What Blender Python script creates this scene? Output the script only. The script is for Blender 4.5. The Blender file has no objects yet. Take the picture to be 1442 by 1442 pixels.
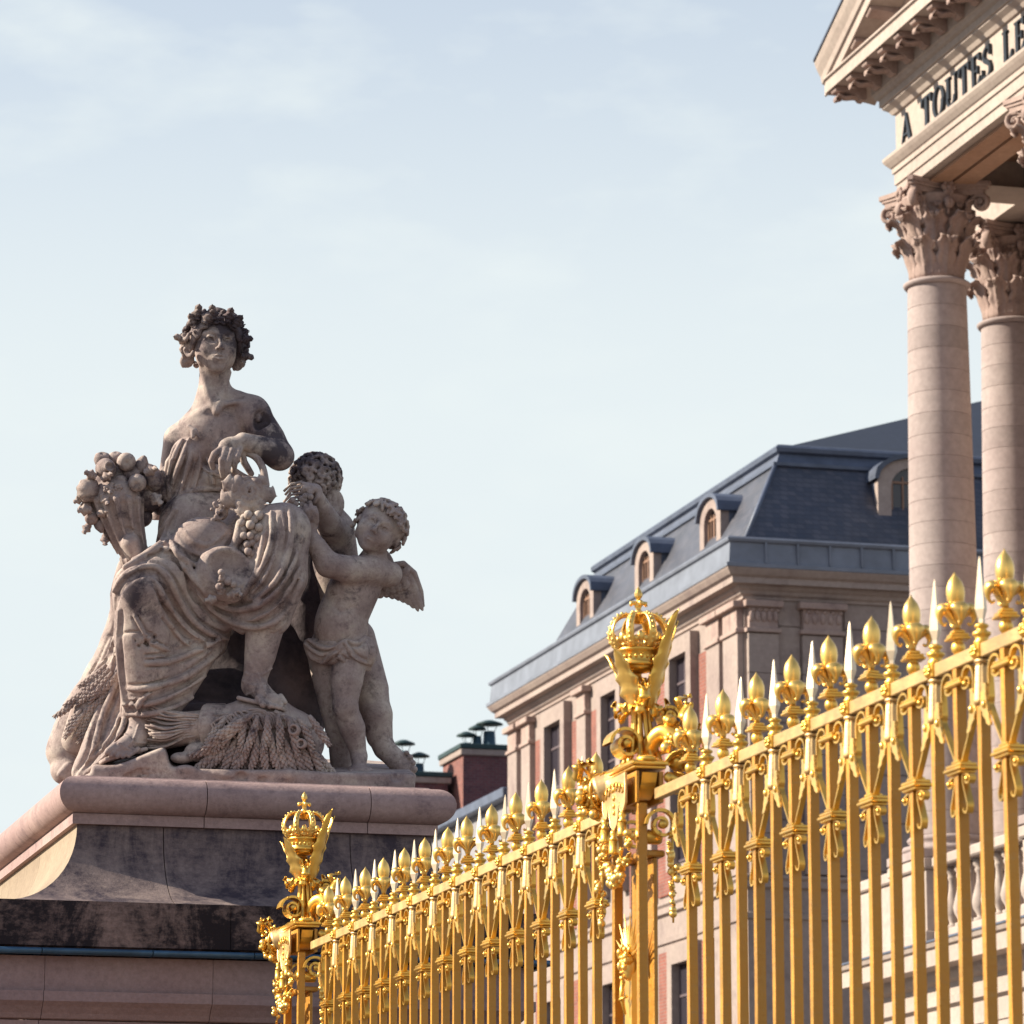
import bpy, math, random
import numpy as np
from mathutils import Vector, Matrix, Euler, noise as mnoise

# ------------------------------------------------------------------ camera, world, sun, exposure
SC = bpy.context.scene
COL = SC.collection
F_PX, IMG = 5660.0, 1442.0
YAW = math.atan(1571.0 / math.hypot(F_PX, 1179.0))
PITCH = math.atan(1179.0 / F_PX)
EYE = np.array([0.0, 0.0, 1.6])
cam_data = bpy.data.cameras.new("camera")
cam = bpy.data.objects.new("camera", cam_data)
COL.objects.link(cam)
cam.location = EYE
cam.rotation_euler = (math.pi / 2 + PITCH, 0.0, -YAW)
cam_data.sensor_width = 36.0
cam_data.lens = 36.0 * F_PX / IMG
cam_data.clip_start, cam_data.clip_end = 0.1, 4000.0
cam_data.dof.use_dof = True
cam_data.dof.focus_distance = 25.5
cam_data.dof.aperture_fstop = 7.0
cam_data.dof.aperture_blades = 0
SC.camera = cam
SC.render.engine = 'CYCLES'
SC.view_settings.view_transform = 'Standard'
SC.view_settings.look = 'None'
SC.view_settings.exposure = 1.0
SC.view_settings.gamma = 1.0
SC.view_settings.use_curve_mapping = False
SC.cycles.max_bounces = 6
SC.cycles.diffuse_bounces = 3
SC.cycles.glossy_bounces = 4
SC.cycles.caustics_reflective = False
SC.cycles.caustics_refractive = False

SUN_AZ = math.radians(270 + 17)        # compass bearing of the sun, clockwise from +Y
SUN_EL = math.radians(30)
world = bpy.data.worlds.new("World")
SC.world = world
world.use_nodes = True
wn, wl = world.node_tree.nodes, world.node_tree.links
wn.clear()
w_out = wn.new('ShaderNodeOutputWorld'); w_bg = wn.new('ShaderNodeBackground')
w_sky = wn.new('ShaderNodeTexSky'); w_sky.sky_type = 'NISHITA'; w_sky.sun_disc = False
w_sky.sun_elevation = SUN_EL; w_sky.sun_rotation = SUN_AZ
w_sky.dust_density = 0.7; w_sky.air_density = 1.1; w_sky.ozone_density = 2.5
w_tc = wn.new('ShaderNodeTexCoord')
w_map = wn.new('ShaderNodeMapping'); w_map.inputs['Scale'].default_value = (7.0, 7.0, 17.0)
w_map.inputs['Rotation'].default_value = (0.0, 0.0, 0.5)
w_no = wn.new('ShaderNodeTexNoise'); w_no.inputs['Scale'].default_value = 2.3; w_no.inputs['Detail'].default_value = 5.0
w_no.inputs['Roughness'].default_value = 0.52
w_r1 = wn.new('ShaderNodeMapRange'); w_r1.inputs['From Min'].default_value = 0.47; w_r1.inputs['From Max'].default_value = 0.66
w_r1.inputs['To Min'].default_value = 0.0; w_r1.inputs['To Max'].default_value = 0.60
w_sep = wn.new('ShaderNodeSeparateXYZ')
w_r2 = wn.new('ShaderNodeMapRange'); w_r2.interpolation_type = 'SMOOTHSTEP'   # thin veil, thick near the horizon
w_r2.inputs['From Min'].default_value = 0.22; w_r2.inputs['From Max'].default_value = 0.36
w_r2.inputs['To Min'].default_value = 0.95; w_r2.inputs['To Max'].default_value = 0.62
w_om = wn.new('ShaderNodeMath'); w_om.operation = 'SUBTRACT'; w_om.inputs[0].default_value = 1.0
w_ad = wn.new('ShaderNodeMath'); w_ad.operation = 'MULTIPLY_ADD'; w_ad.use_clamp = True
w_tint = wn.new('ShaderNodeMix'); w_tint.data_type = 'RGBA'; w_tint.blend_type = 'MULTIPLY'; w_tint.inputs[0].default_value = 1.0; w_tint.inputs[7].default_value = (0.84, 1.06, 1.45, 1.0)
w_mix = wn.new('ShaderNodeMix'); w_mix.data_type = 'RGBA'
w_mix.inputs[7].default_value = (8.3, 9.0, 9.05, 1.0)
w_bg.inputs['Strength'].default_value = 0.051
wl.new(w_tc.outputs['Generated'], w_map.inputs['Vector']); wl.new(w_map.outputs['Vector'], w_no.inputs['Vector'])
wl.new(w_no.outputs['Fac'], w_r1.inputs['Value'])
wl.new(w_tc.outputs['Generated'], w_sep.inputs[0]); wl.new(w_sep.outputs['Z'], w_r2.inputs['Value'])
w_r3 = wn.new('ShaderNodeMapRange'); w_r3.interpolation_type = 'SMOOTHSTEP'      # the veil goes on thinning towards the zenith
w_r3.inputs['From Min'].default_value = 0.30; w_r3.inputs['From Max'].default_value = 0.85
w_r3.inputs['To Min'].default_value = 1.0; w_r3.inputs['To Max'].default_value = 0.08
w_vm = wn.new('ShaderNodeMath'); w_vm.operation = 'MULTIPLY'
wl.new(w_sep.outputs['Z'], w_r3.inputs['Value']); wl.new(w_r2.outputs[0], w_vm.inputs[0]); wl.new(w_r3.outputs[0], w_vm.inputs[1])
wl.new(w_vm.outputs[0], w_om.inputs[1]); wl.new(w_r1.outputs[0], w_ad.inputs[0]); wl.new(w_om.outputs[0], w_ad.inputs[1]); wl.new(w_vm.outputs[0], w_ad.inputs[2])
wl.new(w_ad.outputs[0], w_mix.inputs[0]); wl.new(w_sky.outputs['Color'], w_tint.inputs[6]); wl.new(w_tint.outputs[2], w_mix.inputs[6])
wl.new(w_mix.outputs[2], w_bg.inputs['Color']); wl.new(w_bg.outputs[0], w_out.inputs['Surface'])

sun_data = bpy.data.lights.new("sun", 'SUN')
sun_data.energy = 5.0; sun_data.angle = math.radians(0.5); sun_data.color = (1.0, 0.91, 0.73)
sun = bpy.data.objects.new("sun", sun_data); COL.objects.link(sun)
s_dir = Vector((math.sin(SUN_AZ) * math.cos(SUN_EL), math.cos(SUN_AZ) * math.cos(SUN_EL), math.sin(SUN_EL)))
sun.rotation_euler = s_dir.to_track_quat('Z', 'Y').to_euler()
sun.location = (-20, 0, 40)

# ------------------------------------------------------------------ helpers
rnd = random.Random(7)

def mesh_np(name, V, Fq, mat=None, smooth=True):
    """V (n,3) array, Fq (m,k) int array -> mesh"""
    V = np.asarray(V, dtype=np.float32); Fq = np.asarray(Fq, dtype=np.int32)
    me = bpy.data.meshes.new(name)
    m, k = Fq.shape
    me.vertices.add(len(V)); me.vertices.foreach_set('co', V.ravel())
    me.loops.add(m * k); me.loops.foreach_set('vertex_index', Fq.ravel())
    me.polygons.add(m); me.polygons.foreach_set('loop_start', np.arange(0, m * k, k, dtype=np.int32))
    try: me.polygons.foreach_set('loop_total', np.full(m, k, dtype=np.int32))
    except Exception: pass
    me.polygons.foreach_set('use_smooth', np.full(m, smooth, dtype=bool))
    me.update(calc_edges=True); me.validate()
    if mat: me.materials.append(mat)
    return me

def origin_of(o):
    v = Vector((0, 0, 0))
    while o is not None:
        v += o.location; o = o.parent
    return v

def tag(o, label=None, cat=None, group=None, kind=None):
    if label: o['label'] = label
    if cat: o['category'] = cat
    if group: o['group'] = group
    if kind: o['kind'] = kind
    return o

def empty(name, loc, label=None, cat=None, group=None, parent=None):
    o = bpy.data.objects.new(name, None); COL.objects.link(o)
    o.empty_display_size = 0.1
    o.location = loc
    if parent is not None: o.parent = parent
    return tag(o, label, cat, group)

def put(name, me, parent=None, loc=(0, 0, 0), rot=(0, 0, 0), scale=(1, 1, 1)):
    """link an object using mesh me; loc is local to parent"""
    o = bpy.data.objects.new(name, me); COL.objects.link(o)
    o.location = loc; o.rotation_euler = rot; o.scale = scale
    if parent is not None: o.parent = parent
    return o

def copy_tree(o, parent=None):
    c = o.copy(); COL.objects.link(c); c.parent = parent
    for ch in list(o.children):
        copy_tree(ch, c)
    return c

class MB:
    """collects shapes into one mesh"""
    def __init__(self, M=None):
        self.v, self.f, self.s = [], [], []
        self.M = M
    def add(self, vs, fs, smooth=False, M=None):
        n = len(self.v)
        for v in vs:
            v = Vector(v)
            if M is not None: v = M @ v
            if self.M is not None: v = self.M @ v
            self.v.append(v[:])
        for f in fs:
            self.f.append(tuple(i + n for i in f)); self.s.append(smooth)
        return self
    def box(self, x0, x1, y0, y1, z0, z1, M=None):
        vs = [(x, y, z) for z in (z0, z1) for y in (y0, y1) for x in (x0, x1)]
        return self.add(vs, [(0, 2, 3, 1), (4, 5, 7, 6), (0, 1, 5, 4), (2, 6, 7, 3), (0, 4, 6, 2), (1, 3, 7, 5)], False, M)
    def bbox(self, x0, x1, y0, y1, z0, z1, b=0.01, M=None):
        """box with chamfered vertical and horizontal edges"""
        vs = []
        for z, ins in ((z0, b), (z0 + b, 0), (z1 - b, 0), (z1, b)):
            a0, a1, c0, c1 = x0 + ins, x1 - ins, y0 + ins, y1 - ins
            vs += [(a0 + b, c0, z), (a1 - b, c0, z), (a1, c0 + b, z), (a1, c1 - b, z), (a1 - b, c1, z), (a0 + b, c1, z), (a0, c1 - b, z), (a0, c0 + b, z)]
        fs = [tuple(range(7, -1, -1)), tuple(range(24, 32))]
        for k in range(3):
            for i in range(8):
                j = (i + 1) % 8
                fs.append((k * 8 + i, k * 8 + j, k * 8 + 8 + j, k * 8 + 8 + i))
        return self.add(vs, fs, False, M)
    def lathe(self, prof, seg=16, c=(0, 0, 0), M=None, smooth=True, sx=1.0, sy=1.0, cap=True, flute=0.0, nf=0, ph=0.0):
        vs, fs = [], []
        for r, z in prof:
            for i in range(seg):
                a = 2 * math.pi * i / seg + ph
                rr = r * (1 + (flute * math.cos(a * nf) if nf else 0))
                vs.append((c[0] + rr * math.cos(a) * sx, c[1] + rr * math.sin(a) * sy, c[2] + z))
        for k in range(len(prof) - 1):
            for i in range(seg):
                j = (i + 1) % seg
                fs.append((k * seg + i, k * seg + j, (k + 1) * seg + j, (k + 1) * seg + i))
        if cap:
            if prof[0][0] > 1e-5: fs.append(tuple(range(seg - 1, -1, -1)))
            if prof[-1][0] > 1e-5: fs.append(tuple(range((len(prof) - 1) * seg, len(prof) * seg)))
        return self.add(vs, fs, smooth, M)
    def ball(self, c, r, seg=12, rings=8, sc=(1, 1, 1), M=None, R=None):
        vs, fs = [], []
        for k in range(rings + 1):
            t = math.pi * k / rings
            for i in range(seg):
                a = 2 * math.pi * i / seg
                p = Vector((math.sin(t) * math.cos(a) * sc[0], math.sin(t) * math.sin(a) * sc[1], -math.cos(t) * sc[2])) * r
                if R is not None: p = R @ p
                vs.append(p + Vector(c))
        for k in range(rings):
            for i in range(seg):
                j = (i + 1) % seg
                fs.append((k * seg + i, k * seg + j, (k + 1) * seg + j, (k + 1) * seg + i))
        return self.add(vs, fs, True, M)
    def tube(self, pts, rad, seg=8, M=None, smooth=True, cap=True, flat=None):
        """swept circle (or ellipse when flat=(a,b)) along points"""
        pts = [Vector(p) for p in pts]
        n = len(pts)
        if not hasattr(rad, '__len__'): rad = [rad] * n
        vs, fs = [], []
        prev = None
        for k in range(n):
            t = (pts[min(k + 1, n - 1)] - pts[max(k - 1, 0)])
            if t.length < 1e-9: t = Vector((0, 0, 1))
            t.normalize()
            if prev is None:
                u = t.cross(Vector((0, 0, 1)))
                if u.length < 0.2: u = t.cross(Vector((1, 0, 0)))
                u.normalize()
            else:
                u = (prev - t * prev.dot(t)); u.normalize()
            prev = u
            w = t.cross(u)
            fa, fb = flat if flat else (1, 1)
            for i in range(seg):
                a = 2 * math.pi * i / seg
                vs.append(pts[k] + (u * math.cos(a) * fa + w * math.sin(a) * fb) * rad[k])
        for k in range(n - 1):
            for i in range(seg):
                j = (i + 1) % seg
                fs.append((k * seg + i, k * seg + j, (k + 1) * seg + j, (k + 1) * seg + i))
        if cap:
            fs.append(tuple(range(seg - 1, -1, -1))); fs.append(tuple(range((n - 1) * seg, n * seg)))
        return self.add(vs, fs, smooth, M)
    def ribbon(self, path, th, x0, x1, M=None, taper=None):
        """strip in the YZ plane (path of (y,z)) of thickness th, extruded from x0 to x1"""
        n = len(path); vs, fs = [], []
        for k in range(n):
            a = Vector(path[max(k - 1, 0)]); b = Vector(path[min(k + 1, n - 1)])
            t = (b - a); t.normalize() if t.length > 1e-9 else None
            nn = Vector((-t.y, t.x)) * (th * (taper[k] if taper else 1.0) * 0.5)
            p = Vector(path[k])
            for q, x in ((p + nn, x0), (p + nn, x1), (p - nn, x1), (p - nn, x0)):
                vs.append((x, q.x, q.y))
        for k in range(n - 1):
            for i in range(4):
                j = (i + 1) % 4
                fs.append((k * 4 + i, k * 4 + j, k * 4 + 4 + j, k * 4 + 4 + i))
        fs += [(3, 2, 1, 0), ((n - 1) * 4, (n - 1) * 4 + 1, (n - 1) * 4 + 2, (n - 1) * 4 + 3)]
        return self.add(vs, fs, False, M)
    def prism(self, poly, lo, hi, axis='y', M=None):
        """polygon (a,b) extruded along axis: x -> (y,z), y -> (x,z), z -> (x,y)"""
        n = len(poly); vs = []
        for h in (lo, hi):
            for a, b in poly:
                vs.append({'x': (h, a, b), 'y': (a, h, b), 'z': (a, b, h)}[axis])
        fs = [tuple(range(n)), tuple(range(2 * n - 1, n - 1, -1))]
        for i in range(n):
            j = (i + 1) % n
            fs.append((i, i + n, j + n, j))
        return self.add(vs, fs, False, M)
    def mesh(self, name, mat=None, fix=True):
        me = bpy.data.meshes.new(name)
        me.from_pydata(self.v, [], self.f)
        me.polygons.foreach_set('use_smooth', self.s)
        if fix:
            import bmesh
            bm = bmesh.new(); bm.from_mesh(me)
            bmesh.ops.recalc_face_normals(bm, faces=bm.faces); bm.to_mesh(me); bm.free()
        if mat: me.materials.append(mat)
        return me
    def build(self, name, mat, parent=None, fix=True):
        """vertices are in world coordinates; object origin is its parent's origin"""
        if parent is not None:
            o = origin_of(parent)
            self.v = [(a - o.x, b - o.y, c - o.z) for a, b, c in self.v]
        return put(name, self.mesh(name, mat, fix), parent)
    def local(self, name, mat, parent=None, fix=True):
        return put(name, self.mesh(name, mat, fix), parent)

def crom(pts, n=6):
    """Catmull-Rom through points (any dimension)"""
    P = [np.array(p, float) for p in pts]
    P = [2 * P[0] - P[1]] + P + [2 * P[-1] - P[-2]]
    out = []
    for i in range(1, len(P) - 2):
        for k in range(n):
            t = k / n
            out.append(0.5 * ((2 * P[i]) + (P[i + 1] - P[i - 1]) * t + (2 * P[i - 1] - 5 * P[i] + 4 * P[i + 1] - P[i + 2]) * t * t
                              + (3 * P[i] - P[i - 1] - 3 * P[i + 1] + P[i + 2]) * t ** 3))
    out.append(P[-2])
    return out

# ------------------------------------------------------------------ materials
def mat_new(name):
    m = bpy.data.materials.new(name); m.use_nodes = True
    nt = m.node_tree; b = nt.nodes['Principled BSDF']
    return m, nt, b

def nz(nt, scale, detail=4.0, rough=0.55, vec=None, dist=0.0):
    n = nt.nodes.new('ShaderNodeTexNoise')
    n.inputs['Scale'].default_value = scale; n.inputs['Detail'].default_value = detail
    n.inputs['Roughness'].default_value = rough; n.inputs['Distortion'].default_value = dist
    if vec is not None: nt.links.new(vec, n.inputs['Vector'])
    return n.outputs['Fac']

def ramp(nt, fac, stops, interp='LINEAR'):
    r = nt.nodes.new('ShaderNodeValToRGB'); r.color_ramp.interpolation = interp
    e = r.color_ramp.elements
    while len(e) < len(stops): e.new(0.5)
    for el, (p, c) in zip(e, stops):
        el.position = p; el.color = (c[0], c[1], c[2], 1.0) if hasattr(c, '__len__') else (c, c, c, 1.0)
    nt.links.new(fac, r.inputs['Fac'])
    return r.outputs['Color']

def mixc(nt, fac, a, b, mode='MIX'):
    m = nt.nodes.new('ShaderNodeMix'); m.data_type = 'RGBA'; m.blend_type = mode
    if hasattr(fac, 'is_output') or not isinstance(fac, (int, float)): nt.links.new(fac, m.inputs[0])
    else: m.inputs[0].default_value = fac
    for sock, x in ((m.inputs[6], a), (m.inputs[7], b)):
        if isinstance(x, (tuple, list)): sock.default_value = (x[0], x[1], x[2], 1.0)
        else: nt.links.new(x, sock)
    return m.outputs[2]

def geo_pos(nt, scale=(1, 1, 1)):
    g = nt.nodes.new('ShaderNodeNewGeometry')
    mp = nt.nodes.new('ShaderNodeMapping'); mp.inputs['Scale'].default_value = scale
    nt.links.new(g.outputs['Position'], mp.inputs['Vector'])
    return mp.outputs['Vector']

def bump(nt, b, height, strength=0.3, dist=0.01):
    n = nt.nodes.new('ShaderNodeBump'); n.inputs['Strength'].default_value = strength; n.inputs['Distance'].default_value = dist
    nt.links.new(height, n.inputs['Height']); nt.links.new(n.outputs['Normal'], b.inputs['Normal'])

def vary(nt, col, amount=0.12):
    """each object a little lighter or darker"""
    oi = nt.nodes.new('ShaderNodeObjectInfo')
    r = ramp(nt, oi.outputs['Random'], [(0.0, 1.0 - amount), (1.0, 1.0 + amount)])
    return mixc(nt, 1.0, col, r, 'MULTIPLY')

def mat_stone(name, c1, c2, dark, scale=1.0, dirt=(0.56, 0.72), dirt_amt=0.7, bumpst=0.25, bdist=0.01, rough=0.85, streak=False, var=0.0, pits=True):
    m, nt, b = mat_new(name)
    v = geo_pos(nt)
    base = ramp(nt, nz(nt, 1.3 * scale, 5, 0.6, v), [(0.3, c1), (0.7, c2)])
    fine = ramp(nt, nz(nt, 22 * scale, 4, 0.6, v), [(0.3, 0.86), (0.75, 1.1)])
    base = mixc(nt, 1.0, base, fine, 'MULTIPLY')
    dv = geo_pos(nt, (1, 1, 0.25)) if streak else v
    dm = ramp(nt, nz(nt, 2.4 * scale, 7, 0.68, dv, 0.3), [(dirt[0], 0.0), (dirt[1], 1.0)])
    mm = nt.nodes.new('ShaderNodeMath'); mm.operation = 'MULTIPLY'; mm.inputs[1].default_value = dirt_amt
    nt.links.new(dm, mm.inputs[0])
    base = mixc(nt, mm.outputs[0], base, dark)
    if var: base = vary(nt, base, var)
    nt.links.new(base, b.inputs['Base Color'])
    b.inputs['Roughness'].default_value = rough
    b.inputs['Specular IOR Level'].default_value = 0.25
    h1 = nz(nt, 30 * scale, 5, 0.65, v)
    if pits:
        vo = nt.nodes.new('ShaderNodeTexVoronoi'); vo.inputs['Scale'].default_value = 26 * scale
        nt.links.new(v, vo.inputs['Vector'])
        pr = ramp(nt, vo.outputs['Distance'], [(0.03, 0.0), (0.12, 1.0)])
        h1 = mixc(nt, 0.18, h1, pr)
    bump(nt, b, h1, bumpst, bdist)
    return m

def mat_flat(name, col, rough=0.6, metal=0.0, var=0.0, nscale=8.0, namt=0.15, bs=0.0):
    m, nt, b = mat_new(name)
    v = geo_pos(nt)
    n = ramp(nt, nz(nt, nscale, 5, 0.6, v), [(0.25, 1 - namt), (0.75, 1 + namt)])
    c = mixc(nt, 1.0, (col[0], col[1], col[2]), n, 'MULTIPLY')
    if var: c = vary(nt, c, var)
    nt.links.new(c, b.inputs['Base Color'])
    b.inputs['Roughness'].default_value = rough; b.inputs['Metallic'].default_value = metal
    if bs: bump(nt, b, nz(nt, nscale * 4, 4, 0.6, v), bs, 0.01)
    return m

def mat_gold(name, col=(0.88, 0.50, 0.075), rough=0.33, bs=0.12, scale=60.0, worn=0.0, metal=0.82, coat=0.55):
    m, nt, b = mat_new(name)
    v = geo_pos(nt)
    n1 = nz(nt, scale, 3, 0.55, v)
    n2 = nz(nt, 7.0, 5, 0.6, v)
    c = mixc(nt, 1.0, col, ramp(nt, n2, [(0.3, 0.84), (0.7, 1.08)]), 'MULTIPLY')
    if worn:
        w = ramp(nt, nz(nt, 16.0, 6, 0.7, geo_pos(nt, (1, 1, 2.5))), [(0.55, 0.0), (0.70, worn)])
        c = mixc(nt, w, c, (0.42, 0.26, 0.10))
    c = vary(nt, c, 0.10)
    nt.links.new(c, b.inputs['Base Color'])
    b.inputs['Metallic'].default_value = metal
    b.inputs['Coat Weight'].default_value = coat; b.inputs['Coat Roughness'].default_value = 0.38; b.inputs['Coat IOR'].default_value = 1.6
    r = ramp(nt, n2, [(0.3, rough * 0.8), (0.7, rough * 1.35)])
    nt.links.new(r, b.inputs['Roughness'])
    n3 = nz(nt, scale * 0.35, 3, 0.6, geo_pos(nt, (1, 1, 3.0)), 0.4)
    bump(nt, b, mixc(nt, 0.5, n1, n3), bs, 0.007)
    return m

M_GOLD = mat_gold('gilding')
M_GOLD_SMOOTH = mat_gold('polished_gilding', (0.93, 0.58, 0.14), 0.34, 0.06, 30.0)
M_GOLD_BLADE = mat_gold('pale_blade_gilding', (0.95, 0.76, 0.54), 0.55, 0.08, 40.0, metal=0.3)
M_GOLD_RAIL = mat_gold('weathered_rail_gilding', (0.58, 0.39, 0.17), 0.5, 0.4, 70.0, worn=0.6, metal=0.6, coat=0.2)
M_GOLD_BAR = mat_gold('hammered_gilding', (0.56, 0.255, 0.022), 0.55, 0.8, 38.0, worn=0.4, metal=0.55, coat=0.5)
M_GOLD_PALE = mat_gold('worn_pale_gilding', (0.72, 0.47, 0.20), 0.46, 0.25, 90.0, worn=0.5, metal=0.75)
M_STONE = mat_stone('palace_limestone', (0.36, 0.288, 0.258), (0.44, 0.365, 0.322), (0.17, 0.12, 0.125), 0.35, (0.60, 0.8), 0.5, 0.15, 0.02, var=0.05, pits=False)
M_WING = mat_stone('wing_limestone', (0.28, 0.216, 0.20), (0.35, 0.28, 0.25), (0.115, 0.08, 0.09), 0.35, (0.54, 0.76), 0.6, 0.15, 0.02, var=0.06, pits=False)
M_COLUMN = mat_stone('column_limestone', (0.30, 0.235, 0.228), (0.365, 0.298, 0.285), (0.22, 0.155, 0.155), 0.4, (0.56, 0.8), 0.6, 0.12, 0.02, var=0.11, pits=False)
M_CARVED = mat_stone('carved_limestone', (0.32, 0.225, 0.20), (0.40, 0.30, 0.265), (0.11, 0.07, 0.08), 0.8, (0.52, 0.75), 0.7, 0.2, 0.02, pits=False)
M_SOFFIT = mat_stone('soffit_limestone', (0.36, 0.21, 0.14), (0.44, 0.28, 0.20), (0.25, 0.15, 0.12), 0.5, (0.56, 0.8), 0.5, 0.15, 0.02, pits=False)
M_BRICK = mat_flat('red_brick', (0.42, 0.13, 0.085), 0.85, 0, 0.18, 3.0, 0.2, 0.1)
M_BRICK_DARK = mat_flat('dark_chimney_brick', (0.22, 0.07, 0.075), 0.9, 0, 0.25, 3.0, 0.25, 0.1)
M_MORTAR = mat_flat('mortar', (0.42, 0.34, 0.30), 0.9)
M_SLATE = mat_flat('roof_slate', (0.02, 0.025, 0.042), 0.55, 0, 0.30, 5.0, 0.25, 0.1)
M_SLATE_BACK = mat_flat('slate_underlay', (0.05, 0.055, 0.075), 0.8)
M_LEAD_PALE = mat_flat('pale_lead_sheet', (0.15, 0.165, 0.21), 0.5, 0.0, 0.12, 1.5, 0.25, 0.1)
M_LEAD = mat_flat('lead_sheet', (0.075, 0.09, 0.135), 0.5, 0.1, 0.15, 2.0, 0.3, 0.1)
M_LEAD_BLUE = mat_flat('blue_lead_flashing', (0.035, 0.085, 0.15), 0.45, 0.3, 0.2, 6.0, 0.4, 0.1)
M_WINFRAME = mat_flat('ochre_window_wood', (0.24, 0.13, 0.085), 0.6)
M_WINDARK = mat_flat('dark_window_wood', (0.10, 0.07, 0.08), 0.6)
M_LETTER = mat_flat('dark_bronze_letters', (0.022, 0.028, 0.040), 0.45, 0.5)
M_ZINC = mat_flat('weathered_zinc', (0.07, 0.12, 0.16), 0.5, 0.4)
M_COPPER = mat_flat('patinated_cowl', (0.02, 0.045, 0.05), 0.6, 0.2)
def mat_glass():
    m, nt, b = mat_new('window_glass')
    b.inputs['Base Color'].default_value = (0.035, 0.03, 0.04, 1); b.inputs['Roughness'].default_value = 0.12
    b.inputs['Specular IOR Level'].default_value = 0.5
    return m
M_GLASS = mat_glass()

def flat_leaf(name, mat, L, W, th, lobes=3.0, bend=0.25, vein=0.25, tip=0.0):
    """lobed leaf along +z, face towards +x"""
    n = 17; vs = []
    for i in range(n):
        u = i / (n - 1); w = W * 0.5 * math.sin(math.pi * (0.06 + 0.94 * u) ** 0.75) * (1 - 0.38 * abs(math.sin(math.pi * lobes * u)) ** 1.4) + (0.0 if i == n - 1 else W * 0.04) + tip * W * 0.3 * max(0, 1 - abs(u - 0.9) / 0.12)
        b_ = bend * L * u * u
        for v in (-1, -0.5, 0, 0.5, 1): vs.append((b_ + th * (1.6 * vein * (1 - abs(v)) * 3 - 0.9 * abs(v) ** 2 + (0.8 if abs(v) == 0.5 and i % 4 < 2 else 0)), w * v, L * u - abs(v) * W * 0.10))
    m = len(vs); vs += [(x - th, y, z) for x, y, z in vs]; fs = []
    for i in range(n - 1):
        for j in range(4):
            a = i * 5 + j; fs += [(a, a + 1, a + 6, a + 5), (a + m, a + 5 + m, a + 6 + m, a + 1 + m)]
        for j in (0, 4): a = i * 5 + j; fs.append((a, a + 5, a + 5 + m, a + m))
    for j in range(4): a = (n - 1) * 5 + j; fs += [(a, a + 1, a + 1 + m, a + m), (j, j + m, j + 1 + m, j + 1)]
    return MB().add(vs, fs, True).mesh(name, mat)

# ------------------------------------------------------------------ ground
g = MB().box(-400, 500, -300, 900, -1.0, 0.0)
M_GROUND = mat_stone('cobbled_court', (0.12, 0.105, 0.095), (0.19, 0.165, 0.15), (0.07, 0.06, 0.055), 0.4, (0.5, 0.8), 0.5, 0.4, 0.03, pits=True)
tag(g.build('ground', M_GROUND), kind='structure')

# ------------------------------------------------------------------ shared carved pieces
def leaf_mesh(name, mat, h=0.8, w=0.45, out=0.22, curl=0.16, nu=15, nv=9, lobes=4.5, back=0.03):
    """acanthus leaf: grows up +z, leans and curls towards +x, width along y"""
    path = crom([(0.0, 0.0), (0.02, 0.35 * h), (0.06 + 0.1 * out, 0.65 * h), (0.5 * out, 0.9 * h), (0.95 * out, h), (out * 1.15, 0.93 * h), (out * 1.05, 0.83 * h)], 3)
    n = len(path); vs = []
    for i in range(n):
        u = i / (n - 1)
        env = w * 0.5 * (0.62 + 0.5 * math.sin(math.pi * min(1, u * 0.9 + 0.12))) * (1.0 if u < 0.72 else max(0.22, 1 - (u - 0.72) / 0.28 * 0.85))
        env *= 1 - 0.30 * abs(math.sin(math.pi * lobes * u)) ** 1.5 * (0.3 + 0.7 * min(1, u * 3))
        a = path[max(0, i - 1)]; b = path[min(n - 1, i + 1)]
        tx, tz = b[0] - a[0], b[1] - a[1]; L = math.hypot(tx, tz) or 1
        nx, nzz = tz / L, -tx / L
        for j in range(nv):
            v = (j / (nv - 1)) * 2 - 1
            rid = 0.035 * w / 0.45 * (math.exp(-(v * 5) ** 2) * 1.3 + 0.55 * math.cos(v * math.pi * 3.0) - 0.9 * v * v * (1 - u) + 0.45 * abs(v) * math.sin(2 * math.pi * lobes * u))
            vs.append((path[i][0] + nx * rid, env * v, path[i][1] + nzz * rid))
    m = len(vs)
    vs += [(x - back, y * 0.9, z - (0.0 if i // nv < n - 4 else back)) for i, (x, y, z) in enumerate(vs)]
    mb = MB(); fs = []
    for i in range(n - 1):
        for j in range(nv - 1):
            a = i * nv + j
            fs.append((a, a + 1, a + nv + 1, a + nv)); fs.append((a + m, a + nv + m, a + nv + 1 + m, a + 1 + m))
    for i in range(n - 1):
        for j in (0, nv - 1):
            a = i * nv + j; fs.append((a, a + nv, a + nv + m, a + m))
    for j in range(nv - 1):
        a = (n - 1) * nv + j; fs.append((a, a + 1, a + 1 + m, a + m)); fs.append((j, j + m, j + 1 + m, j + 1))
    mb.add(vs, fs, True)
    return mb.mesh(name, mat)

def spiral(turns, r0, r1, n, a0=0.0, cx=0, cz=0, sgn=1):
    out = []
    for i in range(n + 1):
        t = i / n; a = a0 + sgn * turns * 2 * math.pi * t; r = r0 + (r1 - r0) * t
        out.append((cx + r * math.cos(a), cz + r * math.sin(a)))
    return out

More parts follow.
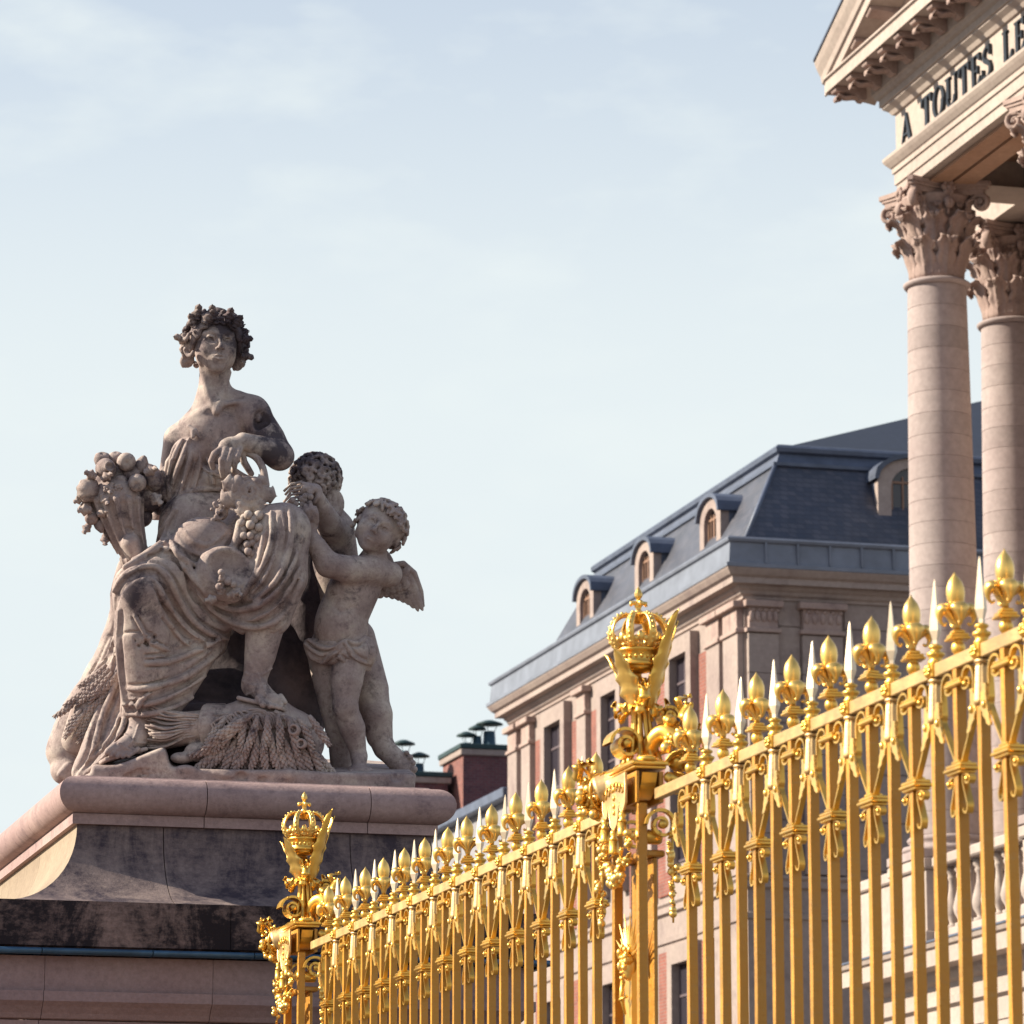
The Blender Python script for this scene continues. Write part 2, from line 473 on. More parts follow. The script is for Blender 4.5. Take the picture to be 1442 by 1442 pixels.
# capital 1.87 m high, bell radius 0.53 at the foot
CAP_H = 1.85
leaf_low = leaf_mesh('acanthus_leaf', M_CARVED, 0.72, 0.44, 0.30, 0.16)
leaf_high = leaf_mesh('tall_acanthus_leaf', M_CARVED, 0.70, 0.46, 0.36, 0.2)
mb = MB()
mb.lathe([(0.50, 0.0), (0.52, 0.1), (0.50, 0.5), (0.52, 1.0), (0.60, 1.35), (0.72, 1.56), (0.72, 1.60)], 32)
bell_me = mb.mesh('bell', M_CARVED)
def abacus_poly(R, c, n=8):
    pts = []
    for q in range(4):
        a0 = math.pi / 4 + q * math.pi / 2
        A = Vector((math.cos(a0), math.sin(a0))) * R; B = Vector((math.cos(a0 + math.pi / 2), math.sin(a0 + math.pi / 2))) * R
        t = (B - A).normalized(); A2, B2 = A + t * 0.08, B - t * 0.08
        mid = (A + B) * 0.5; inn = -mid.normalized()
        for i in range(n + 1):
            s = i / n; p = A2.lerp(B2, s) + inn * c * math.sin(math.pi * s); pts.append((p.x, p.y))
    return pts
mb = MB()
mb.prism(abacus_poly(1.08, 0.22), 1.60, 1.70, 'z'); mb.prism(abacus_poly(1.14, 0.22), 1.703, 1.76, 'z'); mb.prism(abacus_poly(1.20, 0.22), 1.763, CAP_H, 'z')
abacus_me = mb.mesh('abacus', M_CARVED)
mb = MB()   # fleuron on each abacus side
for k in range(6):
    a = k * math.pi / 3; mb.ball((0.02, 0.09 * math.cos(a), 0.09 * math.sin(a)), 0.065, 8, 5, (0.6, 1, 1))
mb.ball((0.05, 0, 0), 0.055, 8, 6); mb.tube([(-0.05, 0, -0.5), (-0.02, 0.02, -0.25), (0.0, 0, -0.05)], [0.03, 0.035, 0.03], 6)
fleuron_me = mb.mesh('fleuron', M_CARVED)
def volute_mesh(name, s=1.0, big=True):
    mb = MB()
    pa = crom([(0.0, 0.0), (0.07, 0.25), (0.2, 0.5), (0.38, 0.62)], 4)
    sp = spiral(1.4, 0.17, 0.03, 20, math.pi * 0.62, 0.44, 0.47, -1)
    path = [(p[0] * s, p[1] * s) for p in pa] + [(p[0] * s, p[1] * s) for p in sp[2:]]
    mb.tube([(x, 0, z) for x, z in path], [0.055 * s * (0.7 + 0.5 * min(1, i / 12)) * (1 if i < 24 else 0.8) for i in range(len(path))], 6, flat=(1.5, 0.75))
    mb.ball((0.44 * s, 0, 0.47 * s), 0.055 * s, 8, 6, (1, 1.5, 1))
    return mb.mesh(name, M_CARVED)
volute_me = volute_mesh('corner_volute'); helix_me = volute_mesh('helix', 0.62)
curl_me = leaf_mesh('caulicole_leaf', M_CARVED, 0.42, 0.26, 0.20, 0.1, lobes=3.5)

def capital(parent, z, rmul=1.0):
    cp = empty('capital', (0, 0, z), parent=parent)
    put('bell', bell_me, cp); put('abacus', abacus_me, cp)
    for k in range(8):
        a = k * math.pi / 4
        put('acanthus_leaf', leaf_low, cp, (0.50 * math.cos(a), 0.50 * math.sin(a), 0.02), (0, 0, a))
        a += math.pi / 8
        put('acanthus_leaf', leaf_high, cp, (0.51 * math.cos(a), 0.51 * math.sin(a), 0.50), (0, 0, a))
    for k in range(4):
        a = math.pi / 4 + k * math.pi / 2
        put('volute', volute_me, cp, (0.50 * math.cos(a), 0.50 * math.sin(a), 0.98), (0, 0, a))
        put('volute_leaf', curl_me, cp, (0.60 * math.cos(a), 0.60 * math.sin(a), 1.02), (0, 0, a), (1.25, 1.1, 1.15))
        b = k * math.pi / 2
        put('fleuron', fleuron_me, cp, (0.70 * math.cos(b), 0.70 * math.sin(b), 1.70), (0, 0, b))
        for sg in (-1, 1):
            c = b + sg * 0.30
            put('helix', helix_me, cp, (0.50 * math.cos(c), 0.50 * math.sin(c), 1.10), (0, 0, c - sg * 0.9))
            put('caulicole_leaf', curl_me, cp, (0.52 * math.cos(c), 0.52 * math.sin(c), 0.98), (0, 0, c))
    return cp

COL_Z0, COL_Z1 = 10.85, 21.42
drum_me = {}
def column(x, y, label):
    root = empty('column', (x, y, 10.36), label, 'column', 'tall Corinthian columns of the portico')
    mb = MB()
    mb.bbox(-0.90, 0.90, -0.90, 0.90, 0.0, 0.16, 0.01)
    mb.lathe([(0.86, 0.162), (0.90, 0.20), (0.90, 0.24), (0.86, 0.28), (0.74, 0.29), (0.72, 0.35), (0.76, 0.38), (0.78, 0.42), (0.75, 0.46), (0.67, 0.487)], 40)
    mb.local('column_base', M_COLUMN, root)
    n = 25; hh = (COL_Z1 - 0.12 - COL_Z0) / n
    def rad(z):
        t = (z - COL_Z0) / (COL_Z1 - COL_Z0)
        return 0.665 - 0.11 * (t ** 1.6)
    for k in range(n):
        za, zb = COL_Z0 + k * hh, COL_Z0 + (k + 1) * hh
        if k not in drum_me:
            a, b = rad(za), rad(zb)
            drum_me[k] = MB().lathe([(a, 0.006), (b, hh - 0.006)], 48, cap=False).lathe([(a - 0.009, 0.0), (a, 0.006)], 48, cap=False, smooth=False).lathe([(b, hh - 0.006), (b - 0.009, hh)], 48, smooth=False, cap=False).mesh('drum', M_COLUMN)
        put('drum', drum_me[k], root, (0, 0, za - 10.36), (0, 0, rnd.random() * 6))
    r = rad(COL_Z1)
    MB().lathe([(r, COL_Z1 - 0.12 - 10.36), (r + 0.05, COL_Z1 - 0.115 - 10.36), (r + 0.085, COL_Z1 - 0.07 - 10.36), (r + 0.085, COL_Z1 - 0.04 - 10.36), (r + 0.03, COL_Z1 - 0.003 - 10.36)], 48).local('astragal', M_COLUMN, root)
    capital(root, COL_Z1 - 10.36)
    return root
MB().box(27.185, 27.255, 50, 68.5, 23.26, 23.274)
column(27.15, 69.15, 'complete round stone column nearest the roof corner of the portico')
column(27.15, 62.85, 'column of which only the leafy capital shows at the right edge, beneath the lettering')
column(29.62, 71.6, 'second round column, set behind the first and cut by the right edge of the photo')

# ------------------------------------------------------------------ entablature with cornice, letters and pediment
X_F, Y_END, Y_NEAR = 26.60, 69.72, 52.0
ent = empty('pediment_portico', (27.15, 60.0, 8.0), 'pale stone temple front with dark lettering and a carved pediment above the columns', 'temple front')
def extr(prof, mat, name, y1=None, endproj=True, xc=X_F, parent=ent, y0=Y_NEAR, yend=Y_END):
    """profile of (projection, z); the run returns round the far end, projecting as much in +y as in -x"""
    vs, fs = [], []
    n = len(prof)
    for p, z in prof: vs.append((xc - p, y0, z))
    for p, z in prof: vs.append((xc - p, yend + (p if endproj else 0), z))
    for p, z in prof: vs.append((34.0, yend + (p if endproj else 0), z))
    for k in range(2):
        for i in range(n - 1):
            fs.append((k * n + i, k * n + i + 1, (k + 1) * n + i + 1, (k + 1) * n + i))
    return MB().add(vs, fs).build(name, mat, parent, fix=False)
# architrave: three fasciae + cap
extr([(-1.1, 23.275), (0.0, 23.275), (0.0, 23.47), (0.035, 23.473), (0.035, 23.70), (0.07, 23.703), (0.07, 23.80), (0.10, 23.82), (0.17, 23.90), (0.21, 23.96), (0.21, 24.02), (0.0, 24.05)], M_STONE, 'architrave')
extr([(0.0, 24.05), (0.0, 24.87)], M_STONE, 'frieze')
extr([(0.0, 24.87), (0.05, 24.88), (0.10, 24.95), (0.20, 25.02), (0.20, 25.06), (0.24, 25.07), (0.24, 25.20), (0.30, 25.23), (0.33, 25.30), (0.36, 25.33), (0.36, 25.37), (0.36, 25.58),
      (1.02, 25.585), (1.02, 25.545), (1.05, 25.545), (1.05, 25.78), (1.10, 25.80), (1.10, 25.84), (0.0, 25.86)], M_STONE, 'cornice')
mb = MB().box(27.72, 29.05, 53.0, 69.6, 23.95, 24.5); mb.build('portico_ceiling', M_SOFFIT, ent)
MB().box(26.80, 27.18, Y_NEAR, 68.5, 23.215, 23.273).box(27.26, 27.68, Y_NEAR, 68.5, 23.215, 23.273).build('soffit_panel', M_SOFFIT, ent)
MB().box(27.70, 29.0, 69.15, 69.70, 23.30, 24.9).build('side_architrave', M_STONE, ent)
mb = MB().box(29.06, 34.0, 50.0, 72.1, 23.30, 25.9)
mb.build('rear_entablature', M_STONE, ent)
MB().box(29.6, 34.0, 50.0, 70.4, 0.0, 23.29).build('rear_wall', M_STONE, ent)
# modillions
mod = MB()
mod.prism(crom([(0.0, 0.0), (0.0, -0.22), (0.10, -0.24), (0.18, -0.17), (0.34, -0.12), (0.50, -0.10), (0.60, -0.11), (0.64, -0.06), (0.62, 0.0)], 3), -0.13, 0.13, 'y')
mod_me = mod.mesh('console', M_CARVED)
mod_leaf = leaf_mesh('modillion_leaf', M_CARVED, 0.56, 0.24, 0.14, 0.08, lobes=3.5)
y = Y_END + 0.72
k = 0
while y > 56:
    m_ = put('modillion', mod_me, ent, (X_F - 0.36 - 27.15, y - 60.0, 25.575 - 8.0), (0, 0, math.pi))
    put('modillion_leaf', mod_leaf, m_, (0.03, 0, -0.21), (0, math.radians(80), 0))
    if k < 2: pass
    y -= 0.86; k += 1
for k in range(3):
    m_ = put('modillion', mod_me, ent, (X_F + 0.1 + 0.85 * k - 27.15, Y_END + 0.36 - 60.0, 25.575 - 8.0), (0, 0, math.pi / 2))
# raking cornice of the pediment
ang = math.atan(0.415)
yc, zc = Y_END + 1.10, 25.86
def rake(prof, name, mat, inset=0.0):
    vs, fs = [], []
    n = len(prof)
    for yy in (yc, 52.0):
        for p, h in prof:
            # h measured square to the slope
            vs.append((X_F - p, yy, zc + (yc - yy) * math.tan(ang) + h / math.cos(ang)))
    for i in range(n - 1): fs.append((i, i + 1, n + i + 1, n + i))
    fs.append(tuple(range(n)))
    return MB().add(vs, fs).build(name, mat, ent, fix=False)
rake([(0.0, -0.42), (0.36, -0.36), (0.38, -0.30), (1.0, -0.30), (1.0, -0.33), (1.04, -0.33), (1.04, -0.12), (1.09, -0.10), (1.12, 0.02), (1.20, 0.16), (1.24, 0.26), (1.24, 0.30)], 'raking_cornice', M_STONE)
rake([(1.24, 0.302), (1.27, 0.302), (1.27, 0.35), (0.9, 0.40), (-3.0, 0.40)], 'roof_edge_lead', M_LEAD)
y = yc - 1.5
while y > 58:
    z0 = zc + (yc - y) * math.tan(ang) - 0.31 / math.cos(ang)
    m_ = put('raking_modillion', mod_me, ent, (X_F - 0.36 - 27.15, y - 60.0, z0 - 8.0), (ang, 0, math.pi), (1.0, 1.0, 0.9))
    y -= 0.86
mb = MB(); vs = [(X_F + 0.02, yc - 1.0, 25.862), (X_F + 0.02, 52, 25.862), (X_F + 0.02, 52, zc + (yc - 52) * math.tan(ang) - 0.4)]
mb.add(vs, [(0, 1, 2)]); mb.build('tympanum', M_STONE, ent)

# letters: serif capitals as polygons in units of the cap height
def rect(a, b, c, d): return [(a, b), (c, b), (c, d), (a, d)]
def serif_v(x, w, y0=0.0, y1=1.0, s=0.07, t=0.055):
    return [rect(x, y0 + t * 0.8, x + w, y1 - t * 0.8), rect(x - s, y0, x + w + s, y0 + t), rect(x - s, y1 - t, x + w + s, y1)]
def arc(cx, cy, rx, ry, a0, a1, tx, ty, n=14):
    o = [(cx + rx * math.cos(a0 + (a1 - a0) * i / n), cy + ry * math.sin(a0 + (a1 - a0) * i / n)) for i in range(n + 1)]
    q = [(cx + (rx - tx) * math.cos(a0 + (a1 - a0) * i / n), cy + (ry - ty) * math.sin(a0 + (a1 - a0) * i / n)) for i in range(n + 1)]
    return [[o[i], o[i + 1], q[i + 1], q[i]] for i in range(n)]
PI = math.pi
GLY = {
 'A': (0.78, [[(0.06, 0.04), (0.13, 0.04), (0.39, 0.86), (0.37, 1.0)], [(0.37, 1.0), (0.33, 0.92), (0.56, 0.04), (0.74, 0.04), (0.42, 1.0)], rect(0.20, 0.28, 0.58, 0.34), rect(-0.02, 0, 0.22, 0.05), rect(0.47, 0, 0.82, 0.05)]),
 'T': (0.70, serif_v(0.26, 0.17) + [rect(0.0, 0.93, 0.70, 1.0), [(0.0, 0.93), (0.0, 0.72), (0.05, 0.72), (0.13, 0.93)], [(0.70, 0.93), (0.57, 0.93), (0.65, 0.72), (0.70, 0.72)]]),
 'O': (0.78, arc(0.39, 0.5, 0.39, 0.51, 0, 2 * PI, 0.16, 0.05, 24)),
 'U': (0.76, [rect(0.06, 0.32, 0.22, 0.97), rect(-0.02, 0.95, 0.30, 1.0), rect(0.60, 0.32, 0.66, 0.97), rect(0.50, 0.95, 0.78, 1.0)] + arc(0.36, 0.33, 0.30, 0.34, PI, 2 * PI, 0.11, 0.09)),
 'E': (0.66, serif_v(0.08, 0.16) + [rect(0.1, 0.95, 0.60, 1.0), rect(0.1, 0.0, 0.62, 0.05), rect(0.2, 0.48, 0.46, 0.53), [(0.60, 1.0), (0.42, 0.95), (0.55, 0.76), (0.60, 0.76)], [(0.62, 0.0), (0.62, 0.27), (0.57, 0.27), (0.42, 0.05)], rect(0.42, 0.38, 0.47, 0.63)]),
 'S': (0.60, arc(0.29, 0.74, 0.25, 0.27, 0.25 * PI, 1.5 * PI, 0.11, 0.07) + arc(0.29, 0.27, 0.29, 0.28, -0.8 * PI, 0.5 * PI, 0.13, 0.07) + [[(0.10, 0.62), (0.24, 0.46), (0.44, 0.36), (0.50, 0.50), (0.30, 0.58), (0.16, 0.72)], rect(0.02, 0.02, 0.07, 0.34), rect(0.47, 0.68, 0.52, 1.0)]),
 'L': (0.64, serif_v(0.08, 0.16) + [rect(0.1, 0.0, 0.60, 0.05), [(0.60, 0.0), (0.60, 0.30), (0.55, 0.30), (0.40, 0.05)]]),
}
HL = 0.61; zl = 24.12
y = 69.36
for ch in "A TOUTES LES":
    if ch == ' ':
        y -= 0.44; continue
    w, polys = GLY[ch]
    sx = 1.24
    mb = MB()
    for i, p in enumerate(polys):
        d = 0.0007 * i
        mb.prism([(y - a * HL * sx, zl + b * HL) for a, b in p], X_F - 0.05 - d, X_F + 0.02, 'x')
    mb.build('letter', M_LETTER, ent)
    y -= w * HL * sx + 0.075

# ------------------------------------------------------------------ terrace under the columns: pedestals, balustrade, ledge, wall
ter = empty('column_terrace', (27.15, 62.0, 0.0), 'cream stone terrace with pedestals and a balustrade that carries the portico columns', 'terrace')
MB().box(26.55, 34.0, 50.0, 71.2, 0.0, 8.30).build('wall', M_STONE, ter)
def ter_run(prof, name, mat):
    return extr(prof, mat, name, parent=ter, xc=26.55, yend=71.2)
ter_run([(0.0, 7.60), (0.10, 7.65), (0.10, 7.78), (0.05, 7.80), (0.05, 8.02), (0.16, 8.08), (0.22, 8.18), (0.24, 8.25), (0.60, 8.26), (0.60, 8.56), (0.66, 8.58), (0.70, 8.66)], 'ledge', M_STONE)
ter_run([(0.70, 8.662), (0.72, 8.665), (0.72, 8.70), (-2.0, 8.78)], 'ledge_lead', M_LEAD)
ter_run([(0.0, 6.2), (0.03, 6.2), (0.03, 7.2), (0.06, 7.2), (0.06, 7.3), (0.0, 7.3)], 'string_course', M_STONE)
for (xa, xb, ya, yb) in ((26.35, 28.0, 68.30, 70.02), (26.35, 28.0, 62.0, 63.7), (26.6, 30.5, 70.2, 72.6)):
    mb = MB().bbox(xa - 0.06, xb + 0.06, ya - 0.06, yb + 0.06, 8.785, 9.02, 0.02)
    mb.bbox(xa, xb, ya, yb, 9.022, 10.14, 0.01).bbox(xa - 0.08, xb + 0.08, ya - 0.08, yb + 0.08, 10.142, 10.355, 0.03)
    mb.build('pedestal', M_STONE, ter)
MB().bbox(26.45, 26.95, 63.8, 68.2, 8.785, 9.0, 0.02).build('balustrade_plinth', M_STONE, ter)
MB().bbox(26.42, 26.98, 63.8, 68.2, 10.15, 10.35, 0.03).build('handrail', M_STONE, ter)
bal_me = MB().lathe([(0.13, 0.0), (0.13, 0.08), (0.07, 0.10), (0.07, 0.14), (0.14, 0.26), (0.16, 0.36), (0.13, 0.50), (0.07, 0.72), (0.06, 0.88), (0.09, 0.92), (0.09, 0.96), (0.07, 0.99), (0.12, 1.03), (0.12, 1.145)], 16).mesh('baluster', M_STONE)
y = 67.9
while y > 63.9:
    put('baluster', bal_me, ter, (26.70 - 27.15, y - 62.0, 9.002)); y -= 0.45
# ------------------------------------------------------------------ brick and stone wing with a slate mansard roof
def mat_brickwall(name, axis):
    m, nt, b = mat_new(name)
    gn = nt.nodes.new('ShaderNodeNewGeometry'); sp = nt.nodes.new('ShaderNodeSeparateXYZ'); cb = nt.nodes.new('ShaderNodeCombineXYZ')
    nt.links.new(gn.outputs['Position'], sp.inputs[0]); nt.links.new(sp.outputs['Y' if axis == 'x' else 'X'], cb.inputs[0]); nt.links.new(sp.outputs['Z'], cb.inputs[1])
    br = nt.nodes.new('ShaderNodeTexBrick'); nt.links.new(cb.outputs[0], br.inputs['Vector'])
    return m, nt, b, br
def brick_material(name, axis, c1, c2, mo):
    m, nt, b, br = mat_brickwall(name, axis)
    br.inputs['Scale'].default_value = 1.0; br.inputs['Brick Width'].default_value = 0.24; br.inputs['Row Height'].default_value = 0.085
    br.inputs['Mortar Size'].default_value = 0.011; br.inputs['Bias'].default_value = -0.1
    br.inputs['Color1'].default_value = (*c1, 1); br.inputs['Color2'].default_value = (*c2, 1); br.inputs['Mortar'].default_value = (*mo, 1)
    n = ramp(nt, nz(nt, 2.2, 6, 0.65, geo_pos(nt)), [(0.3, 0.75), (0.7, 1.2)])
    nt.links.new(mixc(nt, 1.0, br.outputs['Color'], n, 'MULTIPLY'), b.inputs['Base Color'])
    b.inputs['Roughness'].default_value = 0.9
    return m
M_BRICK_X = brick_material('red_brickwork', 'x', (0.25, 0.075, 0.05), (0.19, 0.052, 0.038), (0.22, 0.14, 0.12))
M_BRICK_Y = brick_material('red_brickwork_end', 'y', (0.25, 0.075, 0.05), (0.19, 0.052, 0.038), (0.22, 0.14, 0.12))
M_DBRICK_X = brick_material('chimney_brickwork_side', 'x', (0.22, 0.075, 0.06), (0.15, 0.05, 0.045), (0.18, 0.11, 0.10))
M_DBRICK_Y = brick_material('chimney_brickwork', 'y', (0.16, 0.055, 0.06), (0.10, 0.035, 0.045), (0.13, 0.085, 0.09))
def slate_material(name, c1, c2, mo, row=0.11):
    m, nt, b = mat_new(name)
    gn = nt.nodes.new('ShaderNodeNewGeometry'); sp = nt.nodes.new('ShaderNodeSeparateXYZ'); cb = nt.nodes.new('ShaderNodeCombineXYZ')
    ad = nt.nodes.new('ShaderNodeMath'); ad.operation = 'ADD'
    nt.links.new(gn.outputs['Position'], sp.inputs[0]); nt.links.new(sp.outputs['X'], ad.inputs[0]); nt.links.new(sp.outputs['Y'], ad.inputs[1])
    nt.links.new(ad.outputs[0], cb.inputs[0]); nt.links.new(sp.outputs['Z'], cb.inputs[1])
    br = nt.nodes.new('ShaderNodeTexBrick'); nt.links.new(cb.outputs[0], br.inputs['Vector'])
    br.inputs['Scale'].default_value = 1.0; br.inputs['Brick Width'].default_value = 0.20; br.inputs['Row Height'].default_value = row
    br.inputs['Mortar Size'].default_value = 0.010
    br.inputs['Color1'].default_value = (*c1, 1); br.inputs['Color2'].default_value = (*c2, 1); br.inputs['Mortar'].default_value = (*mo, 1)
    n = ramp(nt, nz(nt, 0.8, 7, 0.7, geo_pos(nt, (1, 1, 0.35))), [(0.3, 0.7), (0.7, 1.3)])
    nt.links.new(mixc(nt, 1.0, br.outputs['Color'], n, 'MULTIPLY'), b.inputs['Base Color'])
    b.inputs['Roughness'].default_value = 0.48; b.inputs['Specular IOR Level'].default_value = 0.7
    bump(nt, b, br.outputs['Fac'], 0.4, 0.02)
    return m
M_SLATES = slate_material('roof_slates', (0.068, 0.066, 0.085), (0.032, 0.037, 0.058), (0.022, 0.024, 0.04), 0.13)

XW, YW, YFAR = 29.8, 88.75, 109.6
wing = empty('palace_wing', (XW, YW, 0.0), 'brick and stone palace wing with a grey slate mansard roof and round topped dormers', 'palace wing')
MB().box(XW, 52.0, YW, YFAR, 0.0, 19.0).build('wall', M_WING, wing)

def wrun(prof, name, mat, z_far=True):
    """profile (projection, z) running along the -x face and round both corners"""
    n = len(prof); vs, fs = [], []
    for k in range(4):
        for p, z in prof:
            vs.append([(52.0, YW - p, z), (XW - p, YW - p, z), (XW - p, YFAR + p, z), (52.0, YFAR + p, z)][k])
    for k in range(3):
        for i in range(n - 1): fs.append((k * n + i, (k + 1) * n + i, (k + 1) * n + i + 1, k * n + i + 1))
    return MB().add(vs, fs).build(name, mat, wing, fix=False)
wrun([(0.0, 18.96), (0.05, 18.97), (0.05, 19.03), (0.12, 19.08), (0.14, 19.15), (0.20, 19.20), (0.22, 19.27), (0.42, 19.28), (0.42, 19.42), (0.50, 19.47), (0.58, 19.58), (0.60, 19.62)], 'cornice', M_WING)
wrun([(0.60, 19.621), (0.62, 19.63), (0.62, 19.72), (0.54, 19.74), (0.50, 20.22), (0.56, 20.25), (0.58, 20.31), (0.54, 20.36), (-0.5, 20.42)], 'lead_gutter', M_LEAD_PALE)
wrun([(0.0, 12.1), (0.10, 12.15), (0.10, 12.30), (0.16, 12.36), (0.16, 12.42), (0.0, 12.46)], 'string_course', M_WING)
wrun([(0.0, 11.4), (0.06, 11.42), (0.06, 11.55), (0.0, 11.58)], 'lower_string_course', M_WING)
# lead seams of the gutter
y = YW + 0.5
sm = MB().box(-0.575, -0.51, 0, 0.05, 19.75, 20.24).mesh('gutter_seam', M_LEAD_PALE)
x = XW + 0.4
while x < 40: put('gutter_seam', sm, wing, (x - XW, 0, 0), (0, 0, math.pi / 2)); x += 0.8

# mansard
ZE, ZR, IN0, IN1 = 20.38, 23.67, 0.10, 2.62
def ring(ins, z):
    return [(XW + ins, YW + ins, z), (52.0, YW + ins, z), (52.0, YFAR - ins * 0.9 + 0.2, z), (XW + ins, YFAR - ins * 0.9 + 0.2, z)]
YRF = 101.3
def frust(a, za, b, zb, name, mat, fa=None, fb=None):
    fa = YFAR - a if fa is None else fa; fb = YRF if fb is None else fb
    vs = [(52, YW + a, za), (XW + a, YW + a, za), (XW + a, fa, za), (52, fa, za), (52, YW + b, zb), (XW + b, YW + b, zb), (XW + b, fb, zb), (52, fb, zb)]
    return MB().add(vs, [(0, 1, 5, 4), (1, 2, 6, 5), (2, 3, 7, 6), (4, 5, 6, 7)]).build(name, mat, wing, fix=False)
YRF = 106.5
frust(0.02, ZE, 1.30, 22.60, 'slate_roof', M_SLATES, 106.3, 106.0)
def band(prof, name, mat, yf=106.1):
    n = len(prof); vs, fs = [], []
    for k in range(4):
        for p, z in prof: vs.append([(52.0, YW + p, z), (XW + p, YW + p, z), (XW + p, yf, z), (52.0, yf, z)][k])
    for k in range(3):
        for i in range(n - 1): fs.append((k * n + i, (k + 1) * n + i, (k + 1) * n + i + 1, k * n + i + 1))
    return MB().add(vs, fs).build(name, mat, wing, fix=False)
band([(1.24, 22.52), (1.20, 22.54), (1.20, 22.62), (1.32, 22.64), (1.42, 22.88), (1.33, 22.92), (1.31, 23.02), (1.37, 23.09), (1.46, 23.12), (1.8, 23.14)], 'ridge_lead', M_LEAD)
A_, B_, C_, D_ = (XW + 1.7, YW + 1.7, 23.13), (52, YW + 1.7, 23.13), (XW + 1.7, 105.6, 23.13), (52, 105.6, 23.13)
E_, F_ = (41.5, 98.5, 27.1), (52, 98.5, 27.1)
MB().add([A_, B_, F_, E_], [(0, 1, 2, 3)]).add([A_, E_, C_], [(0, 1, 2)]).add([E_, F_, D_, C_], [(0, 1, 2, 3)]).build('upper_slate_roof', M_SLATE, wing)
# hip and dormers
def hip(p0, p1, r=0.06): MB().tube([p0, p1], r, 8).build('hip_roll', M_LEAD, wing)
hip((XW + 0.05, YW + 0.05, ZE), (XW + 1.27, YW + 1.27, 22.56))

def dormer(px, py, face, w=1.5, h=1.75, z0=20.12, run=1.6):
    """face 'x' looks to -x, face 'y' looks to -y; (px, py) centre of the front at the eaves"""
    d = empty('dormer', (px - XW, py - YW, z0), parent=wing)
    R = Matrix.Rotation(0 if face == 'x' else math.pi / 2, 4, 'Z')
    # local frame: front at x=0 looking to -x, width along y, up z
    hw = w / 2
    def A(r, n=10, zc=h - 0.35, a0=0.0, a1=math.pi): return [(r * math.cos(a0 + (a1 - a0) * i / n), zc + r * 0.55 * math.sin(a0 + (a1 - a0) * i / n)) for i in range(n + 1)]
    out = [(hw, 0.0)] + A(hw) + [(-hw, 0.0)]
    iw = hw - 0.34
    inn = [(iw, 0.25)] + [(iw * math.cos(math.pi * i / 10), h - 0.52 + iw * 0.75 * math.sin(math.pi * i / 10)) for i in range(11)] + [(-iw, 0.25)]
    mb = MB(R)
    n = len(out); vs = []
    for x in (0.0, 0.22):
        vs += [(x, a, b) for a, b in out] + [(x, a, b) for a, b in inn]
    fs = []
    for i in range(n - 1):
        fs.append((i, i + 1, n + i + 1, n + i)); fs.append((n + i, n + i + 1, 3 * n + i + 1, 3 * n + i)); fs.append((i, 2 * n + i, 2 * n + i + 1, i + 1))
    fs.append((0, n, 2 * n - 1, n - 1)); fs.append((n, 3 * n, 4 * n - 1, 2 * n - 1))
    mb.add(vs, fs)
    mb.box(-0.10, 0.0, -hw - 0.08, hw + 0.08, -0.02, 0.14)
    mb.local('dormer_front', M_WING, d)
    mb = MB(R); mb.prism(out, 0.222, run + 0.6, 'x'); mb.local('cheeks', M_LEAD, d)
    mb = MB(R)
    arc_o = [(1.09 * a, b + 0.10) for a, b in A(hw)]; arc_i = [(1.0 * a, b + 0.004) for a, b in A(hw)]
    arc_o = [(hw + 0.10, h - 0.36)] + arc_o + [(-hw - 0.10, h - 0.36)]; arc_i = [(hw + 0.002, h - 0.36)] + arc_i + [(-hw - 0.002, h - 0.36)]
    m = len(arc_o); vs = []
    for x in (-0.10, run + 0.6): vs += [(x, a, b) for a, b in arc_o] + [(x, a, b) for a, b in arc_i]
    fs = []
    for i in range(m - 1):
        fs += [(i, i + 1, m + i + 1, m + i), (2 * m + i, 3 * m + i, 3 * m + i + 1, 2 * m + i + 1), (i, 2 * m + i, 2 * m + i + 1, i + 1), (m + i, m + i + 1, 3 * m + i + 1, 3 * m + i)]
    mb.add(vs, fs); mb.local('arched_roof', M_LEAD, d)
    win = empty('window', (0, 0, 0), parent=d)
    mb = MB(R); mb.box(0.145, 0.16, -iw, iw, 0.25, h - 0.52 + iw * 0.75); mb.local('pane', M_GLASS, win)
    mb = MB(R)
    for a in (-iw, -0.045, iw - 0.08): mb.box(0.10, 0.14, a, a + 0.08, 0.25, h - 0.3)
    for b in (0.25, 0.62, 0.99, h - 0.42): mb.box(0.104, 0.138, -iw, iw, b, b + 0.055)
    for a in (-iw / 2 - 0.02, iw / 2 - 0.02): mb.box(0.107, 0.136, a, a + 0.04, 0.25, h - 0.25)
    mb.local('window_frame', M_WINFRAME, win)
    return d
for y in (92.45, 98.0, 103.5): dormer(XW + 0.38, y, 'x', 1.65, 1.95)
dormer(34.45, YW + 0.55, 'y', 2.05, 2.2, 20.35)

# facade on the -x side
def on_x(y0, y1, z0, z1, t, name, mat, parent=wing):
    return MB().box(XW - t, XW - 0.001, y0, y1, z0, z1).build(name, mat, parent)
def pilaster_x(y0, y1, z0=12.46, z1=18.96):
    p = empty('pilaster', (0, 0, 0), parent=wing); o = origin_of(wing)
    mb = MB().box(XW - 0.16, XW - 0.002, y0, y1, z0, z1 - 0.62); mb.build('shaft', M_WING, p)
    mb = MB().bbox(XW - 0.22, XW - 0.002, y0 - 0.06, y1 + 0.06, z1 - 0.80, z1 - 0.70, 0.01).box(XW - 0.17, XW - 0.002, y0 + 0.02, y1 - 0.02, z1 - 0.698, z1 - 0.202).bbox(XW - 0.30, XW - 0.002, y0 - 0.12, y1 + 0.12, z1 - 0.20, z1 - 0.04, 0.015)
    mb.build('pilaster_capital', M_CARVED, p)
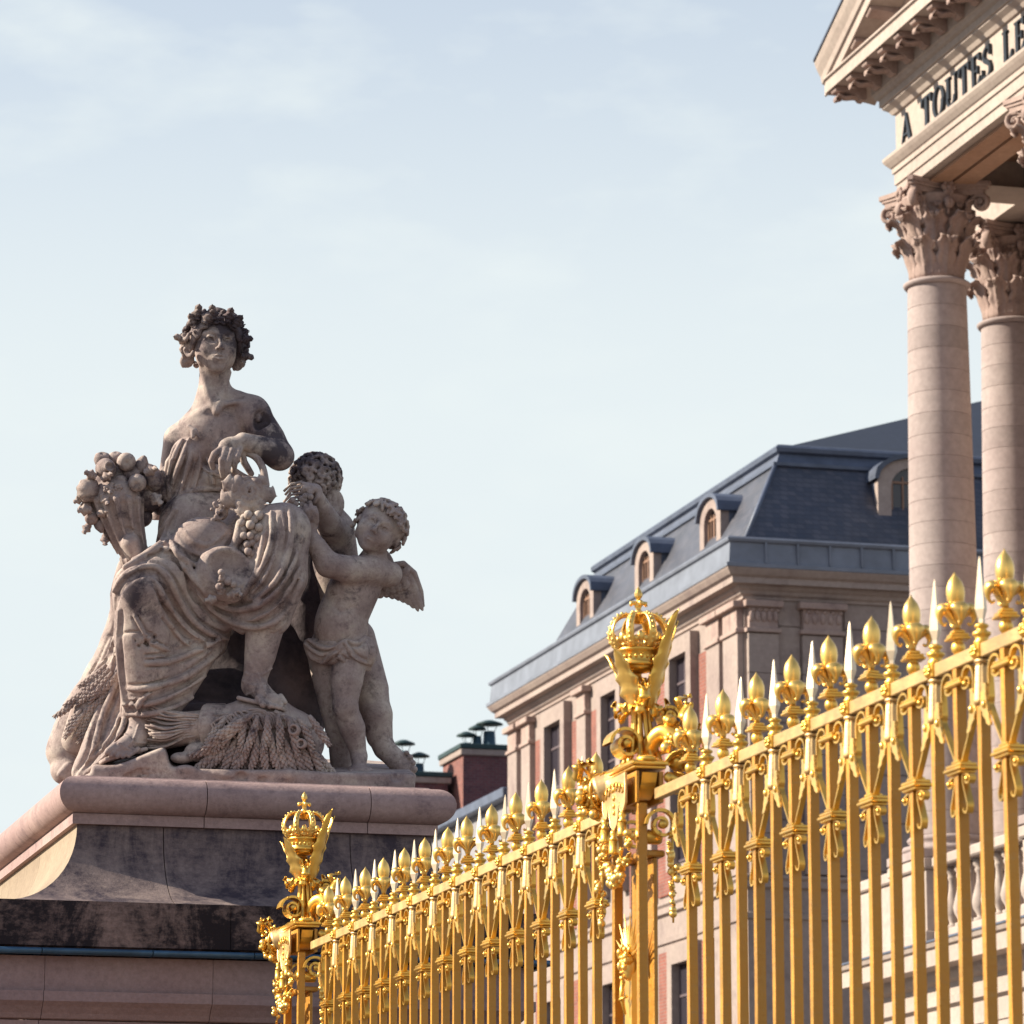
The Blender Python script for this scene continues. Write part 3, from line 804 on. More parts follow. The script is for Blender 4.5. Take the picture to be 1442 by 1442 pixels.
def pilaster_y(x0, x1, z0=12.46, z1=18.96):
    p = empty('pilaster', (0, 0, 0), parent=wing)
    n = 4; hh = (z1 - 0.82 - z0) / 6
    for k in range(6):
        MB().box(x0, x1, YW - 0.16, YW - 0.002, z0 + k * hh + 0.008, z0 + (k + 1) * hh - 0.008).build('stone', M_WING, p)
    mb = MB().bbox(x0 - 0.06, x1 + 0.06, YW - 0.22, YW - 0.002, z1 - 0.80, z1 - 0.70, 0.01).box(x0 + 0.02, x1 - 0.02, YW - 0.17, YW - 0.002, z1 - 0.698, z1 - 0.202).bbox(x0 - 0.10, x1 + 0.10, YW - 0.28, YW - 0.002, z1 - 0.20, z1 - 0.04, 0.015)
    for k in range(5):
        xx = x0 + (x1 - x0) * (k + 0.5) / 5
        mb.ball((xx, YW - 0.18, z1 - 0.42), 0.085, 8, 6, (0.8, 0.5, 1.6)); mb.ball((xx + 0.05, YW - 0.18, z1 - 0.26), 0.06, 8, 5, (1, 0.6, 0.8))
    mb.build('pilaster_capital', M_CARVED, p)
for y0, y1 in ((88.80, 89.9), (90.2, 91.2), (95.8, 96.7), (101.65, 102.5), (107.2, 108.1), (108.6, 109.55)): pilaster_x(y0, y1)
WIN = [(93.0, 94.6), (98.0, 98.9), (103.4, 105.2)]
WIN = [(92.6, 93.95), (98.6, 99.95), (103.85, 105.45)]
for (y0, y1), (z0, z1) in [(w, h) for w in WIN for h in ((13.3, 18.35), (4.5, 10.8))]:
    w = empty('window', (0, 0, 0), parent=wing)
    mb = MB().box(XW - 0.24, XW - 0.001, y0 - 0.38, y0 - 0.001, z0 - 0.2, z1 + 0.45).box(XW - 0.24, XW - 0.001, y1 + 0.001, y1 + 0.38, z0 - 0.2, z1 + 0.45).box(XW - 0.24, XW - 0.001, y0, y1, z1, z1 + 0.45)
    mb.build('window_surround', M_WING, w)
    MB().box(XW - 0.012, XW - 0.004, y0, y1, z0, z1).build('pane', M_GLASS, w)
    mb = MB()
    for a in (y0, (y0 + y1) / 2 - 0.03, y1 - 0.06): mb.box(XW - 0.045, XW - 0.013, a, a + 0.06, z0, z1)
    q = z0
    while q < z1: mb.box(XW - 0.040, XW - 0.014, y0, y1, q, q + 0.06); q += 1.1
    mb.build('window_frame', M_WINDARK, w)
# brick panels between
for y0, y1 in ((91.32, 92.1), (94.5, 95.6), (96.9, 98.05), (100.5, 101.45), (102.7, 103.3), (106.0, 107.0)):
    for z0, z1 in ((12.6, 18.2), (2.0, 11.2)): on_x(y0, y1, z0, z1, 0.05, 'brick_panel', M_BRICK_X)
# end face: stone courses with pilasters, a tall opening
for x0, x1 in ((29.85, 30.6), (31.2, 32.2), (37.6, 38.8)): pilaster_y(x0, x1)
mb = MB(); k = 0
for z in (13.6, 14.8, 15.9, 17.0):
    pass
for zc in (12.6, 13.75, 14.9, 16.05, 17.2, 18.35):
    x = 31.1
    for (xa, xb) in ((30.64, 31.17), (32.3, 33.4), (33.42, 34.3), (34.32, 35.1)):
        MB().box(xa, xb, YW - 0.04, YW - 0.002, zc + 0.01, min(zc + 1.13, 18.9)).build('stone', M_WING, wing)
w = empty('window', (0, 0, 0), parent=wing)
MB().box(35.2, 37.2, YW - 0.012, YW - 0.004, 13.2, 17.2).build('pane', M_GLASS, w)
MB().box(35.2, 35.3, YW - 0.05, YW - 0.013, 13.2, 17.2).box(36.15, 36.25, YW - 0.05, YW - 0.013, 13.2, 17.2).box(35.2, 37.2, YW - 0.045, YW - 0.014, 15.2, 15.3).build('window_frame', M_WINFRAME, w)
w = empty('window', (0, 0, 0), parent=wing)
MB().box(34.8, 36.6, YW - 0.012, YW - 0.004, 4.0, 10.6).build('pane', M_GLASS, w)
MB().box(34.8, 34.9, YW - 0.05, YW - 0.013, 4, 10.6).box(35.65, 35.75, YW - 0.05, YW - 0.013, 4, 10.6).build('window_frame', M_WINFRAME, w)

# ------------------------------------------------------------------ lower range with chimney stacks beyond
low = empty('lower_range', (28.0, 112.0, 0.0), 'low grey walled range running towards the wing behind the row of gilded spikes', 'outbuilding')
M_GREYWALL = mat_flat('grey_render', (0.24, 0.23, 0.25), 0.8, 0, 0, 0.6, 0.15)
XL = 30.0
MB().box(XL, XL + 6, 110.3, 120.6, 0.0, 17.05).build('wall', M_GREYWALL, low)
MB().bbox(XL - 0.32, XL + 6.2, 110.3, 120.9, 17.052, 17.36, 0.03).build('coping', M_LEAD, low)
def stack(x0, x1, y0, y1, z0, z1, label, pots, name='chimney_stack'):
    c = empty(name, ((x0 + x1) / 2, (y0 + y1) / 2, z0), label, 'chimney')
    MB().add([(x0, y0, z0), (x1, y0, z0), (x1, y0, z1), (x0, y0, z1)], [(0, 1, 2, 3)]).build('brick_face', M_DBRICK_Y, c, fix=False)
    MB().add([(x0, y1, z0), (x0, y0, z0), (x0, y0, z1), (x0, y1, z1)], [(0, 1, 2, 3)]).add([(x1, y0, z0), (x1, y1, z0), (x1, y1, z1), (x1, y0, z1)], [(0, 1, 2, 3)]).add([(x1, y1, z0), (x0, y1, z0), (x0, y1, z1), (x1, y1, z1)], [(0, 1, 2, 3)]).build('brick_side', M_DBRICK_X, c, fix=False)
    MB().bbox(x0 - 0.10, x1 + 0.10, y0 - 0.10, y1 + 0.10, z1, z1 + 0.20, 0.02).build('stone_course', M_WING, c)
    MB().bbox(x0 - 0.14, x1 + 0.14, y0 - 0.14, y1 + 0.14, z1 + 0.202, z1 + 0.36, 0.02).build('cap', M_COPPER, c)
    for px, r, h, hat in pots:
        p = MB().lathe([(r * 1.5, 0), (r * 1.3, h * 0.15), (r, h * 0.2), (r * 0.85, h)], 12, c=(px, (y0 + y1) / 2, z1 + 0.362)).build('chimney_pot', M_ZINC, c)
        if hat:
            q = MB()
            q.lathe([(hat, h + 0.22), (hat * 0.9, h + 0.27), (hat * 0.3, h + 0.36), (0.001, h + 0.38)], 14, c=(px, (y0 + y1) / 2, z1 + 0.362))
            for a in range(3): q.tube([(px + r * 0.8 * math.cos(a * 2.1), (y0 + y1) / 2 + r * 0.8 * math.sin(a * 2.1), z1 + 0.362 + h), (px + hat * 0.6 * math.cos(a * 2.1), (y0 + y1) / 2 + hat * 0.6 * math.sin(a * 2.1), z1 + 0.362 + h + 0.25)], 0.012, 4)
            q.build('cowl', M_COPPER, c)
    return c
stack(31.55, 35.0, 122.0, 124.6, 14.0, 20.0, 'broad dark brick chimney stack beside the far corner of the brick wing', [(32.0, 0.17, 0.22, 0.34), (32.35, 0.16, 0.45, 0.30), (32.75, 0.22, 0.62, 0.45)])
stack(28.6, 31.3, 123.0, 125.0, 14.0, 19.2, 'lower dark brick chimney stack half hidden by the carved stone foot', [(29.62, 0.13, 0.40, 0.28), (30.10, 0.20, 0.78, 0.38), (30.62, 0.16, 0.40, 0.34)])
# ------------------------------------------------------------------ stone pedestal of the sculpture
def mat_pedestal(name, c1, c2, dark, lo, hi, amt, streak, zmix=None):
    m, nt, b = mat_new(name)
    v = geo_pos(nt)
    base = ramp(nt, nz(nt, 1.1, 5, 0.6, v), [(0.3, c1), (0.72, c2)])
    fine = ramp(nt, nz(nt, 34, 5, 0.65, v), [(0.3, 0.82), (0.75, 1.12)])
    base = mixc(nt, 1.0, base, fine, 'MULTIPLY')
    n1 = nz(nt, 3.0, 9, 0.74, geo_pos(nt, (1.0, 1.0, streak)), 0.4)
    n2 = nz(nt, 14.0, 8, 0.75, geo_pos(nt, (1.0, 1.0, 2.2)), 0.2)
    ad = nt.nodes.new('ShaderNodeMath'); ad.operation = 'MULTIPLY_ADD'; ad.inputs[1].default_value = 0.42
    nt.links.new(n2, ad.inputs[0]); nt.links.new(n1, ad.inputs[2])
    dm = ramp(nt, ad.outputs[0], [(lo, 0.0), (hi, amt)])
    base = mixc(nt, dm, base, dark)
    base = vary(nt, base, 0.05)
    nt.links.new(base, b.inputs['Base Color']); b.inputs['Roughness'].default_value = 0.88
    b.inputs['Specular IOR Level'].default_value = 0.2
    vo = nt.nodes.new('ShaderNodeTexVoronoi'); vo.inputs['Scale'].default_value = 9.0
    nt.links.new(geo_pos(nt, (1, 1, 3.0)), vo.inputs['Vector'])
    pr = ramp(nt, vo.outputs['Distance'], [(0.05, 0.0), (0.16, 1.0)])
    bump(nt, b, mixc(nt, 0.25, nz(nt, 45, 6, 0.7, v), pr), 0.5, 0.008)
    return m
M_PED = mat_pedestal('pedestal_stone', (0.31, 0.208, 0.202), (0.44, 0.312, 0.292), (0.09, 0.06, 0.075), 0.72, 0.92, 0.6, 1.0)
M_PED_SCOTIA = mat_pedestal('stained_pedestal_stone', (0.19, 0.137, 0.135), (0.29, 0.222, 0.20), (0.035, 0.027, 0.042), 0.58, 0.82, 0.90, 0.22)
M_PED_BLACK = mat_pedestal('blackened_pedestal_stone', (0.20, 0.13, 0.12), (0.27, 0.185, 0.165), (0.014, 0.011, 0.015), 0.55, 0.76, 0.97, 0.6)
M_PED_LOW = mat_pedestal('clean_pedestal_stone', (0.29, 0.195, 0.198), (0.36, 0.255, 0.25), (0.20, 0.13, 0.13), 0.86, 1.0, 0.4, 1.0)

M_PED_SIDE = mat_pedestal('pale_side_pedestal_stone', (0.28, 0.215, 0.16), (0.34, 0.27, 0.20), (0.16, 0.11, 0.085), 0.66, 0.92, 0.6, 0.3)  # paler, yellower colour with weaker streaks for the side blocks
PX0, PX1, PY0, PY1 = 4.035, 6.43, 25.60, 31.8
ped = empty('statue_pedestal', (5.23, 27.5, 0.0), 'weathered stone pedestal with a rounded top moulding and a black stained concave band beneath', 'pedestal')
def prun(prof, name, mat, xcuts=(), ycuts=(), side=None, x0=PX0, x1=PX1, y0=PY0, y1=PY1, smooth=True, gap=0.003):
    """ring of blocks with profile (projection, z) closed towards the core"""
    n = len(prof)
    def seg(A, B, da, db, mat=mat):
        """A,B are plan points; da,db the plan directions in which the projection acts there"""
        vs = []
        for P, d in ((A, da), (B, db)):
            for p, z in prof: vs.append((P[0] + d[0] * p, P[1] + d[1] * p, z))
        k = len(vs)
        for P, d in ((A, da), (B, db)):
            vs.append((P[0] - d[0] * 0.2, P[1] - d[1] * 0.2, prof[0][1])); vs.append((P[0] - d[0] * 0.2, P[1] - d[1] * 0.2, prof[-1][1]))
        mb = MB()
        mb.add(vs, [(i, i + 1, n + i + 1, n + i) for i in range(n - 1)], smooth)
        mb.add(vs, [tuple(range(n)) + (k + 1, k), tuple(range(2 * n - 1, n - 1, -1)) + (k + 2, k + 3)])
        mb.build(name, mat, ped)
    xs = [x0] + list(xcuts) + [x1]
    for i in range(len(xs) - 1):
        a, b = xs[i], xs[i + 1]
        seg((a + (gap if i else 0), y0), (b - (gap if i < len(xs) - 2 else 0), y0), (-1, -1) if i == 0 else (0, -1), (1, -1) if i == len(xs) - 2 else (0, -1))
    ys = [y0] + list(ycuts) + [y1]
    for i in range(len(ys) - 1):
        a, b = ys[i], ys[i + 1]
        for X, sg in ((x0, -1), (x1, 1)):
            seg((X, a + (gap if i else 0)), (X, b - (gap if i < len(ys) - 2 else 0)), (sg, -1) if i == 0 else (sg, 0), (sg, 1) if i == len(ys) - 2 else (sg, 0), side or mat)
tor = [(0.0, 4.985)] + [(0.0 + 0.118 * math.cos(a), 5.105 + 0.118 * math.sin(a)) for a in [(-90 + 12 * k) * math.pi / 180 for k in range(16)]] + [(-0.02, 5.222)]
prun(tor, 'torus_block', M_PED, (4.88, 5.97), (26.9, 28.3, 29.9))
prun([(-0.10, 4.915), (0.015, 4.915), (0.015, 4.983)], 'fillet', M_PED, (4.88, 5.97), (26.9, 28.3, 29.9), smooth=False)
sco = [(-0.02, 4.913)] + [(-0.02 + 0.60 - 0.60 * math.cos(a), 4.90 - 0.545 * math.sin(a)) for a in [k * math.pi / 2 / 14 for k in range(0, 15)]]
prun(sco, 'scotia_block', M_PED_SCOTIA, (4.62, 5.86), (27.2, 29.0), M_PED_SIDE)
prun([(0.56, 4.06), (0.60, 4.07), (0.60, 4.353)], 'black_course_block', M_PED_BLACK, (4.95, 6.2), (27.0, 29.2), smooth=False, gap=0.002)
prun([(0.58, 4.015), (0.625, 4.018), (0.64, 4.035), (0.625, 4.052), (0.58, 4.058)], 'lead_flashing', M_LEAD_BLUE, (3.75, 4.45, 5.1), (27.2, 29.3))
prun([(0.40, 3.795), (0.50, 3.795), (0.50, 4.013)], 'plain_course_block', M_PED_LOW, (3.79, 4.86), (27.4, 29.0), x0=PX0 - 0.6, smooth=False, gap=0.0015)
prun([(0.40, 3.62), (0.44, 3.63), (0.46, 3.66), (0.50, 3.70), (0.54, 3.73), (0.54, 3.792)], 'moulding_block', M_PED_LOW, (3.78, 4.85), (27.4, 29.0), x0=PX0 - 0.6, smooth=False, gap=0.002)
prun([(0.38, 0.0), (0.42, 0.0), (0.42, 3.617)], 'die_block', M_PED_LOW, (3.77, 4.84), (27.4, 29.0), x0=PX0 - 0.6, smooth=False, gap=0.002)
MB().box(PX0 + 0.15, PX1 - 0.15, PY0 + 0.15, PY1 - 0.15, 0.2, 5.20).build('core', M_PED, ped)
MB().bbox(PX0 + 0.02, PX1 - 0.02, PY0 + 0.02, PY1 - 0.02, 5.202, 5.235, 0.01).build('top_slab', M_PED, ped)
# ------------------------------------------------------------------ gilded railing
XF = 5.3
Z_RAIL = 4.05
# bars
bw, bd = 0.0175, 0.019
BAR_Z0 = 0.45
def bar_mesh(name, z1):
    mb = MB(); n = 26; vs, fs = [], []
    r2 = random.Random(3)
    for k in range(n + 1):
        z = BAR_Z0 + (z1 - BAR_Z0) * k / n
        j = [r2.uniform(-0.0012, 0.0012) for _ in range(4)]
        vs += [(-bd + j[0], -bw + j[1], z), (bd + j[2], -bw - j[1], z), (bd - j[3], bw + j[0], z), (-bd - j[2], bw + j[3], z)]
    for k in range(n):
        for i in range(4):
            q = (i + 1) % 4; fs.append((k * 4 + i, k * 4 + q, k * 4 + 4 + q, k * 4 + 4 + i))
    fs += [(3, 2, 1, 0), (n * 4, n * 4 + 1, n * 4 + 2, n * 4 + 3)]
    return mb.add(vs, fs).mesh(name, M_GOLD_BAR)
bar_me = bar_mesh('bar', Z_RAIL - 0.052)
# spike: flared foot, rings, four sided blade
spike_foot = MB()
spike_foot.lathe([(0.030, 0.0), (0.030, 0.010), (0.022, 0.016), (0.028, 0.028), (0.034, 0.034), (0.034, 0.042), (0.020, 0.048), (0.018, 0.056), (0.026, 0.062), (0.026, 0.068), (0.013, 0.076)], 18)
spike_foot_me = spike_foot.mesh('spike_collar', M_GOLD)
mb = MB(); vs, fs = [], []
prof = [(0.010, 0.070), (0.011, 0.090), (0.0225, 0.125), (0.0205, 0.16), (0.012, 0.235), (0.005, 0.30), (0.0008, 0.318)]
for r, z in prof: vs += [(-r * 1.05, 0, z), (0, -r * 1.05, z), (r * 1.05, 0, z), (0, r * 1.05, z)]
for k in range(len(prof) - 1):
    for i in range(4):
        q = (i + 1) % 4; fs.append((k * 4 + i, k * 4 + q, k * 4 + 4 + q, k * 4 + 4 + i))
blade_me = mb.add(vs, fs).mesh('blade', M_GOLD_BLADE)
# fleur-de-lis
mb = MB()
mb.lathe([(0.016, 0.0), (0.024, 0.012), (0.0265, 0.026), (0.022, 0.040), (0.015, 0.048), (0.022, 0.052)], 16)
knob_me = mb.mesh('knob', M_GOLD)
mb = MB(); mb.bbox(-0.040, 0.040, -0.040, 0.040, 0.052, 0.062, 0.003); mb.bbox(-0.034, 0.034, -0.034, 0.034, 0.0625, 0.074, 0.003); mb.bbox(-0.024, 0.024, -0.024, 0.024, 0.0745, 0.088, 0.004)
plate_me = mb.mesh('plate', M_GOLD)
mb = MB()
mb.lathe([(0.012, 0.085), (0.013, 0.12), (0.016, 0.15), (0.024, 0.175), (0.0315, 0.200), (0.0345, 0.222), (0.033, 0.244), (0.026, 0.265), (0.014, 0.282), (0.005, 0.293), (0.0008, 0.303)], 20, sx=1.0, sy=0.95)
bulb_me = mb.mesh('bulb', M_GOLD_SMOOTH)
mb = MB()   # petal: swings out to +x, swells, curls down and in
pp = crom([(0.006, 0.095), (0.012, 0.120), (0.026, 0.145), (0.044, 0.165), (0.058, 0.158), (0.064, 0.138), (0.060, 0.118), (0.048, 0.108), (0.040, 0.116)], 4)
rr = [0.0065 + 0.0235 * math.exp(-((i / (len(pp) - 1) - 0.42) / 0.20) ** 2) for i in range(len(pp))]
mb.tube([(x, 0, z) for x, z in pp], rr, 12, flat=(1.2, 0.8))
petal_me = mb.mesh('petal', M_GOLD_SMOOTH)
# rosette and fluted sleeve on each plain bar
mb = MB()
for k in range(6):
    a = k * math.pi / 3; mb.ball((-0.028, 0.014 * math.cos(a), -0.024 + 0.014 * math.sin(a)), 0.0105, 8, 6, (0.7, 1, 1))
mb.ball((-0.032, 0, -0.024), 0.009, 8, 6); mb.bbox(-0.026, 0.026, -0.024, 0.024, -0.050, 0.002, 0.004)
rosette_me = mb.mesh('rosette', M_GOLD)
mb = MB()
mb.lathe([(0.017, -0.052), (0.023, -0.056), (0.023, -0.064), (0.018, -0.070)][::-1], 20)
mb.lathe([(0.0235, -0.215), (0.0265, -0.212), (0.0260, -0.200), (0.0235, -0.150), (0.0205, -0.085), (0.0185, -0.0705)], 40, smooth=True, flute=0.05, nf=10, sy=0.95)
sleeve_me = mb.mesh('fluted_sleeve', M_GOLD_PALE)
# scrollwork either side of the fleur bars (profile in y,z, extruded in x)
def mir(path, s): return [(s * (a * 1.72 if a > 0.02 else a * 1.72), b) for a, b in path]
up = spiral(1.15, 0.006, 0.026, 16, math.pi * 1.4, 0.050, -0.112, -1)
S_UP = up + crom([(up[-1][0], up[-1][1]), (0.030, -0.085), (0.040, -0.064), (0.062, -0.058), (0.082, -0.075), (0.090, -0.110), (0.088, -0.160), (0.086, -0.200), (0.090, -0.222), (0.083, -0.245), (0.066, -0.285), (0.046, -0.330), (0.026, -0.372), (0.018, -0.396)], 4)[1:]
lo = spiral(1.1, 0.005, 0.017, 12, 0.3, 0.046, -0.462, 1)
S_LO = lo + crom([(lo[-1][0], lo[-1][1]), (0.040, -0.442), (0.024, -0.440), (0.024, -0.470), (0.036, -0.515), (0.046, -0.552), (0.040, -0.578), (0.026, -0.574), (0.022, -0.560)], 4)[1:]
def scroll_mesh(name, path, d, s, th=0.0085):
    mb = MB(); q = mir(path, s)
    mb.ribbon(q, th, -d, d)
    mb.ball((-d, q[0][0], q[0][1]), 0.0115, 8, 6); 
    mb.tube([(-d * 1.05, q[0][0], q[0][1]), (d * 1.05, q[0][0], q[0][1])], 0.0085, 8)
    return mb.mesh(name, M_GOLD)
sc_up = [scroll_mesh('upper_scroll', S_UP, 0.011, s) for s in (-1, 1)]
sc_lo = [scroll_mesh('lower_scroll', S_LO, 0.013, s, 0.007) for s in (-1, 1)]
def serr_leaf(s):
    mb = MB(); out = []
    cl = crom([(0.092, -0.150), (0.098, -0.19), (0.096, -0.225), (0.086, -0.262), (0.070, -0.305)], 4)
    for i, (a, b) in enumerate(cl):
        w = 0.018 * math.sin(math.pi * (i + 0.6) / (len(cl) + 0.2)) + 0.004 + (0.005 if i % 3 == 0 else 0)
        out.append((a, b, w))
    poly = [(s * (a + w) * 1.72, b) for a, b, w in out] + [(s * (a - w * 0.5) * 1.72, b) for a, b, w in reversed(out)]
    mb.prism(poly, -0.022, -0.0135, 'x')
    for a, b, w in out[8:9]: mb.ball((-0.024, s * a * 1.72, b), 0.012, 8, 6, (0.8, 1, 1.3))
    return mb.mesh('leaf', M_GOLD_SMOOTH)
leaf_s = [serr_leaf(s) for s in (-1, 1)]
mb = MB()
mb.bbox(-0.032, 0.032, -0.078, 0.078, -0.118, -0.100, 0.005); mb.bbox(-0.027, 0.027, -0.070, 0.070, -0.0995, -0.092, 0.002)
collar1_me = mb.mesh('upper_collar', M_GOLD)
mb = MB()
mb.bbox(-0.034, 0.034, -0.070, 0.070, -0.412, -0.398, 0.004); mb.bbox(-0.040, 0.040, -0.080, 0.080, -0.426, -0.4125, 0.004); mb.bbox(-0.032, 0.032, -0.066, 0.066, -0.436, -0.4265, 0.003)
mb.bbox(-0.026, 0.026, -0.034, 0.034, -0.3975, -0.385, 0.004)
collar2_me = mb.mesh('lower_collar', M_GOLD)

def fence(y_first, n, dy, rail0, rail1, label, fleur_only=()):
    root = empty('gilded_railing', (XF, y_first, 0.0), label, 'railing', 'gilded railing sections')
    mb = MB().bbox(XF - 0.019, XF + 0.019, rail0, rail1, Z_RAIL - 0.050, Z_RAIL, 0.003)
    mb.build('top_rail', M_GOLD_RAIL, root)
    MB().bbox(XF - 0.03, XF + 0.03, rail0, rail1, 0.62, 0.70, 0.006).build('bottom_rail', M_GOLD_BAR, root)
    for k in range(n):
        yk = k * dy
        put('bar', bar_me, root, (0, yk, 0))
        sp = put('spike', spike_foot_me, root, (0, yk, Z_RAIL + 0.001), (rnd.gauss(0, 0.012), rnd.gauss(0, 0.012), rnd.gauss(0, 0.15))); put('blade', blade_me, sp)
        put('rosette', rosette_me, root, (0, yk, Z_RAIL), (0, 0, 0), (1.2, 1.25, 1.0))
        put('fluted_sleeve', sleeve_me, root, (0, yk, Z_RAIL), (0, 0, 0), (1.3, 1.3, 1.0))
    for k in range(-1, n):
        yk = (k + 0.5) * dy
        if not (rail0 + 0.06 < y_first + yk < rail1 - 0.03): continue
        put('bar', bar_me, root, (0, yk, 0))
        f = put('fleur_de_lis', knob_me, root, (0, yk, Z_RAIL + 0.001), (rnd.gauss(0, 0.014), rnd.gauss(0, 0.014), rnd.gauss(0, 0.12))); put('plate', plate_me, f); put('bulb', bulb_me, f)
        for q in range(4): put('petal', petal_me, f, (0, 0, 0), (0, 0, q * math.pi / 2))
        for i in (0, 1):
            put('upper_scroll', sc_up[i], root, (0, yk, Z_RAIL)); put('lower_scroll', sc_lo[i], root, (0, yk, Z_RAIL)); put('leaf', leaf_s[i], root, (0, yk, Z_RAIL))
        put('upper_collar', collar1_me, root, (0, yk, Z_RAIL)); put('lower_collar', collar2_me, root, (0, yk, Z_RAIL))
    return root
fence(13.138 - 0.4535, 9, 0.4535, 12.2, 17.02, 'gilded railing section with spikes and golden lilies running to the right edge')
fence(18.23, 12, 0.4775, 17.48, 24.16, 'gilded railing section with spikes and golden lilies between the two crowned posts')
MB().bbox(XF - 0.25, XF + 0.25, 5.0, 24.9, 0.0, 0.60, 0.02)
kb = MB().bbox(XF - 0.25, XF + 0.25, 8.0, 24.9, -0.05, 0.45, 0.02).build('railing_plinth', M_PED_LOW)
tag(kb, 'low stone plinth that carries the gilded railing', 'plinth')
# ------------------------------------------------------------------ crowned posts
def rball(mb, c, r, sc=(1, 1, 1), seg=12, rings=8): mb.ball(c, r, seg, rings, sc)
gleaf = leaf_mesh('acanthus_leaf', M_GOLD, 0.27, 0.12, 0.07, 0.05, 17, 7, 5.5, 0.006)
gleaf_big = leaf_mesh('tall_acanthus_leaf', M_GOLD, 0.42, 0.10, 0.075, 0.05, 23, 7, 7.5, 0.006)
frond = flat_leaf('frond', M_GOLD_SMOOTH, 0.285, 0.135, 0.006, 4.0, 0.12, 0.25, 0.3)
frond_big = flat_leaf('frond', M_GOLD, 0.47, 0.14, 0.006, 6.0, 0.10, 0.25, 0.3)
gleaf_small = leaf_mesh('small_leaf', M_GOLD, 0.10, 0.050, 0.035, 0.02, 11, 5, 3.5, 0.004)
gleaf_flat = leaf_mesh('pointed_leaf', M_GOLD, 0.12, 0.040, 0.01, 0.0, 9, 5, 2.5, 0.004)
def fl_mesh():
    mb = MB()
    for k in range(5):
        a = k * 2 * math.pi / 5; mb.ball((0.018 * math.cos(a), 0.018 * math.sin(a), 0), 0.0135, 8, 6, (1, 1, 0.55))
    mb.ball((0, 0, 0.006), 0.009, 8, 6)
    return mb.mesh('flower', M_GOLD)
flower_me = fl_mesh()
def fruit_mesh(kind):
    mb = MB()
    if kind == 0: mb.ball((0, 0, 0), 1.0, 14, 10)
    if kind == 1: mb.lathe([(0.02, -1.0), (0.6, -0.9), (0.9, -0.4), (0.85, 0.1), (0.5, 0.6), (0.25, 0.95), (0.02, 1.1)], 14)
    if kind == 2: mb.lathe([(0.05, -0.75), (0.6, -0.68), (0.95, -0.3), (1.0, 0.1), (0.8, 0.5), (0.3, 0.72), (0.08, 0.66)], 28, flute=0.07, nf=7)
    if kind == 3:
        for k in range(5):
            for i in range(max(1, 5 - k)):
                a = i * 2 * math.pi / max(1, 5 - k) + k
                rr_ = 0.55 * (1 - k / 5.5) if k < 4 else 0
                mb.ball((rr_ * math.cos(a), rr_ * math.sin(a), 0.6 - k * 0.42), 0.36, 8, 6)
    return mb.mesh(['apple', 'pear', 'melon', 'grape_cluster'][kind], M_GOLD_SMOOTH if kind < 2 else M_GOLD)
fruits = [fruit_mesh(k) for k in range(4)]
fr_names = ['apple', 'pear', 'melon', 'grape_cluster']
def fruitpile(part, items):
    """items: (kind, x, y, z, radius); kind 0..3 fruit, 4 flower, 5 leaf, 6 pointed leaf"""
    for kind, x, y, z, r in items:
        rt_ = (rnd.uniform(-0.6, 0.6), rnd.uniform(-0.6, 0.6), rnd.uniform(0, 6.28))
        if kind < 4: put(fr_names[kind], fruits[kind], part, (x, y, z), rt_ if kind != 3 else (0.1, 0.1, rt_[2]), (r, r, r))
        elif kind == 4: put('flower', flower_me, part, (x, y, z), (rnd.uniform(-0.5, 0.5), -1.2 + rnd.uniform(-0.5, 0.5), rnd.uniform(-1, 1)), (r / 0.03,) * 3)
        elif kind == 5: put('leaf', gleaf_small, part, (x, y, z), rt_, (r / 0.05,) * 3)
        else: put('leaf', gleaf_flat, part, (x, y, z), (rnd.uniform(-0.4, 0.4), rnd.uniform(-0.5, 0.5), rt_[2]), (r / 0.06,) * 3)
def mesh_of(f, name, mat):
    mb = MB(); f(mb); return mb.mesh(name, mat)

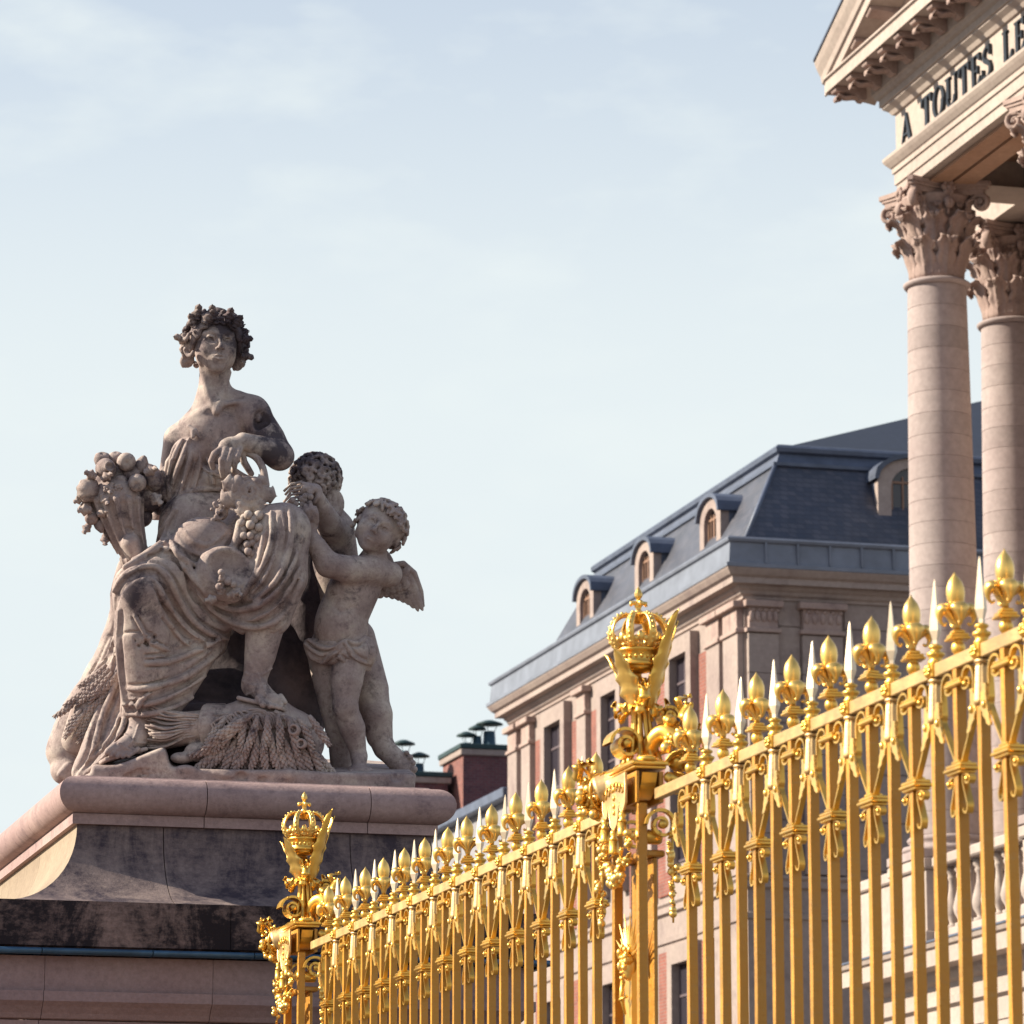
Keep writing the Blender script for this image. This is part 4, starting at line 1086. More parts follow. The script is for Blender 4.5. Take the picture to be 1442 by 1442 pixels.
def build_post(loc, label):
    P = empty('crowned_post', loc, label, 'gilded post', 'crowned posts of the gilded railing')
    # crown
    cr = empty('crown', (-0.015, 0, 0.60), parent=P)
    put('band', mesh_of(lambda m: (m.lathe([(0.082, -0.02), (0.097, -0.016), (0.102, -0.008), (0.098, 0.0), (0.094, 0.004), (0.094, 0.044), (0.099, 0.048), (0.105, 0.056), (0.103, 0.066), (0.094, 0.070), (0.086, 0.066), (0.084, 0.0), (0.082, -0.02)], 40, cap=False),
        [m.ball((0.096 * math.cos(a), 0.096 * math.sin(a), 0.024), 0.0085, 8, 5, (1, 1, 1.2)) for a in [k * 2 * math.pi / 22 for k in range(22)]]), 'band', M_GOLD), cr)
    put('bowl', mesh_of(lambda m: m.lathe([(0.010, -0.040), (0.035, -0.040), (0.062, -0.034), (0.082, -0.021), (0.078, -0.018), (0.0, -0.03)], 28, cap=False), 'bowl', M_GOLD), cr)
    def arch(m):
        pts = crom([(0.100, 0.066), (0.128, 0.10), (0.138, 0.145), (0.118, 0.195), (0.080, 0.222), (0.040, 0.218), (0.014, 0.190)], 4)
        m.tube([(x, 0, z) for x, z in pts], 0.0125, 8, flat=(1.5, 0.6))
        for i in range(2, len(pts) - 1, 2):
            x, z = pts[i]; m.ball((x + 0.006, 0, z + 0.005), 0.0085 * (1.15 - i / 50), 8, 6)
    arch_me = mesh_of(arch, 'arch', M_GOLD_SMOOTH)
    def fleuron(m):
        m.tube([(0.100, 0, 0.066), (0.108, 0, 0.095)], [0.006, 0.005], 6)
        m.ball((0.114, 0, 0.114), 0.0185, 10, 8, (0.8, 0.9, 1.3)); m.ball((0.113, -0.021, 0.098), 0.0125, 8, 6); m.ball((0.113, 0.021, 0.098), 0.0125, 8, 6)
        m.ball((0.104, 0, 0.078), 0.011, 8, 6, (1, 1.6, 0.7))
    fle_me = mesh_of(fleuron, 'fleuron', M_GOLD_SMOOTH)
    pearl_me = mesh_of(lambda m: (m.tube([(0.100, 0, 0.066), (0.110, 0, 0.090)], 0.004, 5), m.ball((0.116, 0, 0.102), 0.0150, 10, 8)), 'pearl', M_GOLD_SMOOTH)
    for k in range(8):
        a = k * math.pi / 4 + 0.2
        put('arch', arch_me, cr, (0, 0, 0), (0, 0, a)); put('fleuron', fle_me, cr, (0, 0, 0), (0, 0, a + math.pi / 8))
        put('pearl', pearl_me, cr, (0, 0, 0), (0, 0, a + math.pi / 16)); put('pearl', pearl_me, cr, (0, 0, 0), (0, 0, a + 3 * math.pi / 16))
    def finial(m):
        m.lathe([(0.018, 0.185), (0.012, 0.20), (0.010, 0.225), (0.022, 0.232), (0.024, 0.240), (0.012, 0.248), (0.014, 0.262), (0.020, 0.270), (0.012, 0.282), (0.010, 0.296)], 14)
        m.lathe([(0.008, 0.296), (0.018, 0.312), (0.019, 0.325), (0.012, 0.342), (0.001, 0.358)], 12, smooth=False)
        for a in range(4):
            c, s = math.cos(a * math.pi / 2), math.sin(a * math.pi / 2)
            m.tube([(0, 0, 0.272), (0.018 * c, 0.018 * s, 0.282), (0.034 * c, 0.034 * s, 0.280), (0.038 * c, 0.038 * s, 0.266)], [0.008, 0.010, 0.012, 0.006], 8)
    put('finial', mesh_of(finial, 'finial', M_GOLD_SMOOTH), cr)
    # stem with flutes, widening to the cap
    def stem(m):
        for k in range(9):
            a = k * 2 * math.pi / 9
            for (r0, r1, r2, r3) in ((0.085, 0.052, 0.034, 0.05),):
                m.tube(crom([(r0 * math.cos(a), r0 * 1.5 * math.sin(a), 0.13), (r1 * math.cos(a), r1 * math.sin(a), 0.24), (r2 * math.cos(a) - 0.006, r2 * math.sin(a), 0.38), (r3 * math.cos(a) - 0.012, r3 * math.sin(a), 0.53)], 5), [0.014] * 6 + [0.011] * 10, 6)
        m.lathe([(0.024, 0.40), (0.034, 0.41), (0.034, 0.425), (0.022, 0.435)], 16, c=(-0.006, 0, 0))
    put('stem', mesh_of(stem, 'stem', M_GOLD), P)
    br = empty('foliage', (0, 0, 0), parent=P)
    for a, z, me, sc, ln in ((math.pi + 0.55, 0.40, frond, 1.0, 0.34), (math.pi - 0.65, 0.41, frond, 0.95, 0.32), (-0.80, 0.39, frond_big, 1.0, 0.20), (0.30, 0.40, frond_big, 0.95, 0.24), (math.pi / 2, 0.42, frond, 0.9, 0.3), (-1.75, 0.39, gleaf_small, 1.2, 0.5)):
        put('acanthus_leaf', me, br, (0.055 * math.cos(a) - 0.005, 0.055 * math.sin(a), z), (0, ln, a), (sc, sc, sc))
    for k in range(9):
        a = k * 0.70 + 0.2
        put('small_leaf', gleaf_small, br, (0.042 * math.cos(a) - 0.008, 0.042 * math.sin(a), 0.385 + 0.012 * (k % 3)), (0, 1.1 + 0.35 * (k % 2), a), (0.9, 1.0, 0.85))
    # volutes on the cap
    def vol(m, cx, cz, r, sgn, y0, y1):
        sp = spiral(1.6, r, r * 0.22, 30, math.pi * (0.0 if sgn > 0 else 1.0), cx, cz, sgn)
        n = len(sp); vs, fs = [], []
        path = sp
        for k in range(n):
            a = Vector(path[max(k - 1, 0)]); b = Vector(path[min(k + 1, n - 1)]); t = (b - a).normalized(); nn = Vector((-t.y, t.x)) * 0.007
            p = Vector(path[k])
            for q, y in ((p + nn, y0), (p + nn, y1), (p - nn, y1), (p - nn, y0)): vs.append((q.x, y, q.y))
        for k in range(n - 1):
            for i in range(4):
                j = (i + 1) % 4; fs.append((k * 4 + i, k * 4 + j, k * 4 + 4 + j, k * 4 + 4 + i))
        m.add(vs, fs); m.ball((cx, y0, cz), r * 0.28, 10, 8); m.tube([(cx, y0, cz), (cx, y1, cz)], r * 0.2, 8)
        for i in range(3, n - 8, 3): m.ball((sp[i][0], y0, sp[i][1]), 0.006, 6, 5)
    put('volute', mesh_of(lambda m: vol(m, -0.088, 0.225, 0.078, -1, -0.06, 0.06), 'volute', M_GOLD), P, (0.0, 0.0, 0.0))
    put('volute', mesh_of(lambda m: vol(m, 0.080, 0.240, 0.080, 1, -0.06, 0.06), 'volute', M_GOLD), P)
    put('volute', mesh_of(lambda m: vol(m, 0.115, 0.36, 0.048, 1, -0.05, 0.04), 'volute', M_GOLD), P)
    # cap, box, cloth with tassels
    cap = MB().bbox(-0.125, 0.050, -0.245, 0.245, 0.104, 0.125, 0.006).bbox(-0.112, 0.040, -0.232, 0.232, 0.090, 0.1035, 0.004).lathe([(0.05, 0.1255), (0.05, 0.14), (0.03, 0.15)], 14, c=(-0.04, -0.2, 0)).local('cap', M_GOLD, P)
    MB().box(-0.095, -0.083, -0.215, 0.215, -0.06, 0.0795).box(0.012, 0.030, -0.215, 0.215, -0.06, 0.0795).box(-0.0825, 0.0115, -0.05, 0.05, -0.06, 0.0795).local('box', M_GOLD_BAR, P)
    for s in (-1, 1): MB().ribbon([(s * a, b) for a, b in crom([(0.215, 0.075), (0.19, 0.02), (0.14, -0.02), (0.09, -0.03), (0.06, 0.0), (0.09, 0.03)], 4)], 0.012, -0.07, 0.0).local('bracket_scroll', M_GOLD, P)
    cl = MB()
    poly = [(-0.175, 0.078), (0.175, 0.078), (0.175, -0.06), (0.15, -0.085), (0.12, -0.10), (0.10, -0.085), (0.085, -0.05), (0.07, -0.09), (0.05, -0.14), (0.0, -0.165), (-0.05, -0.14), (-0.07, -0.09), (-0.085, -0.05), (-0.10, -0.085), (-0.12, -0.10), (-0.15, -0.085), (-0.175, -0.06)]
    cl.prism(poly, -0.135, -0.127, 'x')
    cl.tube([(-0.136, a, b) for a, b in poly[1:]] + [(-0.136, -0.175, 0.078)], 0.0045, 6)
    cl.local('fringed_cloth', M_GOLD_PALE, P)
    orn = MB()
    for s in (-1, 1):
        for q in range(3):
            a = s * (0.03 + 0.05 * q)
            orn.tube([(-0.139, a + 0.018 * math.cos(t), 0.03 - 0.01 * q + 0.02 * math.sin(t * 1.0)) for t in [k * 0.5 for k in range(11)]], 0.0035, 5)
    for b in (0.02, -0.02, -0.055, -0.085): orn.ball((-0.138, 0, b), 0.011, 8, 6, (0.6, 1, 1.2))
    orn.local('cloth_embroidery', M_GOLD, P)
    tas = MB()
    tas.lathe([(0.001, 0.0), (0.012, -0.004), (0.016, -0.016), (0.010, -0.028), (0.017, -0.034), (0.017, -0.042)][::-1], 14)
    tas.lathe([(0.020, -0.095), (0.0205, -0.090), (0.017, -0.044)], 28, flute=0.06, nf=12)
    tas_me = tas.mesh('tassel', M_GOLD)
    for a, b in ((0.135, -0.095), (0.0, -0.162), (-0.135, -0.095)): put('tassel', tas_me, P, (-0.138, a, b), (0, 0, 0), (1.15, 1.15, 1.15))
    # pilaster bars
    for s in (-1, 1):
        MB().bbox(-0.088, -0.042, s * 0.19 - 0.016, s * 0.19 + 0.016, -3.5, -0.061, 0.004).local('pilaster_bar', M_GOLD_BAR, P)
    MB().bbox(-0.008, 0.014, -0.17, 0.17, -3.5, -0.30, 0.004).bbox(-0.06, 0.045, -0.19, 0.19, -0.30, -0.27, 0.006).local('back_plate', M_GOLD_BAR, P)
    # console ring with hanging chain
    put('ring_scroll', mesh_of(lambda m: vol(m, 0.02, -0.16, 0.075, -1, -0.235, -0.20), 'ring_scroll', M_GOLD), P)
    put('ring_scroll', mesh_of(lambda m: vol(m, 0.02, -0.16, 0.075, -1, 0.20, 0.235), 'ring_scroll', M_GOLD), P)
    MB().lathe([(0.03, -0.06), (0.034, -0.05), (0.034, 0.05), (0.03, 0.06)], 16, M=Matrix.Translation((-0.03, -0.17, -0.21)) @ Matrix.Rotation(math.pi / 2, 4, 'Y')).local('roll', M_GOLD, P)
    # festoon
    fe = empty('festoon', (0, 0, 0), parent=P)
    it = []
    for k in range(34):
        t = k / 33; y = 0.19 - 0.40 * t
        z = -0.20 - 0.19 * math.sin(math.pi * t) ** 0.8
        for q in range(2):
            it.append((rnd.choice([0, 0, 0, 0, 2, 4, 5]), -0.125 + rnd.uniform(-0.022, 0.012), y + rnd.uniform(-0.012, 0.012), z + rnd.uniform(-0.03, 0.03), rnd.uniform(0.014, 0.023)))
    fruitpile(fe, it)
    for s in (-1, 1):
        dr = empty('drop', (0, 0, 0), parent=P); it = []
        for k in range(22):
            t = k / 21; w = 0.022 * math.sin(math.pi * (0.15 + 0.8 * t))
            it.append((rnd.choice([0, 0, 1, 4, 5, 0]), (0.06 if s < 0 else -0.12) + rnd.uniform(-w, w), s * 0.25 + rnd.uniform(-w, w) * 0.6, -0.20 - 0.36 * t, rnd.uniform(0.012, 0.020)))
        fruitpile(dr, it)
        MB().tube([(0.06 if s < 0 else -0.12, s * 0.25, -0.14), (0.06 if s < 0 else -0.12, s * 0.25, -0.60)], 0.005, 6).local('cord', M_GOLD, dr)
    # horns of plenty
    def horn(m, s):
        pts = crom([(0.02 * s, 0.02 * s * -1, 0.14), (-0.03 * s, 0.10 * -s, 0.16), (-0.08 * s, 0.17 * -s, 0.12)], 6)
        pts = [(p[0], p[1], p[2]) for p in pts]
        m.tube(pts, [0.030 + 0.045 * (i / (len(pts) - 1)) for i in range(len(pts))], 18)
        for k in range(10):
            a = k * 2 * math.pi / 10
            m.tube([(p[0] + (0.032 + 0.045 * i / 12) * math.cos(a), p[1], p[2] + (0.032 + 0.045 * i / 12) * math.sin(a)) for i, p in enumerate(pts)], 0.007, 5)
    R0 = empty('cornucopia', (-0.11, 0.16, 0.02), parent=P)
    put('horn', mesh_of(lambda m: m.tube(crom([(0.10, -0.06, 0.12), (0.075, -0.02, 0.10), (0.03, 0.02, 0.05), (-0.015, 0.06, 0.02)], 5), [0.03 + 0.0035 * i for i in range(16)], 24, flat=(1, 1)), 'horn', M_GOLD_PALE), R0)
    rb = MB()
    for k in range(7):
        t = k / 6.0; c = crom([(0.10, -0.06, 0.12), (0.075, -0.02, 0.10), (0.03, 0.02, 0.05), (-0.015, 0.06, 0.02)], 2)[k if k < 7 else 6]
        rr_ = 0.034 + 0.0085 * k
        rb.tube([(c[0] + rr_ * math.cos(a) * 0.8, c[1] + rr_ * math.cos(a) * 0.3, c[2] + rr_ * math.sin(a)) for a in [q * 2 * math.pi / 16 for q in range(17)]], 0.006, 5)
    put('horn_ring', rb.mesh('horn_ring', M_GOLD), R0)
    it = [(4, -0.10, 0.14, 0.135, 0.032), (4, -0.06, 0.12, 0.15, 0.034), (4, -0.03, 0.16, 0.11, 0.032), (4, -0.08, 0.16, 0.08, 0.03), (0, -0.09, 0.15, 0.02, 0.026), (0, -0.06, 0.13, 0.04, 0.024), (3, -0.07, 0.15, -0.02, 0.042), (3, -0.04, 0.13, -0.03, 0.04),
          (1, -0.045, 0.10, -0.075, 0.028), (5, -0.12, 0.15, 0.08, 0.05), (5, -0.05, 0.12, 0.07, 0.05), (0, -0.025, 0.12, 0.00, 0.024), (5, -0.02, 0.12, -0.06, 0.05), (6, -0.10, 0.14, 0.07, 0.05), (0, -0.075, 0.13, -0.065, 0.018), (6, -0.03, 0.10, -0.11, 0.05), (2, -0.10, 0.13, -0.01, 0.026)]
    fruitpile(R0, it)
    R1 = empty('cornucopia', (0.10, -0.12, 0.10), parent=P)
    put('horn', mesh_of(lambda m: m.tube(crom([(-0.10, 0.10, 0.02), (-0.07, 0.04, 0.14), (-0.02, 0.0, 0.17), (0.03, -0.03, 0.12)], 5), [0.022 + 0.003 * i for i in range(16)], 20), 'horn', M_GOLD), R1)
    it = [(2, 0.0, -0.08, 0.02, 0.040), (2, -0.035, -0.10, -0.05, 0.036), (2, -0.02, -0.04, 0.22, 0.034), (4, 0.035, -0.10, 0.10, 0.036), (4, 0.06, -0.05, 0.03, 0.036), (4, 0.02, -0.10, 0.06, 0.03), (0, 0.05, -0.07, 0.14, 0.026), (0, 0.02, -0.06, 0.17, 0.024), (1, 0.07, -0.06, -0.01, 0.03),
          (6, 0.04, -0.05, 0.20, 0.075), (6, 0.07, -0.04, 0.17, 0.075), (6, 0.10, -0.02, 0.12, 0.06), (5, 0.09, -0.05, 0.08, 0.06), (5, 0.04, -0.10, -0.02, 0.06), (5, -0.05, -0.10, 0.02, 0.05), (5, 0.07, -0.08, -0.07, 0.06), (3, 0.035, -0.08, -0.08, 0.04), (0, -0.005, -0.08, -0.095, 0.026),
          (6, 0.06, -0.07, -0.12, 0.06), (4, 0.10, -0.04, 0.05, 0.03), (0, -0.05, -0.08, 0.09, 0.028), (4, -0.04, -0.08, 0.13, 0.03), (0, 0.08, -0.05, 0.10, 0.022), (5, 0.0, -0.08, 0.11, 0.055)]
    fruitpile(R1, it)
    # mask with rays
    mk = empty('mask', (-0.075, -0.02, -0.77), parent=P)
    fm = MB()
    fm.ball((0, 0, 0), 0.055, 20, 16, (0.75, 0.8, 1.28)); fm.ball((-0.042, 0, -0.005), 0.0135, 10, 8, (1.1, 0.75, 1.6)); fm.ball((-0.036, 0, 0.034), 0.02, 10, 8, (0.6, 1.7, 0.45))
    fm.ball((-0.038, 0, -0.033), 0.012, 10, 6, (0.7, 1.5, 0.45)); fm.ball((-0.034, 0, -0.058), 0.014, 10, 6, (0.9, 1.1, 0.8))
    for s in (-1, 1): fm.ball((-0.035, s * 0.017, 0.018), 0.0085, 8, 6, (0.8, 1.2, 0.7)); fm.ball((-0.030, s * 0.024, -0.012), 0.015, 8, 6)
    put('face', fm.mesh('face', M_GOLD_SMOOTH), mk)
    hm = MB()
    for k in range(30):
        a = rnd.uniform(-0.3, math.pi + 0.3); rr_ = rnd.uniform(0.048, 0.068)
        hm.ball((-0.018 + rnd.uniform(-0.02, 0.02), rr_ * 0.85 * math.cos(a), 0.02 + rr_ * math.sin(a)), rnd.uniform(0.010, 0.017), 8, 6, (1, 1, 1.2))
    put('hair', hm.mesh('hair', M_GOLD), mk)
    ray = mesh_of(lambda m: m.lathe([(0.007, 0.0), (0.0075, 0.02), (0.001, 0.12)], 6, smooth=False), 'ray', M_GOLD_SMOOTH)
    for k in range(13):
        a = -1.25 + k * 2.5 / 12
        put('ray', ray, mk, (0.0, 0.055 * math.sin(a), 0.02 + 0.055 * math.cos(a)), (-a, -0.05, 0), (1.2, 1.2, 1.35 if k % 2 else 0.9))
    hb = MB(); hb.tube([(-0.03, 0, -0.07), (-0.035, 0.01, -0.14), (-0.02, 0, -0.22)], [0.012, 0.010, 0.006], 8); hb.tube([(-0.02, -0.03, -0.14), (-0.045, 0, -0.155), (-0.02, 0.03, -0.14)], 0.007, 6)
    put('ribbon', hb.mesh('ribbon', M_GOLD), mk)
    MB().add([(x, y, z) for z, w in ((-3.5, 0.03), (-0.72, 0.055)) for x, y in ((-0.075, -w), (-0.031, -w), (-0.031, w), (-0.075, w))], [(0, 1, 5, 4), (1, 2, 6, 5), (2, 3, 7, 6), (3, 0, 4, 7), (4, 5, 6, 7)]).local('tapered_shaft', M_GOLD, P)
    return P
post = build_post((XF, 17.25, Z_RAIL), 'gilded post topped by a royal crown, the one standing in the middle of the railing')
post2 = copy_tree(post)
post2.location = (XF, 24.39, Z_RAIL)
post2['label'] = 'gilded post topped by a royal crown, at the railing end against the stone pedestal'
# ------------------------------------------------------------------ carved figures: implicit surfaces meshed with numpy
class Sculpt:
    """signed distance grid in carving units (1 unit = 4.7 mm): x right, y down, z towards the front"""
    def __init__(self, lo, hi, res):
        self.lo = np.array(lo, np.float32); self.res = res
        self.n = [int((h - l) / res) + 1 for l, h in zip(lo, hi)]
        self.ax = [self.lo[i] + res * np.arange(self.n[i], dtype=np.float32) for i in range(3)]
        self.D = np.full(self.n, 40.0, np.float32)
    def sl(self, lo, hi):
        out = []
        for i in range(3):
            a = max(0, int((lo[i] - self.lo[i]) / self.res)); b = min(self.n[i], int((hi[i] - self.lo[i]) / self.res) + 2)
            if b <= a: return None
            out.append(slice(a, b))
        return tuple(out)
    def grid(self, s):
        return np.meshgrid(self.ax[0][s[0]], self.ax[1][s[1]], self.ax[2][s[2]], indexing='ij', sparse=True)
    def merge(self, s, d, k, cut=False):
        A = self.D[s]
        if cut:
            B = -d
            if k > 0:
                h = np.clip(0.5 - 0.5 * (A - B) / k, 0, 1); self.D[s] = A * (1 - h) + B * h + k * h * (1 - h)
            else: self.D[s] = np.maximum(A, B)
        else:
            if k > 0:
                h = np.clip(0.5 + 0.5 * (A - d) / k, 0, 1); self.D[s] = A * (1 - h) + d * h - k * h * (1 - h)
            else: self.D[s] = np.minimum(A, d)
    def tube(self, pts, rad, k=4.0, cut=False):
        if not hasattr(rad, '__len__'): rad = [rad] * len(pts)
        P = np.array(pts, np.float32); m = max(rad) + k + 4
        s = self.sl(P.min(0) - m, P.max(0) + m)
        if s is None: return self
        X, Y, Z = self.grid(s); d = None
        for i in range(len(P) - 1):
            a, b = P[i], P[i + 1]; ab = b - a; L2 = float(ab @ ab) + 1e-9
            t = ((X - a[0]) * ab[0] + (Y - a[1]) * ab[1] + (Z - a[2]) * ab[2]) / L2
            t = np.clip(t, 0, 1)
            q = np.sqrt((X - a[0] - ab[0] * t) ** 2 + (Y - a[1] - ab[1] * t) ** 2 + (Z - a[2] - ab[2] * t) ** 2) - (rad[i] + (rad[i + 1] - rad[i]) * t)
            d = q if d is None else np.minimum(d, q)
        self.merge(s, d, k, cut); return self
    def blob(self, c, r, k=6.0, R=None, cut=False):
        if not hasattr(r, '__len__'): r = (r, r, r)
        c = np.array(c, np.float32); m = max(r) + k + 3
        s = self.sl(c - m, c + m)
        if s is None: return self
        X, Y, Z = self.grid(s); X = X - c[0]; Y = Y - c[1]; Z = Z - c[2]
        if R is not None:
            R = np.array(R, np.float32)
            X, Y, Z = (R[0, 0] * X + R[1, 0] * Y + R[2, 0] * Z, R[0, 1] * X + R[1, 1] * Y + R[2, 1] * Z, R[0, 2] * X + R[1, 2] * Y + R[2, 2] * Z)
        k0 = np.sqrt((X / r[0]) ** 2 + (Y / r[1]) ** 2 + (Z / r[2]) ** 2)
        k1 = np.sqrt((X / r[0] ** 2) ** 2 + (Y / r[1] ** 2) ** 2 + (Z / r[2] ** 2) ** 2)
        self.merge(s, k0 * (k0 - 1.0) / np.maximum(k1, 1e-6), k, cut); return self
    def slab(self, c, h, rnd_=2.0, k=2.0, R=None, cut=False):
        c = np.array(c, np.float32); m = math.sqrt(sum(q * q for q in h)) + k + 3
        s = self.sl(c - m, c + m)
        if s is None: return self
        X, Y, Z = self.grid(s); X = X - c[0]; Y = Y - c[1]; Z = Z - c[2]
        if R is not None:
            R = np.array(R, np.float32)
            X, Y, Z = (R[0, 0] * X + R[1, 0] * Y + R[2, 0] * Z, R[0, 1] * X + R[1, 1] * Y + R[2, 1] * Z, R[0, 2] * X + R[1, 2] * Y + R[2, 2] * Z)
        qx, qy, qz = np.abs(X) - h[0] + rnd_, np.abs(Y) - h[1] + rnd_, np.abs(Z) - h[2] + rnd_
        d = np.sqrt(np.maximum(qx, 0) ** 2 + np.maximum(qy, 0) ** 2 + np.maximum(qz, 0) ** 2) + np.minimum(np.maximum(qx, np.maximum(qy, qz)), 0) - rnd_
        self.merge(s, d, k, cut); return self
    def front(self, x, y, default=0.0):
        i = int(round((x - self.lo[0]) / self.res)); j = int(round((y - self.lo[1]) / self.res))
        if not (0 <= i < self.n[0] and 0 <= j < self.n[1]): return default
        q = np.nonzero(self.D[i, j] < 0)[0]
        return float(self.ax[2][q[-1]]) if len(q) else default
    def fold(self, pts, r, off=0.0, k=4.0, cut=False, n=4, taper=True, sharp=None):
        """ridge (or groove) laid on the front surface along a 2-D line"""
        P = crom(pts, n); zs = [self.front(p[0], p[1], None) for p in P]
        keep = [i for i, z in enumerate(zs) if z is not None]
        if not keep: return self
        P = P[keep[0]:keep[-1] + 1]; zs = zs[keep[0]:keep[-1] + 1]
        if len(P) < 3: return self
        last = zs[0]; o = []
        for z in zs:
            if z is None: z = last
            last = z; o.append(z)
        o = np.array(o)
        for _ in range(2): o = np.convolve(np.pad(o, 1, mode='edge'), [0.25, 0.5, 0.25], 'valid')
        N = len(P); rr = []
        for i in range(N):
            t = i / (N - 1); rr.append(r * (0.45 + 0.55 * math.sin(math.pi * min(max(t, 0.04), 0.96)) ** 0.6) if taper else r)
        return self.tube([(p[0], p[1], z + off) for p, z in zip(P, o)], rr, k, cut)
    def drape(self, pts, r, off=1.5, side=1, dep=1.0, k=2.5, n=5):
        """a carved fold: narrow ridge with an undercut groove along one side (side=0 for both)"""
        P = crom(pts, n)
        for sd in ((side,) if side else (-1, 1)):
            Q = []
            for i, p in enumerate(P):
                a = P[max(0, i - 1)]; b = P[min(len(P) - 1, i + 1)]; t = b - a; L = math.hypot(t[0], t[1]) or 1
                Q.append((p[0] - t[1] / L * sd * r * 1.25, p[1] + t[0] / L * sd * r * 1.25))
            self.fold(Q, r * 0.85 * dep, 0.5, 2.0, True, 1)
        return self.fold(pts, r, off, k, False, n)
    def rough(self, amp, scale, seed=0):
        r = np.random.RandomState(seed)
        X, Y, Z = np.meshgrid(*self.ax, indexing='ij', sparse=True)
        acc = 0
        for _ in range(6):
            w = r.normal(size=3) / scale; ph = r.uniform(0, 6.28, 3)
            acc = acc + np.sin(X * w[0] + ph[0] + 1.3 * np.sin(Y * w[1] * 1.7 + ph[1])) * np.sin(Z * w[2] + Y * w[1] + ph[2])
        self.D += (acc * (amp / 3.0)).astype(np.float32); return self
    def mesh(self):
        D = self.D; D[0], D[-1], D[:, 0], D[:, -1], D[:, :, 0], D[:, :, -1] = 5, 5, 5, 5, 5, 5
        S = D < 0; nx, ny, nz_ = D.shape
        cnt = np.zeros((nx - 1, ny - 1, nz_ - 1), np.int8)
        for a in (0, 1):
            for b in (0, 1):
                for c in (0, 1): cnt += S[a:nx - 1 + a, b:ny - 1 + b, c:nz_ - 1 + c]
        act = (cnt > 0) & (cnt < 8)
        I = np.argwhere(act); idx = np.full(act.shape, -1, np.int32); idx[act] = np.arange(len(I), dtype=np.int32)
        cor = [(a, b, c) for a in (0, 1) for b in (0, 1) for c in (0, 1)]
        val = {q: D[I[:, 0] + q[0], I[:, 1] + q[1], I[:, 2] + q[2]] for q in cor}
        acc = np.zeros((len(I), 3), np.float32); w = np.zeros(len(I), np.float32)
        for q in cor:
            for ax in range(3):
                if q[ax]: continue
                p = list(q); p[ax] = 1; p = tuple(p)
                d0, d1 = val[q], val[p]; m = (d0 < 0) != (d1 < 0)
                t = np.where(m, d0 / np.where(m, d0 - d1, 1), 0)
                for c in range(3): acc[:, c] += np.where(m, q[c] + (t if c == ax else 0), 0)
                w += m
        V = (I + acc / w[:, None]) * self.res + self.lo
        F = []
        for ax in range(3):
            o1, o2 = [(1, 2), (2, 0), (0, 1)][ax]
            s0 = [slice(1, -1)] * 3; s1 = [slice(1, -1)] * 3; s0[ax] = slice(0, -1); s1[ax] = slice(1, None)
            A, B = S[tuple(s0)], S[tuple(s1)]
            E = np.argwhere(A != B)
            if not len(E): continue
            up_ = A[E[:, 0], E[:, 1], E[:, 2]]
            off = np.ones(3, int); off[ax] = 0; E = E + off
            def cell(a, b):
                C = E.copy(); C[:, o1] -= a; C[:, o2] -= b; return idx[C[:, 0], C[:, 1], C[:, 2]]
            q = np.stack([cell(1, 1), cell(0, 1), cell(0, 0), cell(1, 0)], 1)
            q[~up_] = q[~up_][:, ::-1]; F.append(q)
        return V, np.concatenate(F)

# frame of the sculpture
ST_C = np.array([0.0, 0.0, 0.0])
_fw = np.array([math.sin(YAW) * math.cos(PITCH), math.cos(YAW) * math.cos(PITCH), math.sin(PITCH)])
_rt = np.array([math.cos(YAW), -math.sin(YAW), 0.0]); _up = np.cross(_rt, _fw)
_ray = _fw * F_PX + _rt * (350 - 721) + _up * (721 - 780)
ST_C = EYE + _ray * (26.75 / _ray[1])                     # the middle of the carved group
ST_S = float((ST_C - EYE) @ _fw) / F_PX
ST_T = -(ST_C - EYE) / np.linalg.norm(ST_C - EYE)
ST_R = np.cross(np.array([0, 0, 1.0]), ST_T); ST_R /= np.linalg.norm(ST_R)
ST_U = np.cross(ST_T, ST_R)
ST_ROOT = Vector((float(ST_C[0]), float(ST_C[1]), 5.235))
def st(P):
    P = np.atleast_2d(np.asarray(P, float))
    q = P - np.array([350.0, 780.0, 0.0])
    return ST_C + (q[:, :1] * ST_R - q[:, 1:2] * ST_U + q[:, 2:3] * ST_T) * ST_S - np.array(ST_ROOT)
ST_M = Matrix(((ST_R[0], -ST_U[0], ST_T[0]), (ST_R[1], -ST_U[1], ST_T[1]), (ST_R[2], -ST_U[2], ST_T[2]))).to_4x4()

